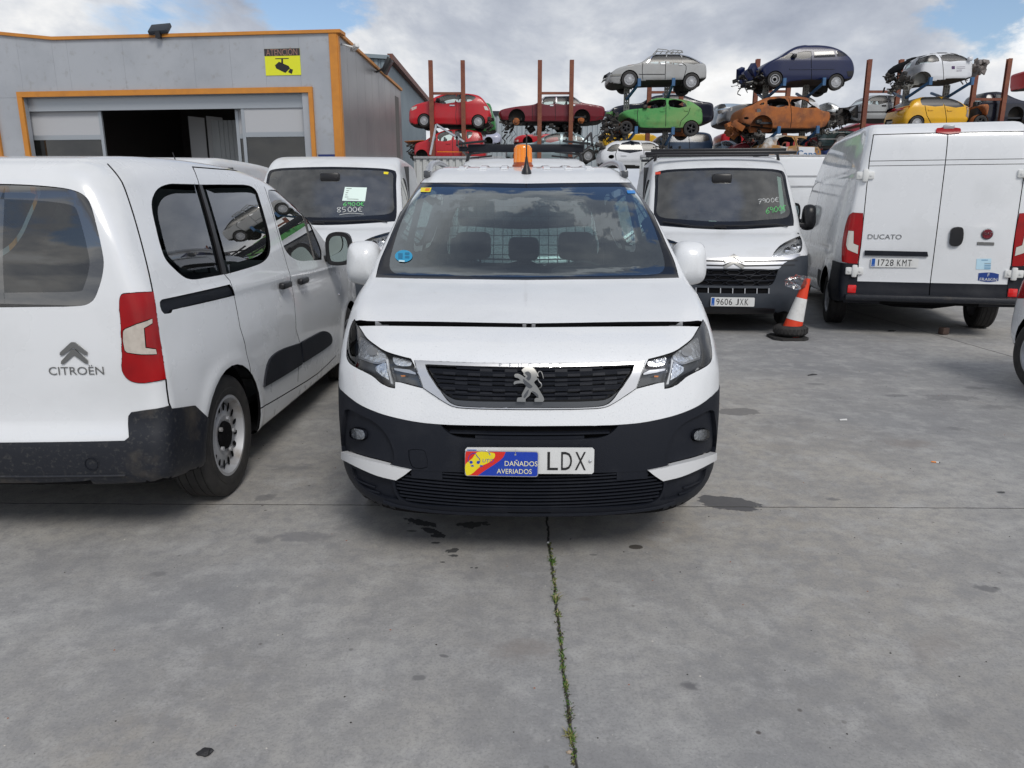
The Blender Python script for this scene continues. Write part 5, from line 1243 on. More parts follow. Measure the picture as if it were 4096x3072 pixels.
    for k in range(15): q0 = s0+(s1-s0)*k/15; c_.add([ipt(q0, 1.9, .2), ipt(q0+.14, 1.85, .2), ipt(q0+.22, 1.85, .2), ipt(q0+.24, 1.9, .2), ipt(q0, 1.9, 3.6), ipt(q0+.14, 1.85, 3.6), ipt(q0+.22, 1.85, 3.6), ipt(q0+.24, 1.9, 3.6)], [(0, 1, 5, 4), (1, 2, 6, 5), (2, 3, 7, 6)])
    c_.build('ribbed_partition', cor, t)
    wn = MB(); q0, q1 = s(665, 500)-.15, s(820, 500)+.1
    for k in range(2): wn.add([ipt(q0+(q1-q0)*k/2+.03, 2.6, 2.75), ipt(q0+(q1-q0)*(k+1)/2-.02, 2.6, 2.75), ipt(q0+(q1-q0)*(k+1)/2-.02, 2.6, 3.75), ipt(q0+(q1-q0)*k/2+.03, 2.6, 3.8)], [(0, 1, 2, 3)])
    wn.build('cabinet_doors', mat('cabinet_grey', (.60, .61, .62), .4), t)
    fx = MB(); q0 = s(330, 640)
    for (x_, w_, z0_, z1_) in ((0, .5, 0, 2.35), (-.25, .35, 2.1, 2.5), (.5, .15, 0, 2.3)): q = ipt(q0+x_, .9, 0); fx.box(q[0], q[0]+w_, q[1], q[1]+.4, z0_, z1_, bev=.03)
    fx.build('machine_in_doorway', M['black'], t)
    # sign, lamps, cameras
    sg = thing('warning_sign', 'yellow camera surveillance sign with dark ATENCIÓN header on the grey workshop wall', 'sign', (0, 0, 0))
    q = U(1338, 145, 1517, 145, 1522, 279, 1344, 281); s0, s1 = (q[0][0]+q[3][0])/2, (q[1][0]+q[2][0])/2; z1, z0 = (q[0][1]+q[1][1])/2, (q[2][1]+q[3][1])/2; zh = z1-(z1-z0)*.27
    mb = MB(); slab(mb, F, rect(s0, s1, z0, z1), .004, .012); mb.build('sign_board', mat('sign_lime', (.72, .74, .02), .45), sg)
    mb = MB(); slab(mb, F, rect(s0, s1, zh, z1), .0125, .015); mb.build('sign_header', mat('sign_brown', (.035, .028, .028), .5), sg)
    nrm = Vector((nn[0], nn[1], 0)); ax = Vector((tt[0], tt[1], 0))
    def onw(sv, zz, d=.018): q = a+tt*sv+nn*d; return Vector((q[0], q[1], zz))
    flat_text('sign_letters', 'ATENCIÓN', .185, frame(onw((s0+s1)/2, (zh+z1)/2-.01), ax, (0, 0, 1)), mat('faded_letters', (.30, .17, .13), .5), sg, sx=(s1-s0)*.88/np.ptp(text_tris('ATENCIÓN', .185)[0][:, 0]))
    k = MB(); W = s1-s0; Hh = zh-z0
    def pp(x, y): return (s0+W*x, z0+Hh*y)
    for pts in ([pp(.30, .84), pp(.68, .84), pp(.68, .88), pp(.30, .88)], [pp(.46, .60), pp(.51, .60), pp(.52, .84), pp(.47, .84)], [pp(.31, .36), pp(.56, .12), pp(.70, .36), pp(.66, .48), pp(.40, .70), pp(.28, .52)], [pp(.64, .16), pp(.74, .06), pp(.78, .28), pp(.70, .34)]): slab(k, F, pts, .0126, .016)
    k.build('camera_pictogram', M['ink'], sg)
    fl = thing('flood_light', 'grey flood light on the front roof edge of the workshop', 'light', (0, 0, 0)); q = U(815, 82)[0]; c0 = onw(q[0], ROOFZ+.07, .10)
    mb = MB(); R_ = frame(c0, ax, Vector((0, 0, 1))*.6-nrm*.8); mb.box(-.21, .21, -.02, .31, -.04, .05, bev=.02, mat=R_ @ Matrix.Rotation(.15, 4, 'Z')); mb.build('lamp_head', M['grey_plastic'], fl)
    mb = MB(); mb.box(-.16, .16, .03, .27, -.062, -.042, bev=.005, mat=R_ @ Matrix.Rotation(.15, 4, 'Z')); mb.build('lamp_glass', M['cover'], fl); mb = MB(); mb.box(-.05, .05, -.05, .05, -.12, .02, mat=Matrix.Translation(c0)); mb.build('bracket', M['black'], fl)
    aG, tG, nG, lG = G
    cm = thing('security_camera', 'white security camera under the roof edge at the workshop corner', 'camera', (0, 0, 0)); q = wall_uv(G, CW(1735, 140))[0]; c0 = Vector((*(aG+tG*q[0]+nG*.25), q[1]))
    mb = MB(); R_ = Matrix.Translation(c0) @ Matrix.Rotation(-.9, 4, 'Z') @ Matrix.Rotation(-.25, 4, 'Y'); mb.box(-.14, .14, -.05, .05, -.045, .045, bev=.02, mat=R_); mb.build('camera_body', M['plate'], cm); mb = MB(); mb.tube([tuple(c0), (*(aG+tG*(q[0]-.1)+nG*.0), q[1]+.05)], .02, 6); mb.build('bracket', M['plate'], cm)
    f2 = thing('flood_light', 'dark flood light fixed to the side wall roof edge of the workshop', 'light', (0, 0, 0)); q = wall_uv(G, CW(1900, 225))[0]; c0 = Vector((*(aG+tG*q[0]+nG*.3), ROOFZ+.05))
    mb = MB(); mb.box(-.05, .05, -.25, .25, -.2, .2, bev=.02, mat=Matrix.Translation(c0) @ Matrix.Rotation(.5, 4, 'Y')); mb.build('lamp_head', M['black'], f2); mb = MB(); mb.tube([tuple(c0), (*(aG+tG*q[0]), ROOFZ-.1)], .025, 6); mb.build('bracket', M['black'], f2)
    b2 = thing('wall_sign', 'dark blue sign on the workshop wall right of the door frame', 'sign', (0, 0, 0)); q = U(1610, 680, 1705, 681); mb = MB(); slab(mb, F, rect(q[0][0], q[1][0], q[0][1]-.9, q[0][1]), .004, .015); mb.build('sign_board', mat('navy', (.015, .03, .14), .4), b2)
    mb = MB(); 
    for k in range(3): slab(mb, F, rect(q[0][0]+.1+.12*k, q[0][0]+.16+.12*k, q[0][1]-.18, q[0][1]-.10), .0155, .018)
    mb.build('sign_marks', M['plate'], b2)
build_workshop()
def ribbed(name, w, z0, z1, pitch, depth, m, parent=None, zt=None):
    a, t, n, l = w; k = int(l/pitch); V = []; F = []
    prof = [(0, 0), (.25, 0), (.4, 1), (.85, 1), (1, 0)]
    pts = [(i*pitch+p*pitch, d*depth) for i in range(k) for p, d in prof[:-1]]+[(k*pitch, 0)]
    for s_, d in pts:
        q = a+t*s_+n*d; V += [(q[0], q[1], z0), (q[0], q[1], z1 if zt is None else zt(s_))]
    for i in range(len(pts)-1): F.append((2*i, 2*i+2, 2*i+3, 2*i+1))
    mb = MB(); mb.add(V, F); return mb.build(name, m, parent, 20)
def build_hall():
    sh = mat('blue_grey_sheet', (.20, .25, .28), .45, metal=.3, noise=[(.6, 6, (.15, .19, .22), .4, .8)]); rust = mat('rusty_edge', (.16, .06, .04), .6)
    Z = 8.2; t = thing('warehouse', 'tall blue grey corrugated warehouse with a rust red roof edge behind the workshop', 'building', (0, 0, 0))
    E = at_z(1546, 231, Z); Fp = at_z(1700, 404, Z); W0 = at_z(1440, 224, Z)
    w = vwall(E, Fp); ribbed('side_wall', w, 0, Z, .32, .05, sh, t); w2 = vwall(W0+(W0-E)*2, E); ribbed('gable_wall', w2, 0, Z, .32, .05, sh, t)
    mb = MB(); slab(mb, w, rect(-.1, w[3]+.2, Z-.10, Z+.16), .06, .30); mb.build('roof_edge', rust, t); mb = MB(); slab(mb, w2, rect(0, w2[3]+.1, Z-.08, Z+.08), .06, .2); mb.build('gable_trim', sh, t)
    mb = MB(); mb.add([tuple(W0+(W0-E)*2), tuple(E), tuple(Fp), tuple(Fp+(W0-E)*3)], [(0, 1, 2, 3)]); mb.build('roof', sh, t)
    ls = mat('pale_sheet', (.42, .47, .50), .5, metal=.2, noise=[(.5, 5, (.34, .39, .42), .4, .8)])
    Zb = float(at_y(2100, 452, 46)[2]); t2 = thing('sheet_metal_hall', 'pale corrugated hall far behind the stacked cars', 'building', (0, 0, 0)); a = at_y(1900, 452, 46); b_ = at_y(2480, 452, 46)
    ribbed('front_wall', vwall(a, b_), 0, Zb, .30, .06, ls, t2); mb = MB(); mb.box(a[0], b_[0], 46.1, 60, Zb-.1, Zb+.02); mb.build('roof', ls, t2); mb = MB(); slab(mb, vwall(a, b_), rect(0, b_[0]-a[0], Zb-.12, Zb+.1), .07, .12); mb.build('roof_edge', M['grey_plastic'], t2)
    wm = mat('white_ribbed_sheet', (.55, .57, .57), .5, noise=[(1.2, 6, (.40, .42, .42), .45, .8)])
    for (u0, u1, v, Y, lab) in ((1655, 2010, 628, 25.5, 'low white ribbed metal wall below the red cars'), (2560, 3400, 622, 25.5, 'low grey ribbed metal wall below the burnt cars')):
        a = at_y(u0, v, Y); b_ = at_y(u1, v, Y); f = thing('metal_wall', lab, 'wall', (0, 0, 0)); ribbed('sheeting', vwall(a, b_), 0, float(a[2]), .22, .05, wm, f)
        mb = MB(); slab(mb, vwall(a, b_), rect(0, b_[0]-a[0], float(a[2])-.05, float(a[2])+.02), .055, .09); mb.build('top_rail', M['cover'], f)
build_hall()
# ------------------------------------------------------------------ large vans
CJ = crop(2500, 600, .4822)
def big_van(H2=False, L=5.41, cell=.045):
    top = [(.03, .62), (.05, .78), (.085, .90), (.16, 1.0), (.30, 1.09), (.50, 1.165), (.72, 1.235), (.95, 1.45), (1.20, 1.73), (1.42, 1.97), (1.55, 2.09), (1.75, 2.18), (2.1, 2.235), (2.6, 2.255)]
    if H2: top = top[:-3]+[(1.75, 2.27), (2.05, 2.42), (2.5, 2.51), (3.0, 2.525), (L-.5, 2.505), (L-.22, 2.47), (L-.10, 2.38), (L-.05, 2.20), (L-.02, 1.6)]
    else: top += [(L-.5, 2.25), (L-.2, 2.21), (L-.08, 2.12), (L-.04, 1.9), (L-.02, 1.4)]
    prof = cr(top+[(L-.005, .9), (L, .62), (L+.02, .52), (L+.02, .40), (L-.1, .37), (3.9, .34), (2, .28), (.6, .24), (.15, .23), (.03, .26), (0, .34), (.0, .46)], 4)
    W = [(-.1, .74), (0, .80), (.15, .90), (.40, .965), (.75, 1.01), (1.2, 1.025), (L-.6, 1.025), (L-.2, 1.01), (L+.05, .985)]
    T = [(.20, .10), (.35, .03), (.55, 0), (.9, 0), (1.25, .020), (1.6, .055), (2.0, .105), (2.3, .155), (2.6, .21)]
    def k(y, z): return .05+.14*sstep((1.3-y)/.9)+.05*sstep((z-1.7)/.4)
    def extra(A, B, x, y, z):
        for yc in (.95, L-.98): d = np.hypot(y-yc, z-.35); B = B-.018*np.exp(-((d-.43)/.06)**2)*sstep((.85-z)/.2+.5)
        B = B+.012*np.exp(-((z-1.0)/.03)**2)*sstep((y-1.6)/.4)*sstep((L-.8-y)/.3)
        if H2: B = B+.010*np.exp(-((z-1.93)/.03)**2)*sstep((y-2.6)/.3)*sstep((L-.2-y)/.2)
        return A, B
    b = Body(prof, W, T, k, bowF=.20, bowR=.02, cell=cell, extra=extra, pF=2.2, h2=.016); b.Lr = L; return b
DWIN = cr([(1.12, 1.33), (1.28, 1.58), (1.48, 1.80), (1.62, 1.88), (2.30, 1.90), (2.37, 1.83), (2.37, 1.32), (2.2, 1.27), (1.2, 1.27)], 3)
def van_arches(b):
    for yc in (.95, b.Lr-.98):
        a = np.linspace(0, 2*PI, 29)[:-1]; c = np.stack([yc+.41*np.cos(a), .35+.41*np.sin(a)], -1); c[:, 1] = np.where(np.sin(a) < -.2, -.2, c[:, 1])
        for D in '+-': b.cut('arch', D, c, lim=lambda q: abs(q.x) > .45)
def van_wheels(b, root, kind='smooth'):
    wheel_well(b, .95, .35, .42); wheel_well(b, b.Lr-.98, .35, .42)
    for x in (-.88, .88):
        for y in (.95, b.Lr-.98): wheel(root, x, y, .345, .225, kind, 1 if x > 0 else -1, rimr=.58)
def glow_cut(b, name, pts, D='F', sm=3, **k): b.cut(name, D, half_sym(b, pts, D, sm), **k)
PLTX = {}
def build_front_van(label, loc, rz, group=None):
    root = thing('parked_van', label, 'van', loc, rz, group)
    b = big_van(False, 5.41, .045).begin(root, loc, rz)
    for D in '+-': b.cut('door_window', D, DWIN); b.stripe('seam', D, [(1.06, 1.25), (1.02, .9), (1.02, .45)], .008, only=['body']); b.stripe('seam', D, [(2.45, 1.98), (2.47, 1.3), (2.47, .42)], .008, only=['body']); b.cut('sill', D, [(1.35, .28), (b.Lr-1.4, .30), (b.Lr-1.4, .52), (1.35, .52)], only=['body'])
    van_arches(b)
    ws = b.cut('windscreen_border', 'F', half_sym(b, CJ(800, 146, 1100, 152, 1270, 165, 1318, 185, 1345, 300, 1376, 450, 1400, 585, 1398, 628, 'c', 1200, 645, 1000, 657, 862, 661), 'F', 3))
    b.cut('windscreen', 'F', half_sym(b, CJ(800, 166, 1100, 170, 1255, 182, 1300, 200, 1325, 310, 1352, 440, 1370, 520, 1345, 556, 1200, 575, 1000, 590, 852, 593), 'F', 3))
    HD = (.55, -.83, .1)
    lamp = b.cut('headlamp', HD, CJ(1222, 884, 'c', 1240, 845, 1290, 790, 1370, 745, 1450, 712, 'c', 1466, 745, 1470, 800, 1455, 845, 1400, 862), px=True, sm=3, sym=True)
    band = half_sym(b, CJ(890, 880, 1000, 896, 1150, 895, 1222, 890, 'c', 1330, 878, 1440, 860, 'c', 1455, 870, 1390, 905, 1320, 940, 1272, 988, 'c', 1100, 988, 892, 984), 'F', 2); b.cut('trim_band', 'F', band, only=['body'])
    bp = half_sym(b, CJ(890, 984, 1100, 988, 1272, 988, 1320, 942, 1400, 905, 1450, 880, 1475, 878), 'F', 3, open_=True); zm = bp[:, 1].max(); b.bp = bp
    b.cut('bumper', 'F', np.concatenate([[(1.4, zm), (1.4, -.2), (-1.4, -.2), (-1.4, zm)], bp]), only=['body'], lim=lambda c: c.y < 1.0)
    for D in '+-': b.cut('bumper', D, [(.15, zm), (.42, zm-.01), (.52, zm-.12), (.57, .5), (.57, -.1), (.15, -.1)], only=['body'], lim=lambda c: abs(c.x) > abs(bp[0][0])-.01)
    gr = half_sym(b, CJ(892, 992, 1100, 994, 1272, 992, 'c', 1245, 1070, 1225, 1108, 1190, 1126, 1050, 1128, 892, 1128), 'F', 2); b.cut('grille', 'F', gr, only=['bumper', 'body', 'trim_band'])
    sl = half_sym(b, CJ(890, 1146, 1186, 1148, 'c', 1184, 1190, 'c', 890, 1190), 'F', 1); b.cut('slot', 'F', sl, only=['bumper'])
    lw = half_sym(b, CJ(890, 1306, 1160, 1310, 1245, 1318, 1225, 1366, 'c', 890, 1364), 'F', 1); b.cut('lower_lip', 'F', lw, only=['bumper'])
    b.freeze()
    vis = ['windscreen', 'door_window', 'arch', 'headlamp']
    b.part('body', 'body', M['white3'], rim=.016, gap=.001, rimmat=M['dark']); b.part('sill', 'sill_cover', M['grey_plastic'], off=.006, rim=.01, gap=0)
    b.part('bumper', 'front_bumper', M['grey_plastic'], off=.004, rim=.02, gap=0); b.part('windscreen_border', 'windscreen_border', M['frit'], off=-.002, rim=.008, gap=0); b.part('windscreen', 'windscreen', M['wglass'], off=-.002, rim=0)
    for s_ in (-1, 1):
        b.part('door_window', 'door_window', M['glass'], off=-.005, rim=0, half=s_)
        h = b.part('headlamp', 'headlamp', M['lens'], off=.002, rim=0, gap=.004, half=s_); b.part('headlamp', 'lamp_housing', M['fog'], off=-.04, rim=0, gap=0, half=s_, parent=h)
        hb = MB()
        mm = np.array([s_, 1, 1.]); U, Vv, N = b.basis(np.array(HD)); U, Vv, N = U*mm, Vv*mm, N*mm; cu = lamp.mean(0)
        for du, dv, rr_ in ((-.10, -.015, .055), (.02, .02, .05), (.12, .03, .045)):
            O = U*(cu[0]+du)*1+Vv*(cu[1]+dv)+N*6; p, _ = b.march(O[None], -N[None], tmax=12); n_ = b.normal(p)[0]; c = p[0]-n_*.035
            Mx = frame(c, Vector(U), Vector(Vv)); hb.add([tuple(Mx @ Vector((rr_*math.cos(a), rr_*math.sin(a)*.8, .012))) for a in np.linspace(0, 2*PI, 13)[:-1]]+[tuple(Mx @ Vector((0, 0, -.02)))], [(i, (i+1) % 12, 12) for i in range(12)])
        hb.build('lamp_reflector', M['chrome'], h, 20)
    b.part('trim_band', 'chrome_band', M['silver'], off=.006, rim=.02, gap=.002); b.part('grille', 'grille_backing', M['dark'], off=-.03, rim=0, gap=0); b.part('slot', 'bumper_slot', M['dark'], off=-.02, rim=0, gap=0); b.part('lower_lip', 'lower_lip', M['black'], off=.002, rim=.01)
    b.belly(); b.backing(vis); van_wheels(b, root)
    # dark line inside the chrome band with the double chevron
    zc = float(np.mean([band[:, 1].max(), band[:, 1].min()])); zt, zb = band[:, 1].max(), gr[:, 1].max()
    def strip(pts, w): P = cr(pts, 1, False); t = np.gradient(P, axis=0); t /= np.linalg.norm(t, axis=1, keepdims=True); n = np.stack([-t[:, 1], t[:, 0]], -1); return np.concatenate([P-n*w/2, (P+n*w/2)[::-1]])
    z2 = zb+.045
    for zz, hw, hgt in ((z2+.050, .78, .055), (z2-.002, .74, .055)):
        b.sheet('band_groove', strip([(-hw, zz+.01), (-.13, zz), (0, zz+hgt), (.13, zz), (hw, zz+.01)], .018), 'F', off=.008, thick=.0, m=M['black'], cell=.08)
    for dz in (.0, -.072): b.sheet('emblem_chevron', strip([(-.115, z2+.045+dz), (0, z2+.112+dz), (.115, z2+.045+dz)], .034), 'F', off=.02, thick=.014, m=M['emblem'], cell=.1)
    # grille of flattened hexagons
    hx = MB(); g0, g1 = gr[:, 1].min(), gr[:, 1].max()
    for r_ in range(3):
        for c_ in range(-4, 5):
            x = c_*.185+(.0925 if r_ % 2 else 0); z = g0+(g1-g0)*(.18+.32*r_)
            pts = [(x-.085, z), (x-.05, z+.024), (x+.05, z+.024), (x+.085, z), (x+.05, z-.024), (x-.05, z-.024)]
            if max(abs(p[0]) for p in pts) > .68-.10*(1-(z-g0)/(g1-g0)): continue
            P = b.front(np.array(pts)); hx.tube([(p[0], p[1]+.008, p[2]) for p in P], .006, 4, closed=True)
    hx.build('grille_mesh', M['plastic'], root)
    for f_ in (.02, .34, .66, .98):
        xs = np.linspace(-.66, .66, 21); P = b.front(np.stack([xs, np.full(21, g0+(g1-g0)*f_)], -1)); q = MB(); q.tube([(p[0], p[1]+.012, p[2]) for p in P], .008, 4); q.build('grille_bar', M['plastic'], root)
    ds = MB(); z0, z1 = sl[:, 1].min(), sl[:, 1].max()
    for k in range(7): x = (k-3)*.145; P = b.front(np.array([(x, z0), (x, z1)])); ds.tube([tuple(p) for p in P], .007, 4)
    ds.build('slot_divider', M['cover'], root)
    pz = .405; P = b.front(np.array([[0, pz]]))[0]; b.plate_m = frame((0, P[1]-.02, pz), (1, 0, 0), (0, .03, 1))
    # wipers, mirrors, cabin
    for pts in (CJ(300, 565, 400, 580, 590, 622), CJ(660, 607, 850, 603, 1060, 603, 1240, 610, 1290, 630), CJ(560, 610, 700, 620, 850, 630)):
        P = b.trace(np.array([p[:2] for p in pts])) if False else None
    for pts in ([(-.80, 1.33), (-.4, 1.275), (0, 1.262)], [(-.15, 1.285), (.25, 1.285), (.65, 1.30), (.80, 1.275)]):
        P = b.front(np.array(pts)); w_ = MB(); w_.tube([(p[0], p[1]-.02, p[2]+.012) for p in P], .010, 5); w_.build('wiper', M['black'], root)
    for s_ in (-1, 1): mirror(root, s_*1.14, 1.18, 1.40, M['black'], s_, M['chrome'], .16, .32, .15, .10)
    fl = MB(); fl.box(-.95, .95, .8, 5.2, .35, .42); fl.build('cabin_floor', M['cabin'], root)
    d = MB(); d.prism([(.72, 1.0), (.80, 1.20), (1.0, 1.24), (1.3, 1.20), (1.42, 1.0), (1.3, .5), (.9, .5)], -.93, .93, plane='yz'); d.build('dashboard', M['cabin'], root)
    d = MB(); d.box(-.97, .97, 2.55, 2.60, .4, 2.12); d.build('bulkhead', M['cabin'], root)
    for x in (-.55, -.05, .5): seat(root, x, 1.95, .62, .48, .66, name='seat')
    q = MB(); q.box(-.13, .13, 1.30, 1.42, 1.84, 1.97, bev=.03); q.build('interior_mirror', M['black'], root)
    return b, root
def on_screen(b, name, px, m, off=.002):
    P = b.trace(np.array([p[:2] for p in px])); q = np.stack([P[:, 0], P[:, 2]], -1)
    if np.sum(q[:, 0]*np.roll(q[:, 1], -1)-np.roll(q[:, 0], -1)*q[:, 1]) < 0: q = q[::-1]
    return b.sheet(name, q, 'F', off=off, thick=0, m=m)
def scrawl(b, name, strokes, m, r=.006):
    mb = MB()
    for s_ in strokes:
        P = b.trace(cr([p for p in s_], 3, False)); N = b.normal(P); mb.tube([tuple(p+n*.004) for p, n in zip(P, N)], r, 4)
    return mb.build(name, m, b.root)
def digits(txt, x0, y0, w, h, gap, slope=0):
    """hand written figures as strokes in photo pixels"""
    G = {'6': [[(.8, 0), (.2, .45), (.05, .75), (.35, 1), (.8, .85), (.7, .55), (.15, .65)]], '9': [[(.85, .2), (.4, 0), (.1, .25), (.4, .5), (.85, .25), (.8, 1)]], '0': [[(.5, 0), (.1, .4), (.3, .95), (.75, .9), (.9, .4), (.5, 0)]],
         '8': [[(.9, .1), (.4, 0), (.15, .25), (.8, .7), (.6, 1), (.15, .85), (.5, .45), (.9, .1)]], '5': [[(.9, 0), (.25, .05), (.2, .45), (.7, .45), (.8, .8), (.2, 1)]], '7': [[(.05, .1), (.9, 0), (.35, 1)], [(.2, .55), (.8, .5)]], '€': [[(.95, .1), (.5, 0), (.15, .4), (.3, .9), (.9, .95)], [(0, .38), (.7, .38)], [(0, .6), (.65, .6)]]}
    out = []
    for i, ch in enumerate(txt):
        jx, jy, jr = [math.sin(i*k+len(out)*1.7+x0)*.06 for k in (2.1, 3.7, 5.3)]; [out.append([(x0+i*(w+gap)+(p[0]+jx+jr*p[1])*w, y0+(p[1]*(1+jr)+jy)*h+slope*(i*(w+gap)+p[0]*w)) for p in s_]) for s_ in G[ch]]
    return out
def build_jumpers():
    chalk = mat('chalk_white', (.75, .78, .78), .8); chg = mat('chalk_green', (.18, .75, .25), .8); pap = mat('paper', (.72, .86, .80), .7); rs = mat('red_sticker', (.65, .06, .03), .5)
    b, root = build_front_van('white delivery van with black roof bars and plate 9606 JXK', (2.6912, 8.919, 0), -.11)
    pl = plate_obj(root, b.plate_m, [('9', -.175, .04), ('6', -.125, .04), ('0', -.075, .04), ('6', -.025, .04), ('J', .055, .036), ('X', .108, .042), ('K', .166, .042)])
    kids = [o for o in bpy.data.objects if o.parent == root]
    # copies: the other two vans of the same kind
    others = []
    for loc, rz, lab in ((tuple(NL), NLR, 'white delivery van with a price paper and 8500€ chalked on its windscreen'), ((.18, 9.2, 0), 0.0, 'white delivery van hidden behind the foreground van, black ladder rack on its roof'), ((-5.15, 9.0, 0), .03, 'white van parked in front of the workshop door, mostly its roof showing')):
        c = root.copy(); COL.objects.link(c); c.location = loc; c.rotation_euler = (0, 0, rz); c['label'] = lab
        for k in kids:
            if k.name.startswith('number_plate'): continue
            dup(k, parent=c)
        others.append(c)
    # stickers on the right-hand van
    on_screen(b, 'sticker', CJ(252, 182, 296, 180, 294, 202, 250, 204), rs); on_screen(b, 'paper_strip', CJ(1270, 205, 1300, 215, 1338, 500, 1300, 520), pap, -.03)
    scrawl(b, 'chalk_price', digits('7900€', *CJ(1100, 408)[0], 15, 18, 2.2, -.09), chalk, .0032); scrawl(b, 'chalk_price', digits('6900€', *CJ(1165, 478)[0], 15, 22, 2.0, -.10), chg, .0034)
    on_screen(b, 'paper', CJ(700, 572, 760, 575, 765, 586, 688, 586), pap, -.03)
    # left-hand van: same surface, other place
    b.root = others[0]; b.loc = np.array(others[0].location, float); b.rz = NLR; others[0].scale = (1.09, 1, 1.03); b.scl = np.array([1.09, 1, 1.03])
    C3 = crop(1050, 550, .4219)
    on_screen(b, 'price_paper', C3(782, 470, 990, 475, 972, 605, 755, 600), pap); lp = MB()
    scrawl(b, 'paper_lines', [C3(795, 486, 845, 486), C3(795, 505, 820, 506), C3(790, 525, 812, 525), C3(785, 545, 805, 546), C3(780, 566, 815, 566), C3(800, 584, 910, 587)], M['ink'], .0035)
    scrawl(b, 'chalk_price', digits('6900€', *C3(765, 614)[0], 15, 15, 2.5), chg, .0038); scrawl(b, 'chalk_price', digits('8500€', *C3(700, 662)[0], 19, 19, 2.6), chalk, .0038); scrawl(b, 'chalk_price', [C3(728, 735, 800, 722, 880, 720, 958, 728)], chalk, .004)
    on_screen(b, 'sticker', C3(1150, 325, 1195, 328, 1190, 350, 1148, 346), M['yellow'])
    # racks
    wm = Matrix.Translation(root.location) @ Matrix.Rotation(-.11, 4, 'Z')
    rk = thing('roof_bars', 'black roof bars on the white van with plate 9606 JXK', 'roof rack', root.location, -.11)
    for y in (1.95, 3.0, 4.2):
        q = MB(); q.box(-.92, .95, y-.03, y+.03, 2.30, 2.34, bev=.008); q.build('cross_bar', M['black'], rk)
        for s_ in (-1, 1): q = MB(); q.tube([(s_*.86, y, 2.17), (s_*.84, y, 2.26), (s_*.72, y, 2.31)], .022, 6); q.build('bar_foot', M['black'], rk)
    q = MB(); q.box(-1.02, 1.02, 1.62, 1.70, 2.24, 2.28, bev=.01); q.build('front_bar', M['black'], rk)
    rk = thing('ladder_rack', 'black ladder rack with raised ends on the middle white van', 'roof rack', (.18, 9.2, 0), 0)
    q = MB(); q.box(-.82, .86, 1.9, 1.96, 2.31, 2.42, bev=.01); q.box(-.95, -.825, 1.905, 1.955, 2.32, 2.39, bev=.01); q.build('front_beam', M['grey_plastic'] if 0 else M['plastic'], rk)
    for s_ in (-1, 1):
        q = MB()
        for y0 in (1.85, 2.9, 3.9, 4.9): q.tube([(s_*.55, y0, 2.46), (s_*.95, y0, 2.42)], .016, 6)
        q.tube([(s_*.97, 1.75, 2.50 if s_ < 0 else 2.40), (s_*.97, 2.0, 2.58), (s_*.97, 4.9, 2.54)], .018, 6); q.tube([(s_*.97, 1.8, 2.40), (s_*.97, 4.9, 2.42)], .018, 6)
        for y0 in (1.8, 2.4, 3.0, 3.6, 4.2): q.tube([(s_*.97, y0, 2.40), (s_*.97, y0+.1, 2.56)], .012, 5)
        q.build('side_rail', M['black'], rk)
        for y0 in (1.95, 3.6): q = MB(); q.tube([(s_*.74, y0, 2.34), (s_*.82, y0, 2.26), (s_*.84, y0, 2.17)], .025, 6); q.build('rack_foot', M['black'], rk)
    q = MB(); q.tube([(-.88, 2.0, 2.46), (-1.28, 2.0, 2.70)], .016, 6); q.tube([(-1.28, 2.0, 2.70), (-1.38, 2.0, 2.28)], .016, 6); q.build('ladder_strut', M['silver'], rk)
NL = (-2.62, 9.85, 0); NLR = .05
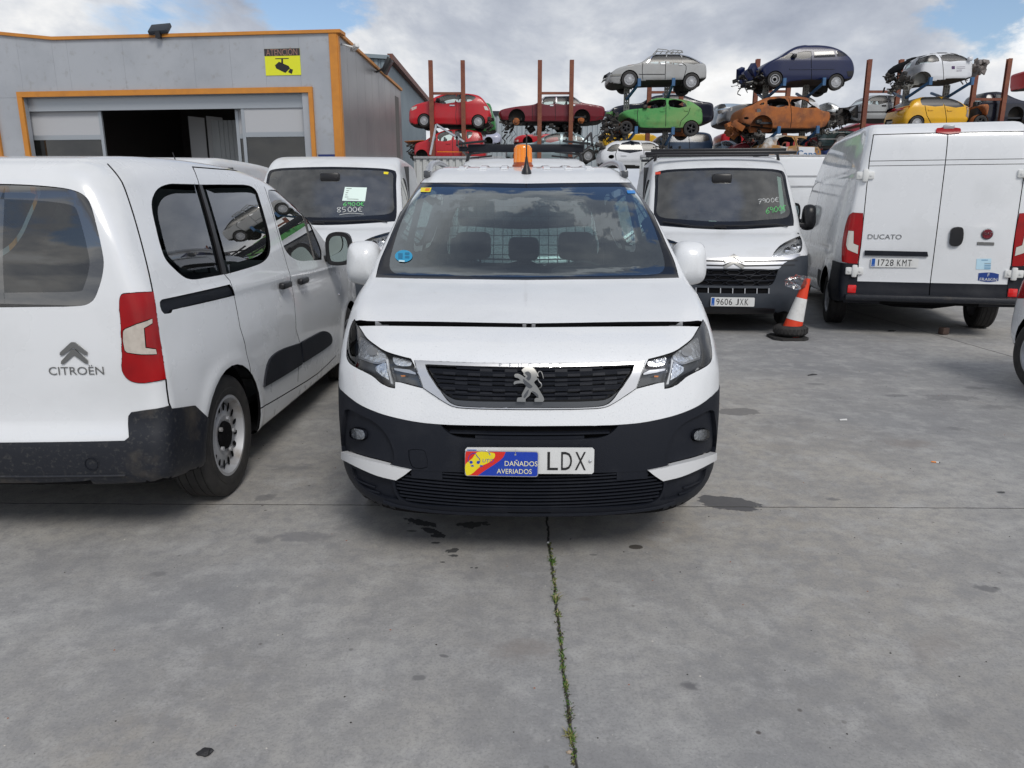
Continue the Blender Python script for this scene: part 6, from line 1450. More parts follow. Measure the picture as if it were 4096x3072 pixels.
def build_rear_van():
    L = 5.413; w = -.2537; fx, fy = 5.0043-math.sin(w)*L, 8.7685+math.cos(w)*L
    root = thing('parked_van', 'tall white panel van seen from behind with closed rear doors, plate 1728 KMT', 'van', (fx, fy, 0), w+PI)
    b = big_van(True, L, .045).begin(root, (fx, fy, 0), w+PI)
    for D in '+-': b.cut('door_window', D, DWIN); b.stripe('seam', D, [(2.45, 1.98), (2.47, 1.3), (2.47, .42)], .008, only=['body']); b.stripe('seam', D, [(1.04, 1.25), (1.02, .45)], .008, only=['body']); b.stripe('seam', D, [(3.75, 2.0), (3.75, .5)], .008, only=['body']) if D == '-' else None; b.cut('side_cover', D, [(L-1.62, .42), (L-1.45, .42), (L-1.45, .66), (L-1.72, .66), (L-1.72, .48)], only=['body'])
    van_arches(b); b.cut('windscreen', 'F', cr([(-.74, 1.95), (0, 1.99), (.74, 1.95), (.86, 1.32), (0, 1.27), (-.86, 1.32)], 3))
    TD = (.5, .86, 0)
    b.cut('tail_lamp', TD, CD(740, 667, 'c', 816, 672, 'c', 812, 780, 797, 900, 776, 1036, 'c', 720, 1034, 667, 1022, 'c', 668, 900, 684, 800, 700, 735, 718, 690), px=True, sm=3, sym=True)
    b.cut('lamp_insert', TD, CD(713, 797, 'c', 748, 800, 'c', 746, 890, 'c', 782, 905, 'c', 776, 966, 'c', 735, 950, 703, 935, 'c', 696, 900), px=True, sm=2, only=['tail_lamp'], sym=True)
    bt = b.trace(np.array([CD(771, 1163)[0], CD(780, 1034)[0], CD(576, 1010)[0], CD(770, 1283)[0]])); zd, zl, zs, zst = bt[:, 2]; xl = abs(bt[0, 0])
    pass
    b.cut('lower_doors', 'R', [(-xl, zd), (xl, zd), (xl, zst), (-xl, zst)], only=['body'])
    b.cut('bumper', 'R', [(-1.3, zst), (1.3, zst), (1.3, 0), (-1.3, 0)], only=['body'], lim=lambda c: c.y > L-.6)
    for s_ in (1, -1):
        b.cut('bumper', 'R', [(s_*xl, zl), (s_*1.3, zl), (s_*1.3, 0), (s_*xl, 0)] if s_ > 0 else [(s_*1.3, zl), (s_*xl, zl), (s_*xl, 0), (s_*1.3, 0)], only=['body'], lim=lambda c: c.y > L-.6)
    for D in '+-': b.cut('bumper', D, [(L-.56, .78), (L-.50, zs), (L-.2, zl), (L+.1, zl), (L+.1, 0), (L-.56, 0)], only=['body'], face=.6)
    seam = lambda p, w_=.008, px=True: b.stripe('seam', 'R', p, w_, px=px, only=['body', 'lower_doors'])
    xd = []
    lt = b.trace(np.array([p[:2] for p in CD(890, 107, 862, 280, 846, 440, 822, 680, 800, 900, 780, 1040, 770, 1163)])); ct = b.trace(np.array([p[:2] for p in CD(1424, 112, 1410, 320, 1362, 740, 1330, 960, 1305, 1150, 1278, 1283)]))
    l2 = np.stack([np.abs(lt[:, 0]), lt[:, 2]], -1); l2 = l2[np.argsort(-l2[:, 1])]; xc = float(ct[:, 0].mean())
    for s_ in (1, -1): seam(l2*np.array([s_, 1]), px=False)
    zt = float(l2[0, 1]); seam([(-l2[0, 0], zt), (0, zt+.004), (l2[0, 0], zt)], px=False); seam([(xc, zt), (xc, zst)], px=False)
    hz = b.trace(np.array([CD(1415, 288)[0], CD(1410, 324)[0]]))[:, 2]
    for z in hz: seam([(-l2[1, 0], z), (l2[1, 0], z)], .005, px=False)
    b.freeze(); vis = ['windscreen', 'door_window', 'arch']
    b.part('body', 'body', M['white2'], rim=.016, gap=.001, rimmat=M['dark']); b.part('bumper', 'rear_bumper', M['plastic'], off=.010, rim=.02, gap=0); b.part('lower_doors', 'door_cladding', M['plastic'], off=.002, rim=.012, gap=.002)
    b.part('windscreen', 'windscreen', M['wglass'], off=-.002, rim=0); b.part('side_cover', 'side_cover', M['plastic'], off=.006, rim=.01)
    for s_ in (-1, 1):
        b.part('door_window', 'door_window', M['tglass'], off=-.005, rim=0, half=s_); t = b.part('tail_lamp', 'tail_lamp', M['red_lens'], off=.010, rim=.02, half=s_); b.part('lamp_insert', 'clear_lens', M['clear2'], off=.012, rim=.004, half=s_, parent=t)
    b.belly(); b.backing(vis); van_wheels(b, root, 'cover')
    # step
    q = MB(); q.box(-.95, .95, L-.02, L+.10, .42, .50, bev=.03); q.build('rear_step', M['plastic_dirty'], root)
    R = lambda px: b.trace(np.array([p[:2] for p in px]))
    def pad(name, px, off, th, m, sm=1, parent='root'):
        P = b.trace(cr(px, sm)); Q = np.stack([P[:, 0], P[:, 2]], -1)
        if np.sum(Q[:, 0]*np.roll(Q[:, 1], -1)-np.roll(Q[:, 0], -1)*Q[:, 1]) > 0: Q = Q[::-1]
        return b.sheet(name, Q[::-1] if False else Q, 'R', off=off, thick=th, m=m, cell=.2, parent=parent)
    pad('door_handle', CD(1448, 790, 1470, 774, 1520, 774, 1533, 790, 1533, 850, 1520, 890, 1498, 908, 1455, 908, 1438, 895, 1440, 840), .03, .035, M['black'], 2)
    pad('grab_bar', CD(828, 940, 'c', 1275, 950, 'c', 1281, 984, 'c', 824, 976, 'c'), .025, .03, M['plastic'])
    pad('brake_lamp', CD(1345, 66, 1512, 66, 1518, 80, 1512, 96, 1345, 94, 1340, 82), .015, .02, M['red_lens'], 2)
    nb = R(CD(1430, 55))[0]; q = MB(); q.box(nb[0]-.06, nb[0]+.06, nb[1]-.01, nb[1]+.04, nb[2]-.02, nb[2]+.03, bev=.015); q.build('roof_bracket', M['cover'], root)
    rf = R(CD(732, 1218))[0]
    for s_ in (-1, 1): p = b.front(np.array([[s_*abs(rf[0]), rf[2]]]), -1)[0]; q = MB(); q.box(p[0]-.05, p[0]+.05, p[1]+.0, p[1]+.025, p[2]-.05, p[2]+.05, bev=.012); q.build('rear_reflector', mat('reflector_red', (.75, .02, .02), .15, coat=.6), root)
    for px, in ((CD(830, 400),), (CD(750, 1088),)):
        hp = R(px)[0]
        for s_ in (-1, 1):
            x0 = s_*abs(hp[0]); p = b.front(np.array([[x0, hp[2]]]), -1)[0]; q = MB(); q.box(x0-.10, x0+.10, p[1]-.02, p[1]+.03, p[2]-.045, p[2]+.045, bev=.015); q.box(x0-.03, x0+.03, p[1]+.0, p[1]+.045, p[2]-.075, p[2]+.075, bev=.015)
            for sx in (-1, 1): q.lathe([(0, .05), (.014, .048), (.014, .02)], 8, 0, 'y', (x0+sx*.06, p[1]-.012, p[2]))
            q.build('door_hinge', M['plate'], root)
    # badges and stickers
    c = R(CD(1710, 822))[0]
    def disc(r, off, m, name, par='root'): return b.sheet(name, [(c[0]+r*math.cos(a), c[2]+r*math.sin(a)) for a in np.linspace(0, 2*PI, 25)[:-1]], 'R', off=off, thick=.01, m=m, cell=.3, parent=par)
    bd = disc(.062, .010, M['chrome'], 'round_badge'); disc(.052, .014, mat('badge_maroon', (.16, .01, .02), .25), 'badge_field', bd); b.text('badge_letters', 'FIAT', (c[0], c[2]), .052, 'R', M['chrome'], off=.017, sx=.9, parent=bd)
    pad('badge_strip', CD(1640, 879, 1760, 883, 1758, 904, 1636, 900), .008, .008, M['emblem'])
    c = R(CD(953, 844))[0]; b.text('rear_letters', 'DUCATO', (c[0]-.025, c[2]), .080, 'R', M['emblem'], off=.005, sx=1.12)
    pad('info_sticker', CD(1634, 1000, 'c', 1740, 1000, 'c', 1734, 1080, 'c', 1628, 1077, 'c'), .003, 0, mat('sticker_skyblue', (.50, .72, .85), .5))
    for y, x0, x1 in ((1010, 1668, 1715), (1034, 1690, 1736), (1047, 1690, 1736), (1060, 1688, 1734), (1072, 1688, 1734)): pad('sticker_print', CD(x0, y-2.5, x1, y-2.5, x1, y+2.5, x0, y+2.5), .0045, 0, mat('sticker_ink', (.08, .25, .45) if y == 1010 else (.25, .33, .38), .5) if y in (1010, 1034) else bpy.data.materials['sticker_ink'])
    sp = pad('company_sticker', CD(1648, 1104, 'c', 1700, 1100, 1750, 1101, 1794, 1112, 'c', 1790, 1160, 'c', 1740, 1168, 1690, 1166, 1643, 1156, 'c'), .004, .001, mat('sticker_navy', (.015, .05, .25), .4), 3)
    c = R(CD(1717, 1151))[0]; b.text('sticker_letters', 'FRAIKIN', (c[0], c[2]), .052, 'R', M['plate'], off=.007, sx=1.0, parent=sp); c = R(CD(1718, 1118))[0]; b.text('sticker_letters', 'F', (c[0], c[2]), .055, 'R', M['plate'], off=.007, sx=1.0, parent=sp)
    p = R(CD(1040, 1029))[0]; plate_obj(root, frame((p[0], p[1]+.008, p[2]), (-1, 0, 0), (0, 0, 1)), [('1', -.176, .011), ('7', -.130, .04), ('2', -.080, .04), ('8', -.030, .04), ('K', .050, .042), ('M', .108, .046), ('T', .166, .040)])
    mirror(root, -1.16, 1.18, 1.42, M['black'], -1, M['chrome'], .19, .37, .15, .12); mirror(root, 1.16, 1.18, 1.42, M['black'], 1, M['chrome'], .19, .37, .15, .12)
    q = MB(); q.tube([(-.45, L-.35, .40), (-.1, L-.22, .36), (.3, L-.25, .37), (.55, L-.35, .40)], .05, 8); q.build('exhaust_and_axle', M['dark'], root)
    return b
M['clear2'] = mat('clear_lens_dusty', (.62, .60, .55), .2, coat=.6)
def build_edge_car():
    """white car cut by the right edge of the photo, and the tall box van far behind"""
    t = thing('delivery_truck', 'tall white box body behind the van with plate 9606 JXK', 'truck', (0, 0, 0))
    a = at_y(3010, 628, 15.5); b_ = at_y(3420, 622, 15.5); mb = MB(); mb.box(a[0], b_[0]+1.2, 15.5, 17.8, .6, float(a[2]), bev=.03); mb.build('box_body', M['white3'], t)
    for v in (704, 745): q = at_y(3100, v, 15.5); mb = MB(); mb.box(a[0]+.02, b_[0]+1.18, 15.485, 15.499, q[2]-.012, q[2]+.012); mb.build('body_rail', M['cover'], t)
    for x in (a[0]+.7, b_[0]+.4): mb = MB(); mb.box(x-.1, x+.1, 15.6, 17.7, .5, .6); mb.build('axle', M['black'], t); wheel(t, x, 15.8, .4, .25, 'steel', -1)
    for o in [o for o in bpy.data.objects if o.parent == t and o.name.startswith('wheel')]: o.rotation_euler = (0, 0, -PI/2)
build_edge_car()
# ------------------------------------------------------------------ scrap cars on racks
CR5 = crop(1600, 180, .4069); CR6 = crop(2350, 130, .4069); CR7 = crop(3100, 130, .4503)
YF, YB, YC = 28.0, 33.0, 38.5          # near rack row, rear rack row, third row
PAINT = {}
def paint(name, c, rough=.3, dirt=(.12, .11, .10), metal=0, **k):
    if name not in PAINT: PAINT[name] = mat('paint_'+name, c, rough, metal, coat=.15, noise=[(1.3, 7, tuple(a*.7+b*.3 for a, b in zip(c, dirt)), .42, .8), (.8, 8, dirt, .62, .9)], **k)
    return PAINT[name]
M['rust'] = mat('burnt_rust', (.36, .115, .030), .85, noise=[(2.2, 8, (.20, .075, .035), .42, .62), (3.4, 7, (.50, .19, .05), .55, .75), (5, 8, (.10, .07, .06), .60, .80)], bump=(14, .5))
M['ash'] = mat('burnt_ash', (.30, .29, .27), .9, noise=[(3, 8, (.28, .13, .05), .45, .65), (5, 8, (.08, .07, .06), .55, .75)], bump=(20, .5))
M['junk'] = mat('engine_junk', (.022, .021, .02), .7, noise=[(9, 6, (.12, .10, .085), .5, .7), (14, 5, (.10, .04, .02), .6, .8)], bump=(25, .6))
M['post'] = mat('rust_red_post', (.17, .050, .030), .7, noise=[(2.5, 7, (.24, .085, .04), .4, .7), (9, 6, (.09, .03, .02), .55, .8)])
M['galv'] = mat('galvanised_post', (.27, .27, .25), .6, metal=.3, noise=[(6, 6, (.19, .18, .165), .45, .8)])
M['rackblue'] = mat('rack_blue', (.035, .12, .26), .5, noise=[(7, 6, (.03, .06, .12), .5, .8)])
M['under'] = mat('underbody', (.030, .028, .026), .9, noise=[(5, 6, (.06, .045, .03), .5, .8)])
M['sglass'] = glass('car_glass', (.80, .88, .86), 1.3, .05, .32)
M['dglass'] = glass('dark_car_glass', (.10, .115, .12), 1.4, .04, .3)
def W2(px, Y): 
    P = at_y(np.array([p[0] for p in px]), np.array([p[1] for p in px]), Y); return np.stack([P[:, 0], P[:, 2]], -1)
def junk(root, name, box, n, m, seed=1, size=(.05, .22), hang=0):
    r = random.Random(seed); mb = MB(); x0, x1, y0, y1, z0, z1 = box
    for i in range(n):
        c = Vector((r.uniform(x0, x1), r.uniform(y0, y1), r.uniform(z0, z1))); s = [r.uniform(*size) for _ in range(3)]
        Mx = Matrix.Translation(c) @ Matrix.Rotation(r.uniform(0, 3), 4, Vector((r.random(), r.random(), r.random()+.01)).normalized()); mb.box(-s[0]/2, s[0]/2, -s[1]/2, s[1]/2, -s[2]/4, s[2]/4, bev=.01, mat=Mx)
    for i in range(n//2):
        p = Vector((r.uniform(x0, x1), r.uniform(y0, y1), r.uniform(z0, z1))); pts = [p]
        for k in range(4): pts.append(pts[-1]+Vector((r.uniform(-.15, .15), r.uniform(-.18, .18), r.uniform(-.14, .08)-hang)))
        mb.tube(pts, r.uniform(.008, .025), 5)
    return mb.build(name, m, root, 30)
def scrap(label, cf, outline, Y, pm, nose=-1, width=1.68, wins=(), wheels=(), wr=None, belt=None, roofz=.22, hubs=(), arches=(), cell=.06, glassm='sglass', cuts=(), ws=None, rs=None, wkind='cover', far_wheels=True, name='scrap_car', cat='car', liner=None, seams=(), bow=.10, smooth=3, k0=.05, lamps=(), tumble=.18, post=None):
    """a car lying parallel to the picture, read off its side outline. nose -1: points left"""
    O = W2(cr(cf(*outline) if not isinstance(outline, list) else outline, smooth), Y)
    OP = np.array([p[:2] for p in (cr(cf(*outline) if not isinstance(outline, list) else outline, smooth))]); ul, ur = OP[:, 0].min(), OP[:, 0].max()
    if ul > 2048: d_ = (ul-2048)*(width/(Y+width))*.8; OP[:, 0] += d_*np.clip(1-(OP[:, 0]-ul)/(.45*(ur-ul)), 0, 1)
    if ur < 2048: d_ = (2048-ur)*(width/(Y+width))*.8; OP[:, 0] -= d_*np.clip(1-(ur-OP[:, 0])/(.45*(ur-ul)), 0, 1)
    O = W2(OP, Y)
    xl, xr = O[:, 0].min(), O[:, 0].max(); zb = O[:, 1].min(); X0 = xl if nose < 0 else xr; L = xr-xl
    rz = -PI/2 if nose < 0 else PI/2; side = '+' if nose < 0 else '-'; sx = 1 if nose < 0 else -1
    loc = (X0, Y+width/2, zb)
    def lc(q): q = np.atleast_2d(q); return np.stack([(q[:, 0]-X0)*(-nose), q[:, 1]-zb], -1)
    root = thing(name, label, cat, loc, rz)
    P = lc(O); H = P[:, 1].max(); bz = (lc(W2([cf(0, belt)[0]], Y))[0, 1] if belt else H*.58)
    hw = width/2
    Wc = [(-.1, hw*.80), (.05, hw*.86), (L*.10, hw*.95), (L*.22, hw), (L*.78, hw), (L*.93, hw*.95), (L+.1, hw*.84)]
    Tc = [(-.1, .06), (.12, .03), (H*.25, 0), (bz*.9, .01), (bz+.05, .035), (bz+(H-bz)*.6, tumble*.62), (H+.05, tumble+.06)]
    b = Body(P, Wc, Tc, lambda y, z: k0+.05*sstep((z-bz)/.2)+.08*sstep((L*.2-y)/(L*.2))+.07*sstep((y-L*.85)/(L*.15)), bowF=bow, bowR=.09, cell=cell, h2=.03, blur=1, pad=.2)
    b.begin(root, loc, rz)
    lay = b.lay; b.names['under'] = 1
    for f in b.bm.faces:
        if f.normal.z < -.55 and f.calc_center_median().z < H*.35: f[lay] = 1
    D2 = '+-'
    for w in wins:
        q = lc(W2(cr(cf(*w), 2), Y))
        for D in D2: b.cut('window', D, q)
    for nm, w, sd in cuts:
        q = lc(W2(cr(cf(*w), 2), Y))
        for D in (D2 if sd == 2 else side): b.cut(nm, D, q)
    AR = []
    for cx, cy, r in list(arches)+[(a, c, r) for a, c, r in wheels]:
        c = lc(W2(cf(cx, cy), Y))[0]; s_ = abs(W2(cf(cx+r, cy), Y)[0, 0]-W2(cf(cx, cy), Y)[0, 0]); AR.append((c, s_))
    na = len(arches)
    for i, (c, s_) in enumerate(AR):
        R = s_*(1.0 if i < na else 1.13); a = np.linspace(0, 2*PI, 23)[:-1]; q = np.stack([c[0]+R*np.cos(a), c[1]+R*np.sin(a)], -1); q[:, 1] = np.where(np.sin(a) < -.3, min(-.2, c[1]-R), q[:, 1])
        for D in D2: b.cut('arch', D, q, lim=lambda g: abs(g.x) > hw*.45)
    for s_ in seams:
        q = lc(W2(cr(cf(*s_), 2, False), Y))
        for D in side: b.stripe('seam', D, q, .022, only=['body'])
    def endwin(reg, D, z0, z1, w0, w1): b.cut(reg, D, [(-w0, z0), (w0, z0), (w1, z1), (-w1, z1)], face=.15)
    if ws is not False: endwin('windscreen', 'F', bz+.04, H*.955 if ws is None else ws, hw*.80, hw*.66)
    if rs is not False: endwin('rear_screen', 'R', bz+.06, H*.93 if rs is None else rs, hw*.74, hw*.62)
    b.freeze()
    b.part('body', 'body', pm, rim=.03, gap=.0, rimmat=M['under']); b.part('under', 'underbody', M['under'], rim=0)
    if glassm: 
        b.part('window', 'side_windows' if 0 else 'side_window', M[glassm], off=-.012, rim=0, gap=0, sel=lambda c: c[0]*sx > 0); b.part('window', 'side_window', M[glassm], off=-.012, rim=0, gap=0, sel=lambda c: c[0]*sx < 0)
        b.part('windscreen', 'windscreen', M[glassm], off=-.008, rim=0); b.part('rear_screen', 'rear_screen', M[glassm], off=-.008, rim=0)
    vis = ['window', 'windscreen', 'rear_screen', 'arch']
    for nm, w, sd in cuts:
        mm = nm.split(':'); 
        if mm[1] != 'hole': b.part(nm, mm[0], M.get(mm[1]) or PAINT[mm[1]], off=float(mm[2]) if len(mm) > 2 else .004, rim=.02, gap=0)
        else: vis.append(nm)
    b.backing(vis, off=-.03, m=M['cabin'])
    for i, (c, s_) in enumerate(AR):
        for sg in (1, -1):
            wa = MB(); n = 14; xo = b.wp(c[0])-.03; V = []; R = s_*(1.02 if i < na else 1.16)
            for j in range(n+1): a = math.radians(-25+230*j/n); V += [(sg*xo, c[0]+R*math.cos(a), c[1]+R*math.sin(a)), (sg*(xo-.26), c[0]+R*math.cos(a), c[1]+R*math.sin(a))]
            wa.add(V, [(2*j, 2*j+1, 2*j+3, 2*j+2) for j in range(n)]+[tuple(2*j+1 for j in range(n+1))]); wa.build('wheel_housing', liner or M['under'], root)
    for i, (c, s_) in enumerate(AR[na:]):
        for sg in ((sx, -sx) if far_wheels else (sx,)): 
            kd = wkind if isinstance(wkind, str) else wkind[i]; o = wheel(root, sg*(hw-.10), c[0], s_, .18, kd, sg, rimr=.64); o.location.z = c[1]
    for cx, cy, r in hubs:
        c = lc(W2(cf(cx, cy), Y))[0]; s_ = abs(W2(cf(cx+r, cy), Y)[0, 0]-W2(cf(cx, cy), Y)[0, 0]); q = MB()
        q.lathe([(s_, -.05), (s_, .03), (s_*.5, .05), (s_*.45, .10), (.001, .10)], 18, 0, 'x'); q.xf(Matrix.Translation((sx*(hw-.16), c[0], c[1])) @ Matrix.Rotation(0 if sx > 0 else PI, 4, 'Z')); q.build('brake_disc', M['rust'], root)
        junk(root, 'suspension', (sx*(hw-.35) if sx > 0 else -hw+.12, sx*(hw-.12) if sx > 0 else -hw+.35, c[0]-s_*1.6, c[0]+s_*1.6, c[1]-.12, c[1]+.15), 9, M['junk'], int(cx), (.04, .14))
    inn = MB(); inn.box(-hw+.12, hw-.12, L*.25, L*.80, H*.16, H*.22); 
    for y in (L*.40, L*.62):
        for x in (-.36, .36): inn.box(x-.22, x+.22, y, y+.12, H*.2, bz+.02, bev=.04); inn.box(x-.10, x+.10, y+.04, y+.12, bz+.0, bz+.17, bev=.03)
    inn.build('seats', M['cloth'], root, 50)
    b.lc = lc; b.Y = Y; b.cf = cf; b.sx = sx; b.hw = hw; b.side_ = side; b.H = H; b.bz = bz; b.Lc = L
    return b, root
def decal(b, name, px, m, off=.008, thick=.0, sm=1):
    q = b.lc(W2(cr(b.cf(*px), sm), b.Y)); return b.sheet(name, q, b.side_, off=off, thick=thick, m=m, cell=.12)
def jbox(b, x0, y0, x1, y1, n, m=None, seed=1, size=(.05, .22), dep=1.0, name='loose_parts', hang=0):
    q = b.lc(W2(b.cf(x0, y0, x1, y1), b.Y)); ya, yb = sorted(q[:, 0]); za, zb = sorted(q[:, 1]); x = (b.hw*(1-dep*2)*b.sx, b.hw*b.sx*.95); return junk(b.root, name, (min(x), max(x), ya, yb, za, zb), n, m or M['junk'], seed, size, hang)
def side_mirror(b, cx, cy, m):
    p = b.lc(W2(b.cf(cx, cy), b.Y))[0]; q = MB(); q.box(b.sx*(b.hw+.02)-.07, b.sx*(b.hw+.02)+.07, p[0]-.10, p[0]+.06, p[1]-.07, p[1]+.07, bev=.04); q.build('door_mirror', m, b.root, 60)
def build_scrap():
    c5, c6, c7 = CR5, CR6, CR7
    # ---- rear rack row, left
    b, r = scrap('bright red small hatchback on the rack nearest the warehouse, silver wheel covers', c5, (75, 700, 76, 650, 95, 610, 150, 578, 262, 548, 330, 505, 400, 478, 520, 465, 660, 466, 760, 482, 806, 505, 855, 560, 893, 625, 905, 680, 898, 725, 870, 775, 640, 786, 300, 778, 170, 788, 95, 772, 74, 740), YB, paint('red', (.52, .012, .022)), -1, 1.66,
        [(338, 562, 400, 503, 450, 485, 545, 483, 537, 562), (556, 483, 604, 482, 604, 556, 552, 556), (640, 482, 700, 488, 745, 512, 700, 548, 642, 552)], [(237, 742, 60), (768, 752, 60)], belt=565, seams=[(545, 480, 552, 620, 548, 720, 560, 775), (338, 565, 330, 700, 345, 770)])
    decal(b, 'headlamp', (90, 640, 110, 612, 165, 600, 160, 625, 110, 645), M['clear_lens']); decal(b, 'tail_lamp', (822, 600, 850, 602, 872, 640, 835, 638), M['clear2']); decal(b, 'door_handle', (488, 588, 538, 588, 538, 600, 488, 600), M['silver'], .03, .03); side_mirror(b, 378, 540, M['black'])
    jbox(b, 850, 700, 900, 840, 8, seed=3)
    b, r = scrap('maroon classic saloon on the rack without wheels, rusty brake discs showing', c5, (962, 660, 970, 640, 1000, 625, 1150, 600, 1300, 582, 1345, 558, 1400, 508, 1440, 494, 1590, 490, 1700, 493, 1745, 515, 1800, 560, 1850, 572, 1950, 588, 2020, 606, 2028, 660, 2015, 720, 1990, 745, 1500, 752, 1200, 752, 1000, 740, 975, 700), YB, paint('maroon', (.17, .014, .024), dirt=(.07, .03, .03)), -1, 1.78,
        [(1398, 578, 1402, 535, 1430, 505, 1523, 499, 1518, 572), (1548, 499, 1690, 500, 1692, 572, 1547, 574), (1706, 503, 1728, 506, 1782, 567, 1712, 571)], [], belt=582, arches=[(1148, 712, 82), (1790, 715, 82)], hubs=[(1143, 748, 34), (1783, 735, 32)], seams=[(1300, 585, 1305, 740), (1525, 500, 1528, 740), (1690, 572, 1700, 620, 1700, 740)])
    for w in ((1535, 497, 1545, 497, 1545, 575, 1530, 575), (1388, 576, 1395, 530, 1425, 500, 1700, 493, 1780, 560, 1772, 566, 1698, 500, 1430, 508, 1404, 540, 1400, 576)): decal(b, 'window_trim', w, M['silver'], .012)
    for w in ((1474, 588, 1508, 588, 1508, 601, 1474, 601), (1700, 586, 1722, 586, 1722, 600, 1700, 600)): decal(b, 'door_handle', w, M['silver'], .02, .02)
    jbox(b, 975, 700, 1100, 800, 12, seed=5); jbox(b, 1240, 775, 1800, 815, 18, seed=6, size=(.1, .4)); jbox(b, 1030, 780, 1120, 850, 8, seed=7, hang=.1)
    b, r = scrap('red compact minivan under the small red hatchback, front end stripped off', c5, (130, 980, 165, 955, 235, 935, 260, 918, 340, 868, 420, 835, 520, 824, 700, 825, 800, 850, 825, 905, 832, 960, 852, 1030, 858, 1100, 840, 1130, 500, 1135, 250, 1130, 140, 1110), YB, paint('red2', (.50, .020, .028)), -1, 1.7,
        [(275, 945, 320, 905, 345, 885, 350, 940), (375, 938, 372, 880, 430, 846, 512, 840, 502, 932), (540, 838, 618, 838, 636, 918, 536, 930), (654, 848, 712, 856, 692, 905, 660, 920)], [], belt=935, arches=[(212, 1090, 62)], seams=[(525, 840, 515, 960, 525, 1110), (345, 940, 350, 1110)])
    decal(b, 'tail_lamp', (770, 862, 800, 868, 812, 960, 800, 975, 772, 955), M['red_lens'], .01); decal(b, 'door_handle', (452, 960, 495, 958, 495, 972, 452, 974), paint('red2', (0, 0, 0)), .03, .03); decal(b, 'side_strip', (365, 1045, 620, 1048, 620, 1056, 365, 1053), M['orange'], .006)
    bn = MB(); q = b.lc(W2(c5(70, 970, 240, 940), YB)); bn.box(-.68, .68, q[0, 0]-.1, q[1, 0], q[1, 1]-.02, q[1, 1]+.02, bev=.015, mat=Matrix.Translation((0, 0, 0)) @ Matrix.Rotation(.05, 4, 'X')); bn.build('bent_bonnet', M['rust'], r); jbox(b, 75, 975, 160, 1110, 26, seed=8)
    b, r = scrap('silver blue saloon under the maroon saloon, silver door mirror', c5, (1035, 1012, 1080, 988, 1180, 965, 1300, 955, 1400, 900, 1500, 862, 1600, 850, 1700, 856, 1800, 885, 1870, 935, 1950, 955, 1975, 1000, 1975, 1100, 1700, 1130, 1200, 1130, 1040, 1100), YB, paint('silverblue', (.33, .42, .45), metal=.3), -1, 1.8,
        [(1400, 950, 1425, 905, 1500, 872, 1575, 868, 1568, 940), (1606, 945, 1610, 870, 1690, 868, 1722, 882, 1726, 942), (1742, 942, 1740, 888, 1775, 900, 1800, 940)], [(1180, 1090, 62), (1850, 1090, 62)], belt=950, seams=[(1575, 865, 1572, 1050, 1580, 1120)])
    side_mirror(b, 1408, 936, PAINT['silverblue'])
    b, r = scrap('pale lilac car showing only its rear half behind the red minivan', c5, (700, 900, 760, 865, 860, 855, 940, 850, 985, 870, 1000, 920, 985, 960, 900, 985, 720, 985), YC, paint('lilac', (.45, .48, .62)), -1, 1.7, [(760, 900, 790, 870, 840, 866, 845, 900)], [], belt=905, arches=[(870, 945, 42)])
    b, r = scrap('red hatchback nose poking out behind the silver blue saloon', c5, (1114, 930, 1130, 905, 1180, 885, 1280, 876, 1400, 872, 1560, 872, 1600, 900, 1600, 970, 1300, 975, 1125, 965), YC, paint('red', (0, 0, 0)), -1, 1.7, [(1300, 890, 1330, 872, 1400, 868, 1400, 890)], [], belt=893, arches=[(1255, 950, 50)], ws=False)
    decal(b, 'headlamp', (1130, 935, 1165, 930, 1165, 948, 1130, 950), M['clear2'])
    b, r = scrap('yellow van wreck seen between the saloons and the green car', c5, (1955, 870, 1990, 858, 2080, 866, 2350, 870, 2500, 880, 2560, 930, 2560, 1000, 2300, 1010, 2000, 1010, 1958, 950), YC, paint('yellow', (.72, .42, .01)), -1, 1.8, [], [], belt=880, ws=False, rs=False)
    b, r = scrap('green wreck with a grey tail squeezed behind the bright red hatchback', c5, (450, 800, 470, 760, 600, 640, 700, 590, 800, 560, 880, 565, 900, 590, 915, 650, 940, 720, 950, 790, 945, 835, 860, 850, 600, 830), 35.5, paint('deepgreen', (.04, .22, .06)), -1, 1.6, [(840, 600, 865, 590, 880, 640, 850, 650)], [], belt=640, rs=False)
    # ---- near rack row
    b, r = scrap('old silver hatchback with a roof rack on top of the left galvanised stack', c6, (165, 462, 172, 420, 200, 380, 255, 345, 330, 325, 480, 297, 520, 282, 600, 228, 650, 203, 750, 193, 930, 197, 1020, 222, 1110, 268, 1180, 308, 1190, 350, 1189, 410, 1185, 445, 1100, 462, 900, 470, 520, 478, 330, 500, 240, 510, 185, 494), YF, paint('oldsilver', (.36, .37, .37), .45, dirt=(.17, .12, .08)), -1, 1.6,
        [(590, 291, 640, 228, 680, 208, 774, 204, 765, 293), (796, 206, 918, 208, 930, 299, 783, 298), (942, 217, 1035, 247, 1128, 298, 945, 299)], [(413, 460, 78), (1022, 483, 78)], belt=298, seams=[(545, 298, 538, 380, 545, 460), (780, 205, 768, 300, 764, 460), (932, 300, 970, 330, 960, 400, 940, 458)])
    for w in ((585, 296, 640, 224, 680, 203, 920, 203, 1020, 232, 1135, 300, 1125, 302, 1010, 242, 918, 211, 680, 211, 648, 228, 596, 296), ): decal(b, 'window_trim', w, M['chrome'], .01)
    for w in ((722, 303, 764, 303, 764, 314, 722, 314), (902, 310, 935, 310, 935, 320, 902, 320)): decal(b, 'door_handle', w, M['silver'], .02, .02)
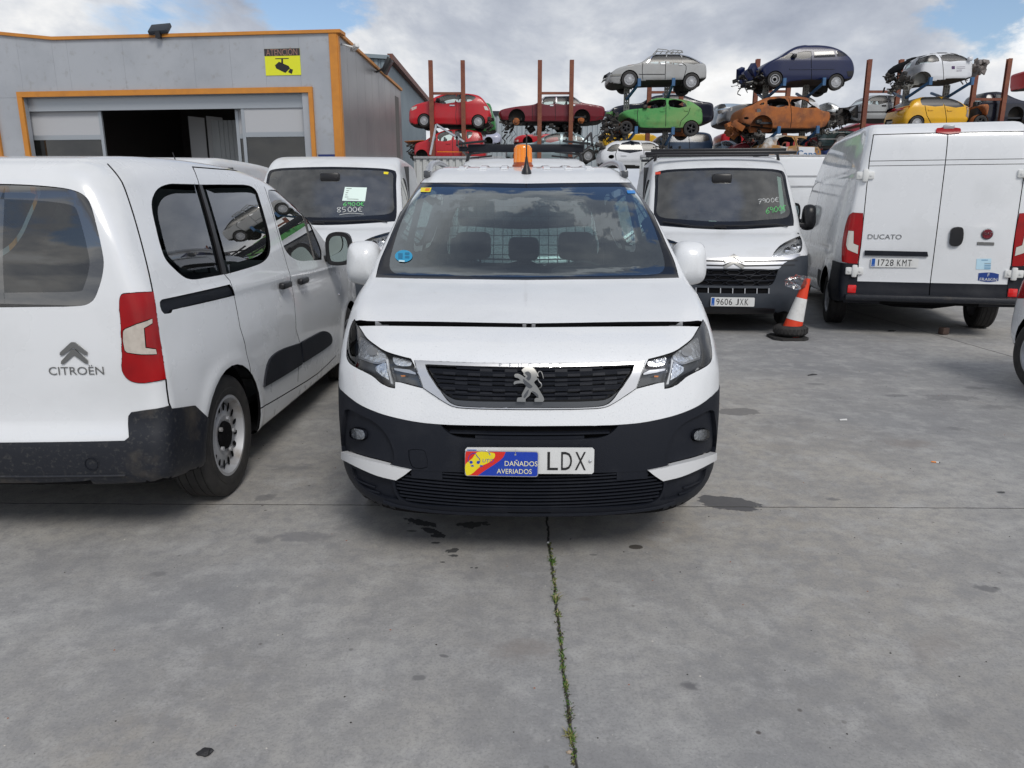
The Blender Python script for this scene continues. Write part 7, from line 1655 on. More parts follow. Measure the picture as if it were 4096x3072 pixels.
    decal(b, 'side_strip', (505, 408, 760, 408, 760, 414, 505, 414), M['black'], .01); decal(b, 'rust_stain', (370, 322, 460, 305, 455, 315, 380, 326), M['rust'], .006); decal(b, 'front_bumper', (165, 460, 185, 425, 240, 410, 335, 405, 330, 425, 250, 425, 195, 440), M['galv'], .02, .03); decal(b, 'grille', (175, 425, 190, 385, 250, 348, 245, 400, 195, 415), M['black'], .008)
    rk = thing('roof_rack', 'bare metal luggage rack on the roof of the old silver hatchback', 'roof rack', r.location, -PI/2); mb = MB(); q = lambda x, y: b.lc(W2(c6(x, y), YF))[0]
    for sx_ in (-.45, .45):
        for pl in ([(665, 192), (705, 150), (710, 140), (800, 150), (825, 162), (860, 150), (950, 158), (960, 178)], [(690, 165), (960, 178)], [(740, 190), (750, 165)], [(790, 192), (815, 168)], [(840, 192), (870, 170)], [(910, 200), (915, 172)]): mb.tube([(sx_, *q(*p)) for p in pl], .014, 5)
    for x in (710, 760, 815, 865, 915, 955): a = q(x, 160); mb.tube([(-.45, a[0], a[1]), (.45, a[0], a[1])], .012, 5)
    mb.build('rack_bars', M['galv'], rk)
    b, r = scrap('burnt green crossover below the old silver hatchback, nose gone', c6, (290, 790, 310, 765, 400, 750, 525, 735, 560, 700, 620, 655, 680, 634, 800, 634, 940, 648, 1030, 668, 1100, 712, 1145, 752, 1152, 800, 1146, 888, 1100, 920, 900, 942, 500, 940, 470, 930, 420, 870, 320, 830), YF, mat('burnt_green', (.075, .30, .085), .75, noise=[(1.6, 8, (.17, .33, .11), .4, .62), (2.3, 8, (.22, .17, .07), .58, .78), (4, 6, (.03, .12, .04), .58, .75)], bump=(16, .35)), -1, 1.75,
        [(525, 733, 620, 672, 682, 656, 774, 656, 762, 730), (808, 660, 930, 665, 980, 726, 808, 728)], [(382, 935, 64), (1020, 945, 72)], belt=730, wkind='burnt', glassm=None, liner=M['rust'], seams=[(780, 640, 772, 740, 770, 925), (1010, 740, 990, 800, 920, 870, 910, 925), (500, 740, 490, 800, 500, 925)])
    jbox(b, 185, 790, 320, 1000, 38, seed=11, size=(.05, .22)); jbox(b, 160, 900, 420, 1050, 24, seed=12, hang=.05); decal(b, 'front_wing', (185, 785, 300, 762, 310, 775, 285, 800, 200, 790), b.root.children[0].data.materials[0], .01, .02); side_mirror(b, 572, 730, M['junk'])
    decal(b, 'tail_lamp_hole', (1108, 745, 1150, 745, 1152, 790, 1135, 785), M['under'], .01)
    for w in ((712, 768, 760, 762, 755, 778, 715, 778), (950, 762, 992, 758, 990, 772, 955, 772)): decal(b, 'door_handle', w, b.root.children[0].data.materials[0], .02, .02)
    def mix_outline(*parts): return [p for q in parts for p in q]
    b, r = scrap('burnt out rusty orange saloon with empty windows on the near rack', c6, mix_outline(c6(1412, 880, 1420, 790, 1455, 738, 1545, 708, 1680, 652, 1800, 621, 1960, 612, 2100, 617, 2212, 640), c7(330, 612, 385, 655, 440, 688, 520, 705, 520, 760, 480, 830, 440, 850, 130, 852), c6(2100, 948, 1830, 945, 1600, 925, 1440, 900)), YF, M['rust'], 1, 1.8,
        [(1692, 706, 1740, 684, 1738, 706), (1778, 716, 1776, 665, 1840, 648, 1955, 643, 1982, 718)], [], belt=722, arches=[(1715, 925, 108)], glassm=None, wkind='burnt', liner=M['rust'], cuts=[('front_door_opening:hole', (2005, 720, 2012, 660, 2060, 645, 2140, 655, 2200, 690, 2255, 735, 2212, 740), 2), ('fuel_flap_opening:hole', (1650, 755, 1700, 748, 1706, 778, 1652, 780), 1), ('lamp_opening:hole', (1545, 832, 1585, 830, 1588, 848, 1548, 850), 1)], seams=[(1992, 640, 2000, 720, 2005, 860, 1998, 935), (1540, 712, 1500, 780, 1430, 860)])
    jbox(b, 1620, 860, 1740, 1030, 40, seed=13, size=(.06, .26)); jbox(b, 1440, 890, 1640, 945, 12, M['rust'], 14, (.1, .5))
    b.cf = c7; jbox(b, 430, 690, 600, 850, 46, seed=15, size=(.06, .28)); jbox(b, 440, 780, 560, 880, 16, M['galv'], 16, (.04, .14)); b.cf = c6
    jbox(b, 1690, 960, 1740, 1030, 12, M['galv'], 17, (.04, .14))
    b, r = scrap('dark blue people carrier with smashed front on top of the middle stack', c6, mix_outline(c6(1600, 350, 1630, 322, 1700, 280, 1850, 222, 1900, 195, 1990, 150, 2090, 116, 2180, 104), c7(300, 97, 400, 96, 520, 108, 620, 150, 695, 215, 728, 280, 732, 345, 705, 408, 650, 418, 450, 420, 80, 440), c6(1900, 505, 1760, 470, 1640, 440)), YF, paint('navy', (.004, .010, .055), .3, dirt=(.006, .012, .045)), -1, 1.75,
        [(1905, 250, 1960, 215, 2025, 195, 2010, 248), (2048, 246, 2060, 205, 2100, 188, 2205, 180, 2200, 245)], [(1845, 460, 72), (2447, 488, 74)], belt=262, wkind=['steel', 'cover'], cuts=[], seams=[(2208, 180, 2200, 300, 2205, 470)])
    b.cf = c7
    decal(b, 'tinted_window', (358, 168, 530, 160, 541, 214, 352, 222), M['frit'], .006); decal(b, 'tinted_window', (552, 158, 600, 165, 660, 190, 645, 205, 560, 212), M['frit'], .006); decal(b, 'side_strip', (130, 318, 530, 316, 528, 326, 130, 330), paint('navy', (0, 0, 0)), .02, .02); side_mirror(b, 175, 208, M['black'])
    decal(b, 'rear_bumper', (640, 345, 730, 330, 728, 360, 705, 405, 660, 415), M['black'], .01, .01)
    b.cf = c6; jbox(b, 1580, 360, 1740, 490, 34, M['junk'], 21, (.05, .22)); jbox(b, 1560, 330, 1800, 420, 8, paint('navy', (0, 0, 0)), 22, (.12, .4)); jbox(b, 1700, 330, 1780, 430, 10, M['galv'], 23, (.03, .12)); decal(b, 'front_bumper', (1560, 490, 1640, 475, 1720, 520, 1700, 522, 1635, 488, 1565, 500), M['galv'], .02, .03)
    # ---- near rack row, right
    b, r = scrap('white three door hatchback with stripped nose and open tailgate on the right stack', c7, (1150, 440, 1150, 330, 1210, 260, 1262, 205, 1330, 180, 1450, 166, 1580, 165, 1670, 183, 1740, 222, 1785, 240, 1790, 320, 1775, 398, 1600, 412, 1400, 432, 1230, 452), YF, paint('whitecar', (.70, .72, .75), dirt=(.4, .4, .4)), 1, 1.68,
        [(1286, 256, 1318, 213, 1380, 198, 1442, 192, 1464, 254), (1492, 250, 1496, 194, 1640, 190, 1710, 220, 1728, 242, 1640, 250)], [], belt=258, arches=[(1318, 420, 72)], liner=M['galv'], seams=[(1480, 195, 1490, 260, 1500, 420), (1770, 245, 1775, 395)], ws=False, rs=False)
    decal(b, 'roof_stripe', (1262, 205, 1330, 180, 1450, 166, 1580, 165, 1670, 183, 1735, 218, 1700, 210, 1580, 176, 1450, 178, 1335, 192, 1290, 225), M['black'], .006); decal(b, 'door_print', (1570, 298, 1598, 298, 1598, 325, 1570, 325), mat('print_purple', (.06, .02, .10), .5), .006); side_mirror(b, 1725, 235, PAINT['whitecar'])
    for y_ in (304, 318, 332, 342): decal(b, 'door_lettering', (1612, y_, 1690 if y_ < 320 else 1660, y_-3, 1690 if y_ < 320 else 1660, y_+1, 1612, y_+4), mat('print_grey', (.30, .27, .33), .5) if y_ == 304 else bpy.data.materials['print_grey'], .006)
    jbox(b, 1788, 245, 1880, 345, 34, mat('stripped_metal', (.22, .20, .19), .6, noise=[(9, 6, (.10, .08, .07), .4, .7)]), 25, (.08, .35)); jbox(b, 1140, 330, 1230, 465, 26, M['junk'], 26, (.06, .24)); jbox(b, 1150, 440, 1270, 478, 8, M['galv'], 27, (.05, .2))
    tg = MB(); q = [b.lc(W2(c7(*p), YF))[0] for p in ((1285, 205), (1235, 235), (1185, 280), (1160, 330))]; Vt = [(sx_*.62, p[0], p[1]+.02*j) for j, p in enumerate(q) for sx_ in (-1, 1)]; tg.add(Vt+[(v[0], v[1], v[2]-.05) for v in Vt], [(2*j, 2*j+1, 2*j+3, 2*j+2) for j in range(3)]+[(8+2*j, 8+2*j+2, 8+2*j+3, 8+2*j+1) for j in range(3)]+[(0, 2, 10, 8), (2, 4, 12, 10), (4, 6, 14, 12), (1, 9, 11, 3), (3, 11, 13, 5), (5, 13, 15, 7)]); tg.build('tailgate', M['dark'], r)
    b, r = scrap('bright yellow hatchback with a burnt front wing on the right rack', c7, (992, 790, 1000, 735, 1040, 680, 1110, 640, 1160, 605, 1240, 580, 1330, 564, 1480, 560, 1560, 565, 1660, 600, 1720, 640, 1762, 660, 1765, 720, 1740, 800, 1700, 818, 1400, 822, 1100, 822, 1010, 820), YF, paint('yellowcar', (.78, .42, .01)), 1, 1.74,
        [(1310, 640, 1308, 592, 1335, 570, 1494, 565, 1500, 650, 1340, 646), (1514, 650, 1512, 568, 1590, 576, 1640, 605, 1690, 655)], [(1262, 805, 62)], belt=655, glassm='dglass', seams=[(1335, 645, 1350, 740, 1400, 815), (1505, 560, 1510, 660, 1530, 815)])
    decal(b, 'tail_lamp', (1045, 690, 1080, 660, 1215, 650, 1200, 672, 1100, 690), M['red_lens'], .01); decal(b, 'rear_bumper', (1000, 770, 1060, 765, 1110, 775, 1112, 818, 1000, 820), M['black'], .008); decal(b, 'number_plate', (1010, 785, 1060, 778, 1062, 798, 1012, 806), M['plate'], .012)
    for w in ((1360, 682, 1405, 680, 1405, 692, 1362, 694), (1530, 685, 1576, 683, 1576, 696, 1532, 698)): decal(b, 'door_handle', w, PAINT['yellowcar'], .025, .025)
    b2, r2 = scrap('rusted burnt front wing and wheel ahead of the bright yellow hatchback', c7, (1745, 820, 1752, 720, 1740, 655, 1755, 628, 1800, 640, 1860, 680, 1900, 730, 1918, 770, 1900, 800, 1860, 822), YF, M['rust'], 1, 1.7, [], [(1832, 795, 58)], belt=640, glassm=None, ws=False, rs=False, wkind='burnt', liner=M['rust'], name='burnt_wing', cat='car part', far_wheels=False)
    decal(b, 'burnt_edge', (1700, 640, 1750, 650, 1762, 700, 1750, 780, 1710, 815, 1730, 760, 1700, 740, 1712, 700), M['ash'], .008)
    b, r = scrap('white estate wreck with scorched front in the lowest layer, black rear side glass', c6, (82, 1250, 88, 1175, 150, 1112, 230, 1065, 330, 1055, 560, 1055, 680, 1075, 760, 1130, 900, 1180, 1040, 1200, 1060, 1260, 900, 1300, 300, 1310, 100, 1290), YF, paint('whitecar', (0, 0, 0)), 1, 1.85,
        [(192, 1162, 242, 1106, 320, 1096, 290, 1165), (534, 1090, 580, 1078, 660, 1090, 700, 1140, 560, 1165)], [], belt=1165, glassm='sglass', cuts=[('tinted_window:frit:-.004', (300, 1165, 345, 1082, 515, 1074, 540, 1165), 2), ('fuel_flap_opening:hole', (207, 1222, 220, 1204, 255, 1204, 263, 1222, 250, 1238, 218, 1238), 1)], seams=[(540, 1075, 555, 1170, 560, 1290), (290, 1165, 275, 1200, 290, 1290)])
    decal(b, 'door_handle', (332, 1202, 386, 1202, 386, 1212, 332, 1212), PAINT['whitecar'], .03, .03); jbox(b, 520, 1080, 760, 1150, 26, M['junk'], 31, (.05, .3)); jbox(b, 100, 1080, 180, 1150, 14, M['junk'], 32, (.05, .2))
    b, r = scrap('half burnt white hatchback with Canal lettering in the lowest layer', c6, mix_outline(c6(1560, 1210, 1600, 1150, 1660, 1085, 1720, 1040, 1800, 1015, 1950, 1000, 2060, 1006, 2212, 1018), c7(300, 945, 380, 1000, 425, 1025, 440, 1090, 400, 1130, 50, 1135), c6(1900, 1260, 1600, 1255)), YF, mat('scorched', (.34, .17, .05), .85, noise=[(.9, 7, (.55, .56, .56), .50, .56), (2.5, 8, (.24, .20, .14), .5, .7), (4, 8, (.14, .08, .04), .6, .78)], bump=(16, .5)), 1, 1.7,
        [(1640, 1100, 1690, 1050, 1740, 1045, 1730, 1100), (1862, 1104, 1895, 1032, 2022, 1024, 2042, 1110)], [], belt=1108, glassm=None, cuts=[('front_door_opening:hole', (2070, 1108, 2075, 1040, 2110, 1032, 2200, 1060, 2280, 1120, 2212, 1120), 2)], seams=[(2045, 1020, 2060, 1110, 2080, 1220)])
    b.cf = c7; decal(b, 'white_door', (212, 1015, 355, 1018, 352, 1095, 215, 1092), paint('whitecar', (0, 0, 0)), .006); p = b.lc(W2(c7(292, 1084), YF))[0]; b.text('door_lettering', 'Canal', tuple(p), .38, b.side_, mat('print_blue', (.02, .12, .30), .5), off=.012, sx=1.0); jbox(b, 370, 960, 430, 1040, 16, M['junk'], 34, (.05, .2))
    # ---- rear rack row, right
    b, r = scrap('black saloon behind the burnt green crossover', c6, (193, 768, 205, 740, 240, 722, 350, 702, 500, 690, 590, 640, 680, 610, 850, 597, 960, 606, 1050, 640, 1130, 672, 1250, 692, 1262, 760, 1255, 850, 1200, 885, 400, 880, 250, 860), YB, paint('blackcar', (.012, .014, .026), .2, dirt=(.03, .03, .035)), -1, 1.8, [(620, 690, 680, 640, 760, 620, 800, 620, 800, 690), (820, 690, 820, 620, 900, 620, 1000, 650, 1040, 690)], [], belt=692, arches=[(400, 860, 60), (1080, 860, 60)])
    decal(b, 'headlamp', (215, 742, 260, 738, 300, 742, 240, 760, 212, 758), M['clear2'])
    b, r = scrap('grey saloon nose with clear headlamp behind the rusty orange saloon', c6, (1272, 845, 1278, 800, 1300, 755, 1360, 722, 1500, 700, 1640, 690, 1800, 640, 2000, 640, 2100, 700, 2200, 760, 2200, 880, 1500, 895, 1300, 880), YB, paint('greycar', (.17, .17, .175), dirt=(.1, .1, .1)), -1, 1.8, [(1820, 690, 1850, 655, 1950, 655, 1950, 690)], [], belt=700)
    decal(b, 'headlamp', (1335, 745, 1360, 735, 1430, 732, 1425, 768, 1340, 775), M['clear_lens'])
    b, r = scrap('silver hatchback roof and pale blue flank beside the grey saloon nose', c6, (1215, 870, 1225, 740, 1255, 700, 1350, 690, 1510, 696, 1600, 720, 1600, 900, 1240, 900), YC, paint('paleblue', (.30, .38, .47)), -1, 1.7, [(1262, 740, 1275, 705, 1360, 700, 1360, 740)], [], belt=745)
    b, r = scrap('white estate car tail behind the right end of the rusty saloon', c7, (100, 800, 110, 640, 180, 560, 260, 550, 330, 560, 375, 600, 412, 660, 410, 740, 380, 800), YB, paint('whitecar', (0, 0, 0)), -1, 1.75, [(270, 575, 320, 570, 365, 615, 300, 612)], [], belt=620)
    decal(b, 'tail_lamp', (392, 635, 412, 630, 412, 660, 395, 660), M['red_lens'], .01)
    b, r = scrap('silver coupe roof curving behind the white estate tail', c7, (395, 800, 400, 640, 430, 612, 480, 610, 540, 630, 600, 680, 640, 740, 640, 800), YC, paint('silvercar', (.42, .44, .45), metal=.3), -1, 1.75, [(415, 650, 440, 625, 500, 635, 530, 675, 420, 680)], [], belt=685)
    b, r = scrap('light silver two door coupe with its front wing missing, black side strip', c7, (560, 740, 570, 690, 640, 645, 760, 612, 830, 570, 870, 552, 960, 545, 1060, 547, 1130, 560, 1180, 620, 1230, 640, 1240, 740, 1200, 765, 740, 770, 620, 790), YB, paint('silvercar', (0, 0, 0)), -1, 1.72, [(832, 632, 836, 600, 880, 568, 1002, 556, 1004, 622), (1018, 558, 1070, 560, 1085, 620, 1020, 622)], [], belt=630, arches=[(628, 745, 66)], liner=M['junk'], seams=[(745, 640, 738, 700, 740, 760), (1008, 556, 1012, 640, 1015, 760)])
    decal(b, 'side_strip', (735, 702, 1020, 700, 1020, 710, 735, 712), M['black'], .012); decal(b, 'door_handle', (950, 644, 986, 642, 988, 656, 952, 658), M['black'], .02, .02); decal(b, 'stripped_wing', (560, 735, 575, 690, 645, 648, 745, 640, 738, 760, 700, 750, 690, 700, 640, 680, 590, 720), M['junk'], .01, .01); jbox(b, 560, 690, 700, 800, 24, seed=41)
    b, r = scrap('black coupe at the right edge behind the burnt wing', c7, (1670, 640, 1700, 600, 1745, 550, 1800, 526, 1900, 518, 2040, 520, 2110, 560, 2212, 600, 2400, 640, 2400, 760, 2100, 790, 1900, 812, 1750, 800, 1680, 740), YB, paint('blackcar', (0, 0, 0)), -1, 1.75, [(1800, 612, 1815, 585, 1870, 575, 1885, 612), (1968, 600, 1970, 550, 2030, 548, 2060, 600)], [], belt=620, arches=[(2140, 730, 70)], seams=[(1955, 540, 1960, 700, 1950, 780)])
    b, r = scrap('red car nose entering at the right edge beside the top white hatchback', c7, (2140, 440, 2142, 400, 2155, 350, 2200, 325, 2300, 312, 2500, 300, 2560, 360, 2560, 440, 2300, 465, 2180, 462), YF, paint('red2', (0, 0, 0)), -1, 1.7, [], [], belt=330, ws=False, rs=False)
    pass
    b, r = scrap('dark object like a car wheel arch at the lower right edge of the racks', c7, (2172, 830, 2180, 800, 2230, 780, 2400, 770, 2400, 860, 2200, 850), YB, paint('blackcar', (0, 0, 0)), -1, 1.7, [], [], belt=790, ws=False, rs=False)
    b, r = scrap('dark blue van front with big window under the burnt green crossover', c6, (610, 1090, 640, 1040, 700, 1000, 790, 985, 900, 975, 1180, 975, 1245, 1000, 1252, 1140, 1200, 1170, 700, 1170), 31, paint('steelblue', (.025, .055, .11)), 1, 1.8, [(640, 1075, 700, 1015, 790, 1000, 790, 1070), (1020, 1060, 1030, 1000, 1190, 1000, 1205, 1058)], [], belt=1075, glassm='dglass', seams=[(1000, 990, 1005, 1150), (810, 990, 805, 1150)])
    b, r = scrap('red sports car bonnet curving under the rusty orange saloon', c6, (1245, 1010, 1300, 985, 1400, 968, 1500, 985, 1560, 1030, 1640, 1070, 1700, 1110, 1700, 1150, 1400, 1160, 1250, 1120), YB, paint('red', (0, 0, 0)), -1, 1.7, [], [], belt=1000, arches=[(1455, 1050, 60)], ws=False, rs=False)
    b, r = scrap('pale blue small saloon low behind the black roof bars', c6, (1240, 1150, 1245, 1080, 1300, 1060, 1400, 1055, 1460, 1072, 1510, 1105, 1560, 1140, 1560, 1180, 1260, 1190), 30.5, paint('paleblue', (0, 0, 0)), 1, 1.65, [(1262, 1110, 1270, 1075, 1325, 1070, 1325, 1110), (1340, 1110, 1340, 1070, 1400, 1072, 1440, 1108)], [], belt=1115)
    b, r = scrap('maroon car flank low beside the half burnt hatchback', c6, (1320, 1150, 1400, 1100, 1500, 1080, 1640, 1070, 1800, 1075, 1900, 1120, 1900, 1180, 1350, 1190), 29.8, paint('crimson', (.26, .012, .03)), -1, 1.7, [], [], belt=1085, ws=False, rs=False)
    b, r = scrap('dark green low car with a thin white side line under the rusty saloon', c7, (270, 910, 330, 890, 500, 872, 640, 868, 740, 880, 760, 930, 720, 990, 500, 1010, 300, 1000), YB-1, paint('darkgreen', (.012, .035, .04), .2), 1, 1.75, [], [(590, 960, 60)], belt=885, ws=False, rs=False)
    decal(b, 'side_strip', (340, 943, 550, 943, 550, 949, 340, 949), M['cover'], .01)
    b, r = scrap('blue estate car under the dark green one', c7, (330, 1000, 380, 960, 480, 945, 620, 940, 700, 960, 760, 1000, 760, 1080, 350, 1090), YC, paint('bluecar', (.012, .035, .15)), -1, 1.7, [], [], belt=960)
    b, r = scrap('red car roof and wing under the light silver coupe', c7, (560, 870, 600, 830, 720, 800, 860, 772, 1010, 775, 1060, 800, 1080, 880, 1000, 920, 620, 920), YC, paint('crimson', (0, 0, 0)), -1, 1.7, [], [], belt=790, ws=False, rs=False)
    b, r = scrap('red bonnet visible inside the half burnt hatchback window line', c6, (1680, 1090, 1760, 1050, 1900, 1030, 2100, 1040, 2250, 1070, 2330, 1110, 2330, 1160, 1700, 1160), YB, paint('red2', (0, 0, 0)), -1, 1.7, [], [], belt=1045, ws=False, rs=False)
    b, r = scrap('silver car roof behind the black ladder rack of the middle van', c6, (610, 1160, 660, 1145, 900, 1140, 1030, 1160, 1060, 1200, 1000, 1230, 640, 1230), 30, paint('whitecar', (0, 0, 0)), -1, 1.7, [], [], belt=1150, ws=False, rs=False)
def ipost(mb, x, y, z0, z1, w=.20, d=.16):
    mb.box(x-w/2, x+w/2, y-d/2, y-d/2+.02, z0, z1); mb.box(x-w/2, x+w/2, y+d/2-.02, y+d/2, z0, z1); mb.box(x-.02, x+.02, y-d/2+.02, y+d/2-.02, z0, z1)
def build_racks():
    G = 'rust red car racks'; words = ['carrying the small red hatchback', 'carrying the maroon saloon', 'behind the old silver hatchback and green crossover', 'behind the dark blue people carrier', 'between the light silver coupe and the white hatchback', 'at the right edge beside the black coupe']
    prs = [(CR5(299, 152)[0], CR5(616, 152)[0]), (CR5(1376, 150)[0], CR5(1690, 148)[0]), (CR6(610, 530)[0], CR6(922, 600)[0]), (CR6(1677, 262)[0], CR6(1998, 262)[0]), (CR7(842, 240)[0], CR7(1125, 240)[0]), (CR7(1785, 360)[0], CR7(2085, 232)[0])]
    arm_px = [(470, 480), (468, 476), (585, 590), (580, 592), (526, 536), (None, None)]
    for i, (a, b_) in enumerate(prs):
        t = thing('car_rack', 'rust red steel car rack '+words[i], 'rack', (0, 0, 0), group=G); yy = YB-.28
        for k, p in enumerate((a, b_)):
            q = at_y(p[0], p[1], yy); mb = MB(); ztop = q[2] if p[1] < 320 else float(at_y(p[0], 300, yy)[2]) if 0 else q[2]; ipost(mb, 0, 0, 0, ztop, .175, .16); lean = .0
            mb.xf(Matrix.Translation((q[0], yy, 0))); mb.build('rack_post', M['post'], t)
            mb = MB()
            for zc in ZL[0 if i < 2 else 1]: mb.box(q[0]-.06, q[0]+.06, yy+.09, YB+2.2, zc-.12, zc-.02)
            mb.build('rack_arm', M['post'], t)
        xa, xb = at_y(a[0], a[1], yy)[0], at_y(b_[0], b_[1], yy)[0]; zc = {0: at_y(*CR5(470, 476)[0], yy)[2], 1: at_y(*CR5(1530, 474)[0], yy)[2], 2: at_y(*CR6(740, 588)[0], yy)[2], 3: at_y(*CR6(1880, 580)[0], yy)[2], 4: at_y(*CR7(960, 526)[0], yy)[2], 5: 6.0}[i]
        mb = MB(); mb.box(xa+.09, xb-.09, yy-.03, yy+.03, zc-.05, zc+.05); mb.box(xa+.09, xb-.09, yy-.03, yy+.03, .5, .6); mb.build('cross_beam', M['post'], t)
    G2 = 'galvanised car racks'; w2 = ['under the old silver hatchback', 'under the dark blue people carrier', 'under the white three door hatchback']
    gp = [((388, 'c6'), (785, 'c6')), ((1755, 'c6'), (2150, 'c6')), ((1172, 'c7'), (1527, 'c7'))]; tops = [(CR6(0, 535)[0][1]), (CR6(0, 520)[0][1]), (CR7(0, 470)[0][1])]
    armp = [[(CR6(508, 500)[0], CR6(845, 495)[0]), (CR6(478, 968)[0], CR6(840, 975)[0])], [(CR6(1935, 495)[0], CR7(435, 445)[0]), (CR6(1880, 968)[0], CR7(378, 870)[0])], [(CR7(1380, 440)[0], CR7(1750, 440)[0]), (CR7(1380, 850)[0], CR7(1750, 850)[0])]]
    for i, pr in enumerate(gp):
        t = thing('car_rack', 'galvanised perforated car rack with blue arms '+w2[i], 'rack', (0, 0, 0), group=G2)
        for k, (x, c) in enumerate(pr):
            f = CR6 if c == 'c6' else CR7; u = f(x, 0)[0][0]; q = at_y(u, tops[i], YF+.9); w_ = .20
            mb = MB()
            # perforated channel: face strips around a column of slots
            mb.box(-w_/2, -w_*.30, -.06, .06, 0, q[2]); mb.box(w_*.30, w_/2, -.06, .06, 0, q[2]); mb.box(-w_*.12, w_*.12, -.06, .06, 0, q[2])
            z = .05
            while z < q[2]: mb.box(-w_*.30, -w_*.12, -.055, .055, z, z+.055); mb.box(w_*.12, w_*.30, -.055, .055, z, z+.055); z += .12
            mb.xf(Matrix.Translation((q[0], YF+.9, 0))); mb.build('rack_post', M['galv'], t)
            for lv in (0, 1):
                p = armp[i][lv][k]; e = at_y(p[0], p[1], YF-.12)
                mb = MB(); s0 = Vector((q[0], YF+.84, e[2]-.40)); s1 = Vector((e[0], YF-.10, e[2])); mb.tube([s0, s1], .055, 4); mb.tube([s0+Vector((0, .1, 0)), Vector((q[0]+.1, YF+2.1, e[2]-.05))], .055, 4); mb.build('rack_arm', M['rackblue'], t)
                mb = MB(); mb.box(e[0]-.055, e[0]+.055, YF-.16, YF-.06, e[2]-.10, e[2]+.16); mb.build('arm_hook', M['rackblue'], t)
    return
ZL = [[float(at_y(*CR5(600, 805)[0], YB)[2]), float(at_y(*CR5(600, 1140)[0], YB)[2])], [float(at_y(*CR6(700, 900)[0], YB)[2]), float(at_y(*CR6(700, 1180)[0], YB)[2])]]
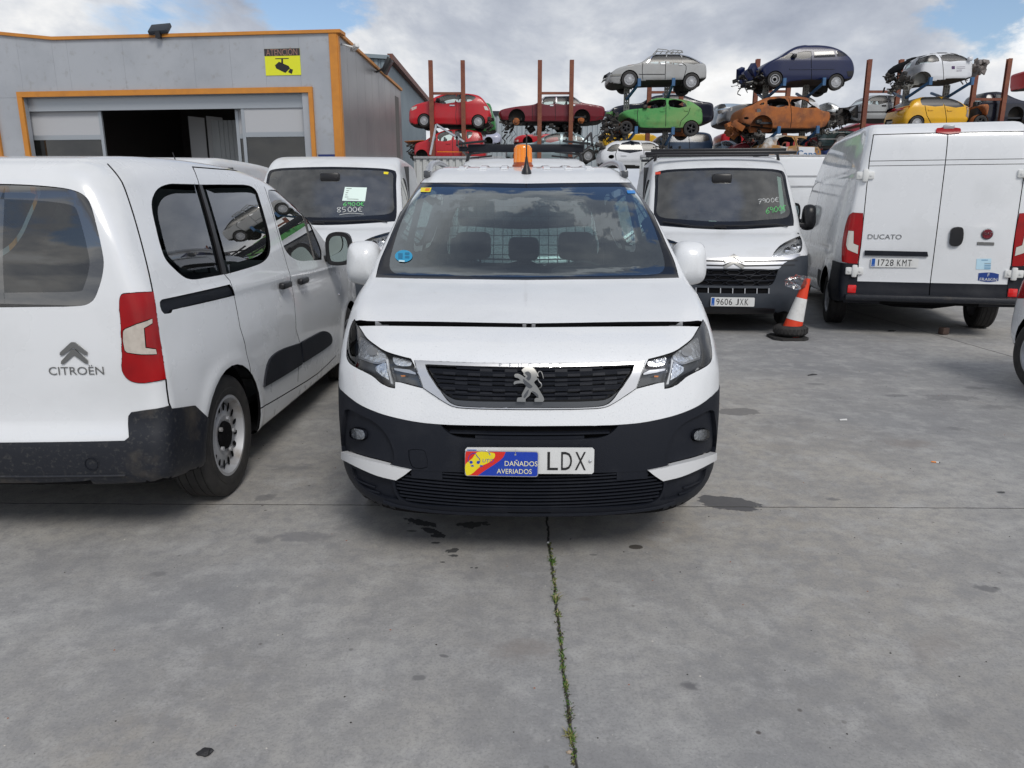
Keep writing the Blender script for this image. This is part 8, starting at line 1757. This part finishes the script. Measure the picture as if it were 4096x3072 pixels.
# ------------------------------------------------------------------ small things
def build_small():
    # cone with a tyre over its base
    p = gpt(CJ(1345, 1562)[0]); root = thing('traffic_cone', 'leaning orange and white traffic cone in front of the right white vans', 'cone', (p[0], p[1], 0))
    org = mat('cone_orange', (.78, .055, .014), .5, noise=[(6, 6, (.6, .045, .02), .5, .8)]); wh = mat('cone_white', (.74, .74, .72), .5, noise=[(8, 6, (.5, .49, .46), .5, .8)])
    mb = MB(); mb.prism([(-.205, -.13), (-.13, -.205), (.13, -.205), (.205, -.13), (.205, .13), (.13, .205), (-.13, .205), (-.205, .13)], 0, .03, plane='xy'); mb.build('cone_base', M['rubber'], root)
    Rm = Matrix.Translation((.03, 0, .03)) @ Matrix.Rotation(.215, 4, 'Y'); H = .70
    def rad(t): return .122*(1-t)+.033*t
    for nm, a, b_, mm in (('cone_body', 0, .28, org), ('white_band', .28, .66, wh), ('cone_tip', .66, 1.0, org)):
        mb = MB(); e = .002 if mm is wh else 0; pr = [(rad(t)+e, H*t) for t in np.linspace(a, b_, 6)]; pr += [(.02, H)] if b_ == 1 else []; mb.lathe(pr, 32); mb.xf(Rm); mb.build(nm, mm, root, 50)
    t = thing('small_tyre', 'small black tyre lying around the foot of the traffic cone', 'tyre', (p[0]+.03, p[1], .035)); mb = MB(); pr = [(.135+.062*(1+math.cos(a))*.5*2*.5+.0, .075+.062*math.sin(a)) for a in np.linspace(PI, -PI, 17)[:-1]]; pr = [(.142+.055*math.cos(a), .066+.062*math.sin(a)) for a in np.linspace(0, 2*PI, 17)[:-1]]
    mb.lathe(pr, 40, close=True)
    for k in range(26): a = 2*PI*k/26; mb.box(.186, .199, -.012, .012, .04, .10, mat=Matrix.Rotation(a, 4, 'Z'))
    mb.build('tyre', M['rubber'], t)
    bg = thing('plastic_bag', 'crumpled clear plastic bag caught on the tip of the traffic cone', 'bag', tuple(Vector((p[0], p[1], 0))+Rm @ Vector((-.085, -.01, H-.06))))
    r = random.Random(3); bm = bmesh.new(); bmesh.ops.create_icosphere(bm, subdivisions=3, radius=.10)
    from mathutils import noise as mn
    for v in bm.verts: 
        n = mn.noise(v.co*16)*.5+mn.noise(v.co*38)*.3; v.co = Vector((v.co.x*1.3-.02, v.co.y*.6, v.co.z*.75))*(1+n*.9)
    me = bpy.data.meshes.new('bag_film'); bm.to_mesh(me); bm.free(); me.materials.append(glass('plastic_film', (.93, .94, .95), 1.3, .05, .08)); link(bpy.data.objects.new('bag_film', me), bg)
    # loose bits on the floor
    def rock(name, px, size, m, label, cat, seed, sq=.7):
        q = gpt(px); bm = bmesh.new(); bmesh.ops.create_icosphere(bm, subdivisions=2, radius=1)
        for v in bm.verts: n = mn.noise(v.co*1.3+Vector((seed, 0, 0)))*.5; v.co = Vector((v.co.x*size[0], v.co.y*size[1], v.co.z*size[2]))*(1+n)
        zmin = min(v.co.z for v in bm.verts)
        for v in bm.verts: v.co.z -= zmin+.001
        me = bpy.data.meshes.new(name); bm.to_mesh(me); bm.free(); me.materials.append(m); o = link(bpy.data.objects.new(name, me)); o.location = (q[0], q[1], 0); tag(o, label, cat); return o
    q = gpt(CD5(1370, 885)[0]); mb = MB(); mb.box(-.05, .05, -.035, .045, 0, .085, bev=.012, mat=Matrix.Rotation(.3, 4, 'Z') @ Matrix.Rotation(.06, 4, 'X')); o = mb.build('brick_piece', mat('brick_brown', (.085, .055, .045), .9, bump=(30, .5))); o.location = (q[0], q[1], .004); tag(o, 'dark brown broken block on the floor behind the tall panel van', 'block')
    dk = mat('scrap_black', (.02, .02, .022), .6, bump=(40, .5)); rock('debris', CD5(828, 852)[0], (.045, .02, .012), dk, 'flat black chip on the floor left of the brown block', 'debris', 2)
    rock('dry_leaf', S22(443, 1628)[0], (.020, .016, .007), dk, 'small black crumpled scrap at the lower left of the floor', 'debris', 5); rock('pebble', CGB(1145, 438)[0], (.006, .005, .004), wh, 'tiny pale pebble in the floor joint near the bumper', 'pebble', 7); rock('pebble', CGB(1258, 1578)[0], (.008, .006, .004), mat('pebble_tan', (.38, .30, .22), .8), 'tan pebble beside the lowest grass tuft', 'pebble', 8)
    q = gpt(CG8(1555, 1112)[0]); cg = thing('cigarette_butt', 'cigarette butt with orange filter on the concrete at the right', 'cigarette', (q[0], q[1], .005), -.35); mb = MB(); mb.tube([(-.022, 0, 0), (.004, 0, 0)], .0042, 8); mb.build('filter', M['orange'], cg); mb = MB(); mb.tube([(.0042, 0, 0), (.020, 0, 0)], .0041, 8); mb.build('paper', wh, cg); mb = MB(); mb.tube([(.0202, 0, 0), (.025, 0, 0)], .0038, 8); mb.build('ash', dk, cg)
    q = gpt(CG8(648, 466)[0]); mb = MB(); mb.tube([(-.05, -.015, .006), (0, .0, .012), (.05, .02, .006)], [.004, .006, .003], 6); o = mb.build('twig', dk); o.location = (q[0], q[1], 0); tag(o, 'dark twig on the pale concrete right of the foreground van', 'twig')
    q = gpt(CG8(878, 800)[0]); mb = MB(); mb.add([(-.03, -.01, .004), (.02, -.012, .006), (.028, .012, .012), (-.026, .012, .008)], [(0, 1, 2, 3)]); o = mb.build('paper_scrap', wh); o.location = (q[0], q[1], 0); tag(o, 'white paper scrap on the concrete right of the foreground van', 'paper')
    # weeds in the joint
    gr = [mat('grass_green', (.055, .13, .02), .7, noise=[(20, 4, (.10, .18, .03), .4, .7)]), mat('grass_yellow', (.22, .22, .06), .75, noise=[(18, 4, (.12, .16, .03), .4, .7)]), mat('grass_dry', (.36, .31, .19), .8), mat('moss_brown', (.055, .05, .025), .9)]
    spots = [((1168, 540), .055, 46, (.85, .1, .05), 'bright green grass tuft nearest the bumper in the floor joint'), ((1175, 645), .035, 16, (.5, .3, .2), 'thin grass tuft just below the bright green one'), ((1187, 742), .060, 52, (.4, .4, .2), 'widest yellow green grass tuft with pale dry blades in the floor joint'), ((1197, 822), .040, 26, (.6, .3, .1), 'short green grass tuft under the widest yellow one'),
        ((1210, 968), .038, 24, (.8, .15, .05), 'small green grass tuft midway along the floor joint'), ((1217, 1045), .040, 30, (.7, .2, .1), 'green grass tuft with one pale blade midway down the joint'), ((1219, 1110), .028, 20, (.8, .2, 0), 'low dark green grass tuft below the middle of the joint'), ((1235, 1210), .036, 34, (.55, .35, .1), 'round yellow green grass tuft above the brown moss clump'), ((1256, 1372), .036, 44, (.12, .1, .1), 'brown moss clump in the floor joint'), ((1266, 1490), .055, 50, (.35, .45, .15), 'lowest long bladed grass tuft in the floor joint')]
    for i, (px, h, n, mixw, lab) in enumerate(spots):
        q = gpt(CGB(*px)[0]); rr = random.Random(100+i); bm = MB()
        for k in range(n):
            a = rr.uniform(0, 2*PI); ln = h*.6*rr.uniform(.35, 1.1); tilt = rr.uniform(.2, 1.25); w = rr.uniform(.0012, .0026); b0 = Vector((rr.gauss(0, .005), rr.gauss(0, .014), 0)); d = Vector((math.cos(a), math.sin(a), 0)); sd = Vector((-d.y, d.x, 0))*w
            u = rr.random(); mi = 0 if u < mixw[0] else (1 if u < mixw[0]+mixw[1] else (2 if u < sum(mixw) else 3)); P = [b0+d*(ln*math.sin(tilt)*t)+Vector((0, 0, ln*math.cos(tilt)*t*(1-.35*t))) for t in (0, .4, .75, 1)]
            V = []
            for j, p_ in enumerate(P): s_ = (1, .9, .55, .08)[j]; V += [p_-sd*s_, p_+sd*s_]
            bm.add(V, [(0, 1, 3, 2), (2, 3, 5, 4), (4, 5, 7, 6)], mi)
        o = bm.build('grass_tuft', gr); o.location = (q[0], q[1], 0); tag(o, lab, 'grass', 'grass tufts in the floor joint')
    bm = MB(); rr = random.Random(5); a = gpt(S22(1187, 1170)[0]); b_ = gpt(S22(1241, 1655)[0])
    for k in range(420):
        t = rr.random(); c = a*(1-t)+b_*t; c = Vector((c[0]+rr.gauss(0, .006), c[1], 0)); s_ = rr.uniform(.002, .0055); an = rr.uniform(0, PI); z = rr.uniform(.002, .010)
        bm.add([c+Vector((math.cos(an)*s_, math.sin(an)*s_, 0)), c-Vector((math.cos(an)*s_, math.sin(an)*s_, 0)), c+Vector((rr.gauss(0, .004), rr.gauss(0, .004), z))], [(0, 1, 2)], rr.choice([0, 3, 3, 1]))
    o = bm.build('joint_moss', gr); tag(o, 'moss and seedlings along the floor joint', 'moss', kind='stuff')
    rr = random.Random(9); gb = MB()
    for k in range(700):
        x = rr.uniform(-3.2, 4.5); y = 1.3+8*rr.random()**1.6; s_ = rr.uniform(.0015, .0045); z = s_*.8
        gb.add([(x-s_, y, 0), (x, y-s_, 0), (x+s_, y, 0), (x, y+s_, 0), (x, y, z)], [(0, 1, 4), (1, 2, 4), (2, 3, 4), (3, 0, 4)], rr.choice([0, 0, 1, 2]))
    o = gb.build('grit', [M['under'], mat('grit_pale', (.5, .48, .44), .9), mat('grit_red', (.30, .13, .08), .9)]); tag(o, 'fine grit scattered over the concrete', 'grit', kind='stuff')
def build_right_car():
    L = 3.75; root = thing('parked_car', 'white car cut off by the right edge, its rear wheel showing', 'car', (5.27, 2.85, 0), 0.0)
    prof = cr([(0, .45), (.03, .65), (.15, .80), (.5, .92), (.95, 1.0), (1.35, 1.25), (1.75, 1.43), (2.4, 1.50), (3.1, 1.45), (3.45, 1.30), (3.62, 1.0), (3.70, .85), (3.75, .60), (3.74, .35), (3.5, .25), (2, .2), (.4, .2), (.05, .28)], 4)
    hw = .86; b = Body(prof, [(-.1, .70), (.3, .80), (.8, hw), (3.0, hw), (3.5, hw-.03), (3.8, hw-.10)], [(.15, .08), (.35, .02), (.55, 0), (.9, .01), (1.0, .03), (1.3, .14), (1.5, .22)], .10, bowF=.2, bowR=.10, cell=.06); b.begin(root, root.location, 0.0)
    for D in '+-':
        b.cut('side_window', D, cr([(1.25, 1.0), (1.55, 1.22), (1.85, 1.36), (2.3, 1.40), (2.3, .98)], 2)); b.cut('side_window', D, cr([(2.36, .98), (2.36, 1.40), (2.9, 1.37), (3.2, 1.22), (3.3, 1.05), (3.0, .98)], 2))
        for yc in (.72, 3.19): a = np.linspace(0, 2*PI, 25)[:-1]; b.cut('arch', D, np.stack([yc+.36*np.cos(a), np.where(np.sin(a) < -.2, -.2, .32+.36*np.sin(a))], -1), lim=lambda g: abs(g.x) > .4)
        b.stripe('seam', D, [(2.33, 1.42), (2.35, .4)], .007, only=['body'])
        b.cut('tail_lamp', (.6 if D == '+' else -.6, .8, 0), [tuple(v) for v in (lambda U, V: [(np.dot(P, U), np.dot(P, V)) for P in [np.array([(1 if D == '+' else -1)*x, y, z]) for x, y, z in ((.62, 3.66, .98), (.80, 3.5, 1.0), (.84, 3.35, .96), (.84, 3.40, .76), (.70, 3.66, .72))]])(*b.basis((.6 if D == '+' else -.6, .8, 0))[:2])])
    b.cut('rear_screen', 'R', [(-.62, 1.0), (.62, 1.0), (.52, 1.36), (-.52, 1.36)], face=.15); b.cut('windscreen', 'F', [(-.68, 1.03), (.68, 1.03), (.56, 1.36), (-.56, 1.36)], face=.15); b.freeze()
    b.part('body', 'body', M['white2'], rim=.015, gap=.001, rimmat=M['dark'])
    for s_ in (-1, 1): b.part('side_window', 'side_window', M['glass'], off=-.005, rim=0, half=s_); b.part('tail_lamp', 'tail_lamp', M['red_lens'], off=.004, half=s_)
    for n_ in ('rear_screen', 'windscreen'): b.part(n_, n_, M['glass'], off=-.004, rim=0)
    b.belly(); b.backing(['side_window', 'arch', 'rear_screen', 'windscreen']); wheel_well(b, .72, .32, .37); wheel_well(b, 3.19, .32, .37)
    for x in (-.76, .76):
        for y in (.72, 3.19): wheel(root, x, y, .31, .19, 'alloy', 1 if x > 0 else -1, rimr=.66)
    seat(root, -.36, 1.9, .3, .46, .6); seat(root, .36, 1.9, .3, .46, .6)
import time as _t
M['bglass'] = glass('printed_glass_border', (.13, .13, .12), 4.5, .03)
M['rglass'] = glass('rear_glass', (.20, .28, .27), 2.6, .004)
_T = _t.time()
def tick(s_):
    global _T; print('TICK', s_, round(_t.time()-_T, 1)); _T = _t.time()
build_left_van(); tick('left')
build_hero(); tick('hero')
build_jumpers(); tick('jumpers')
build_rear_van(); tick('ducato')
build_scrap(); tick('scrap')
build_racks(); tick('racks')
build_small(); build_right_car(); tick('small')
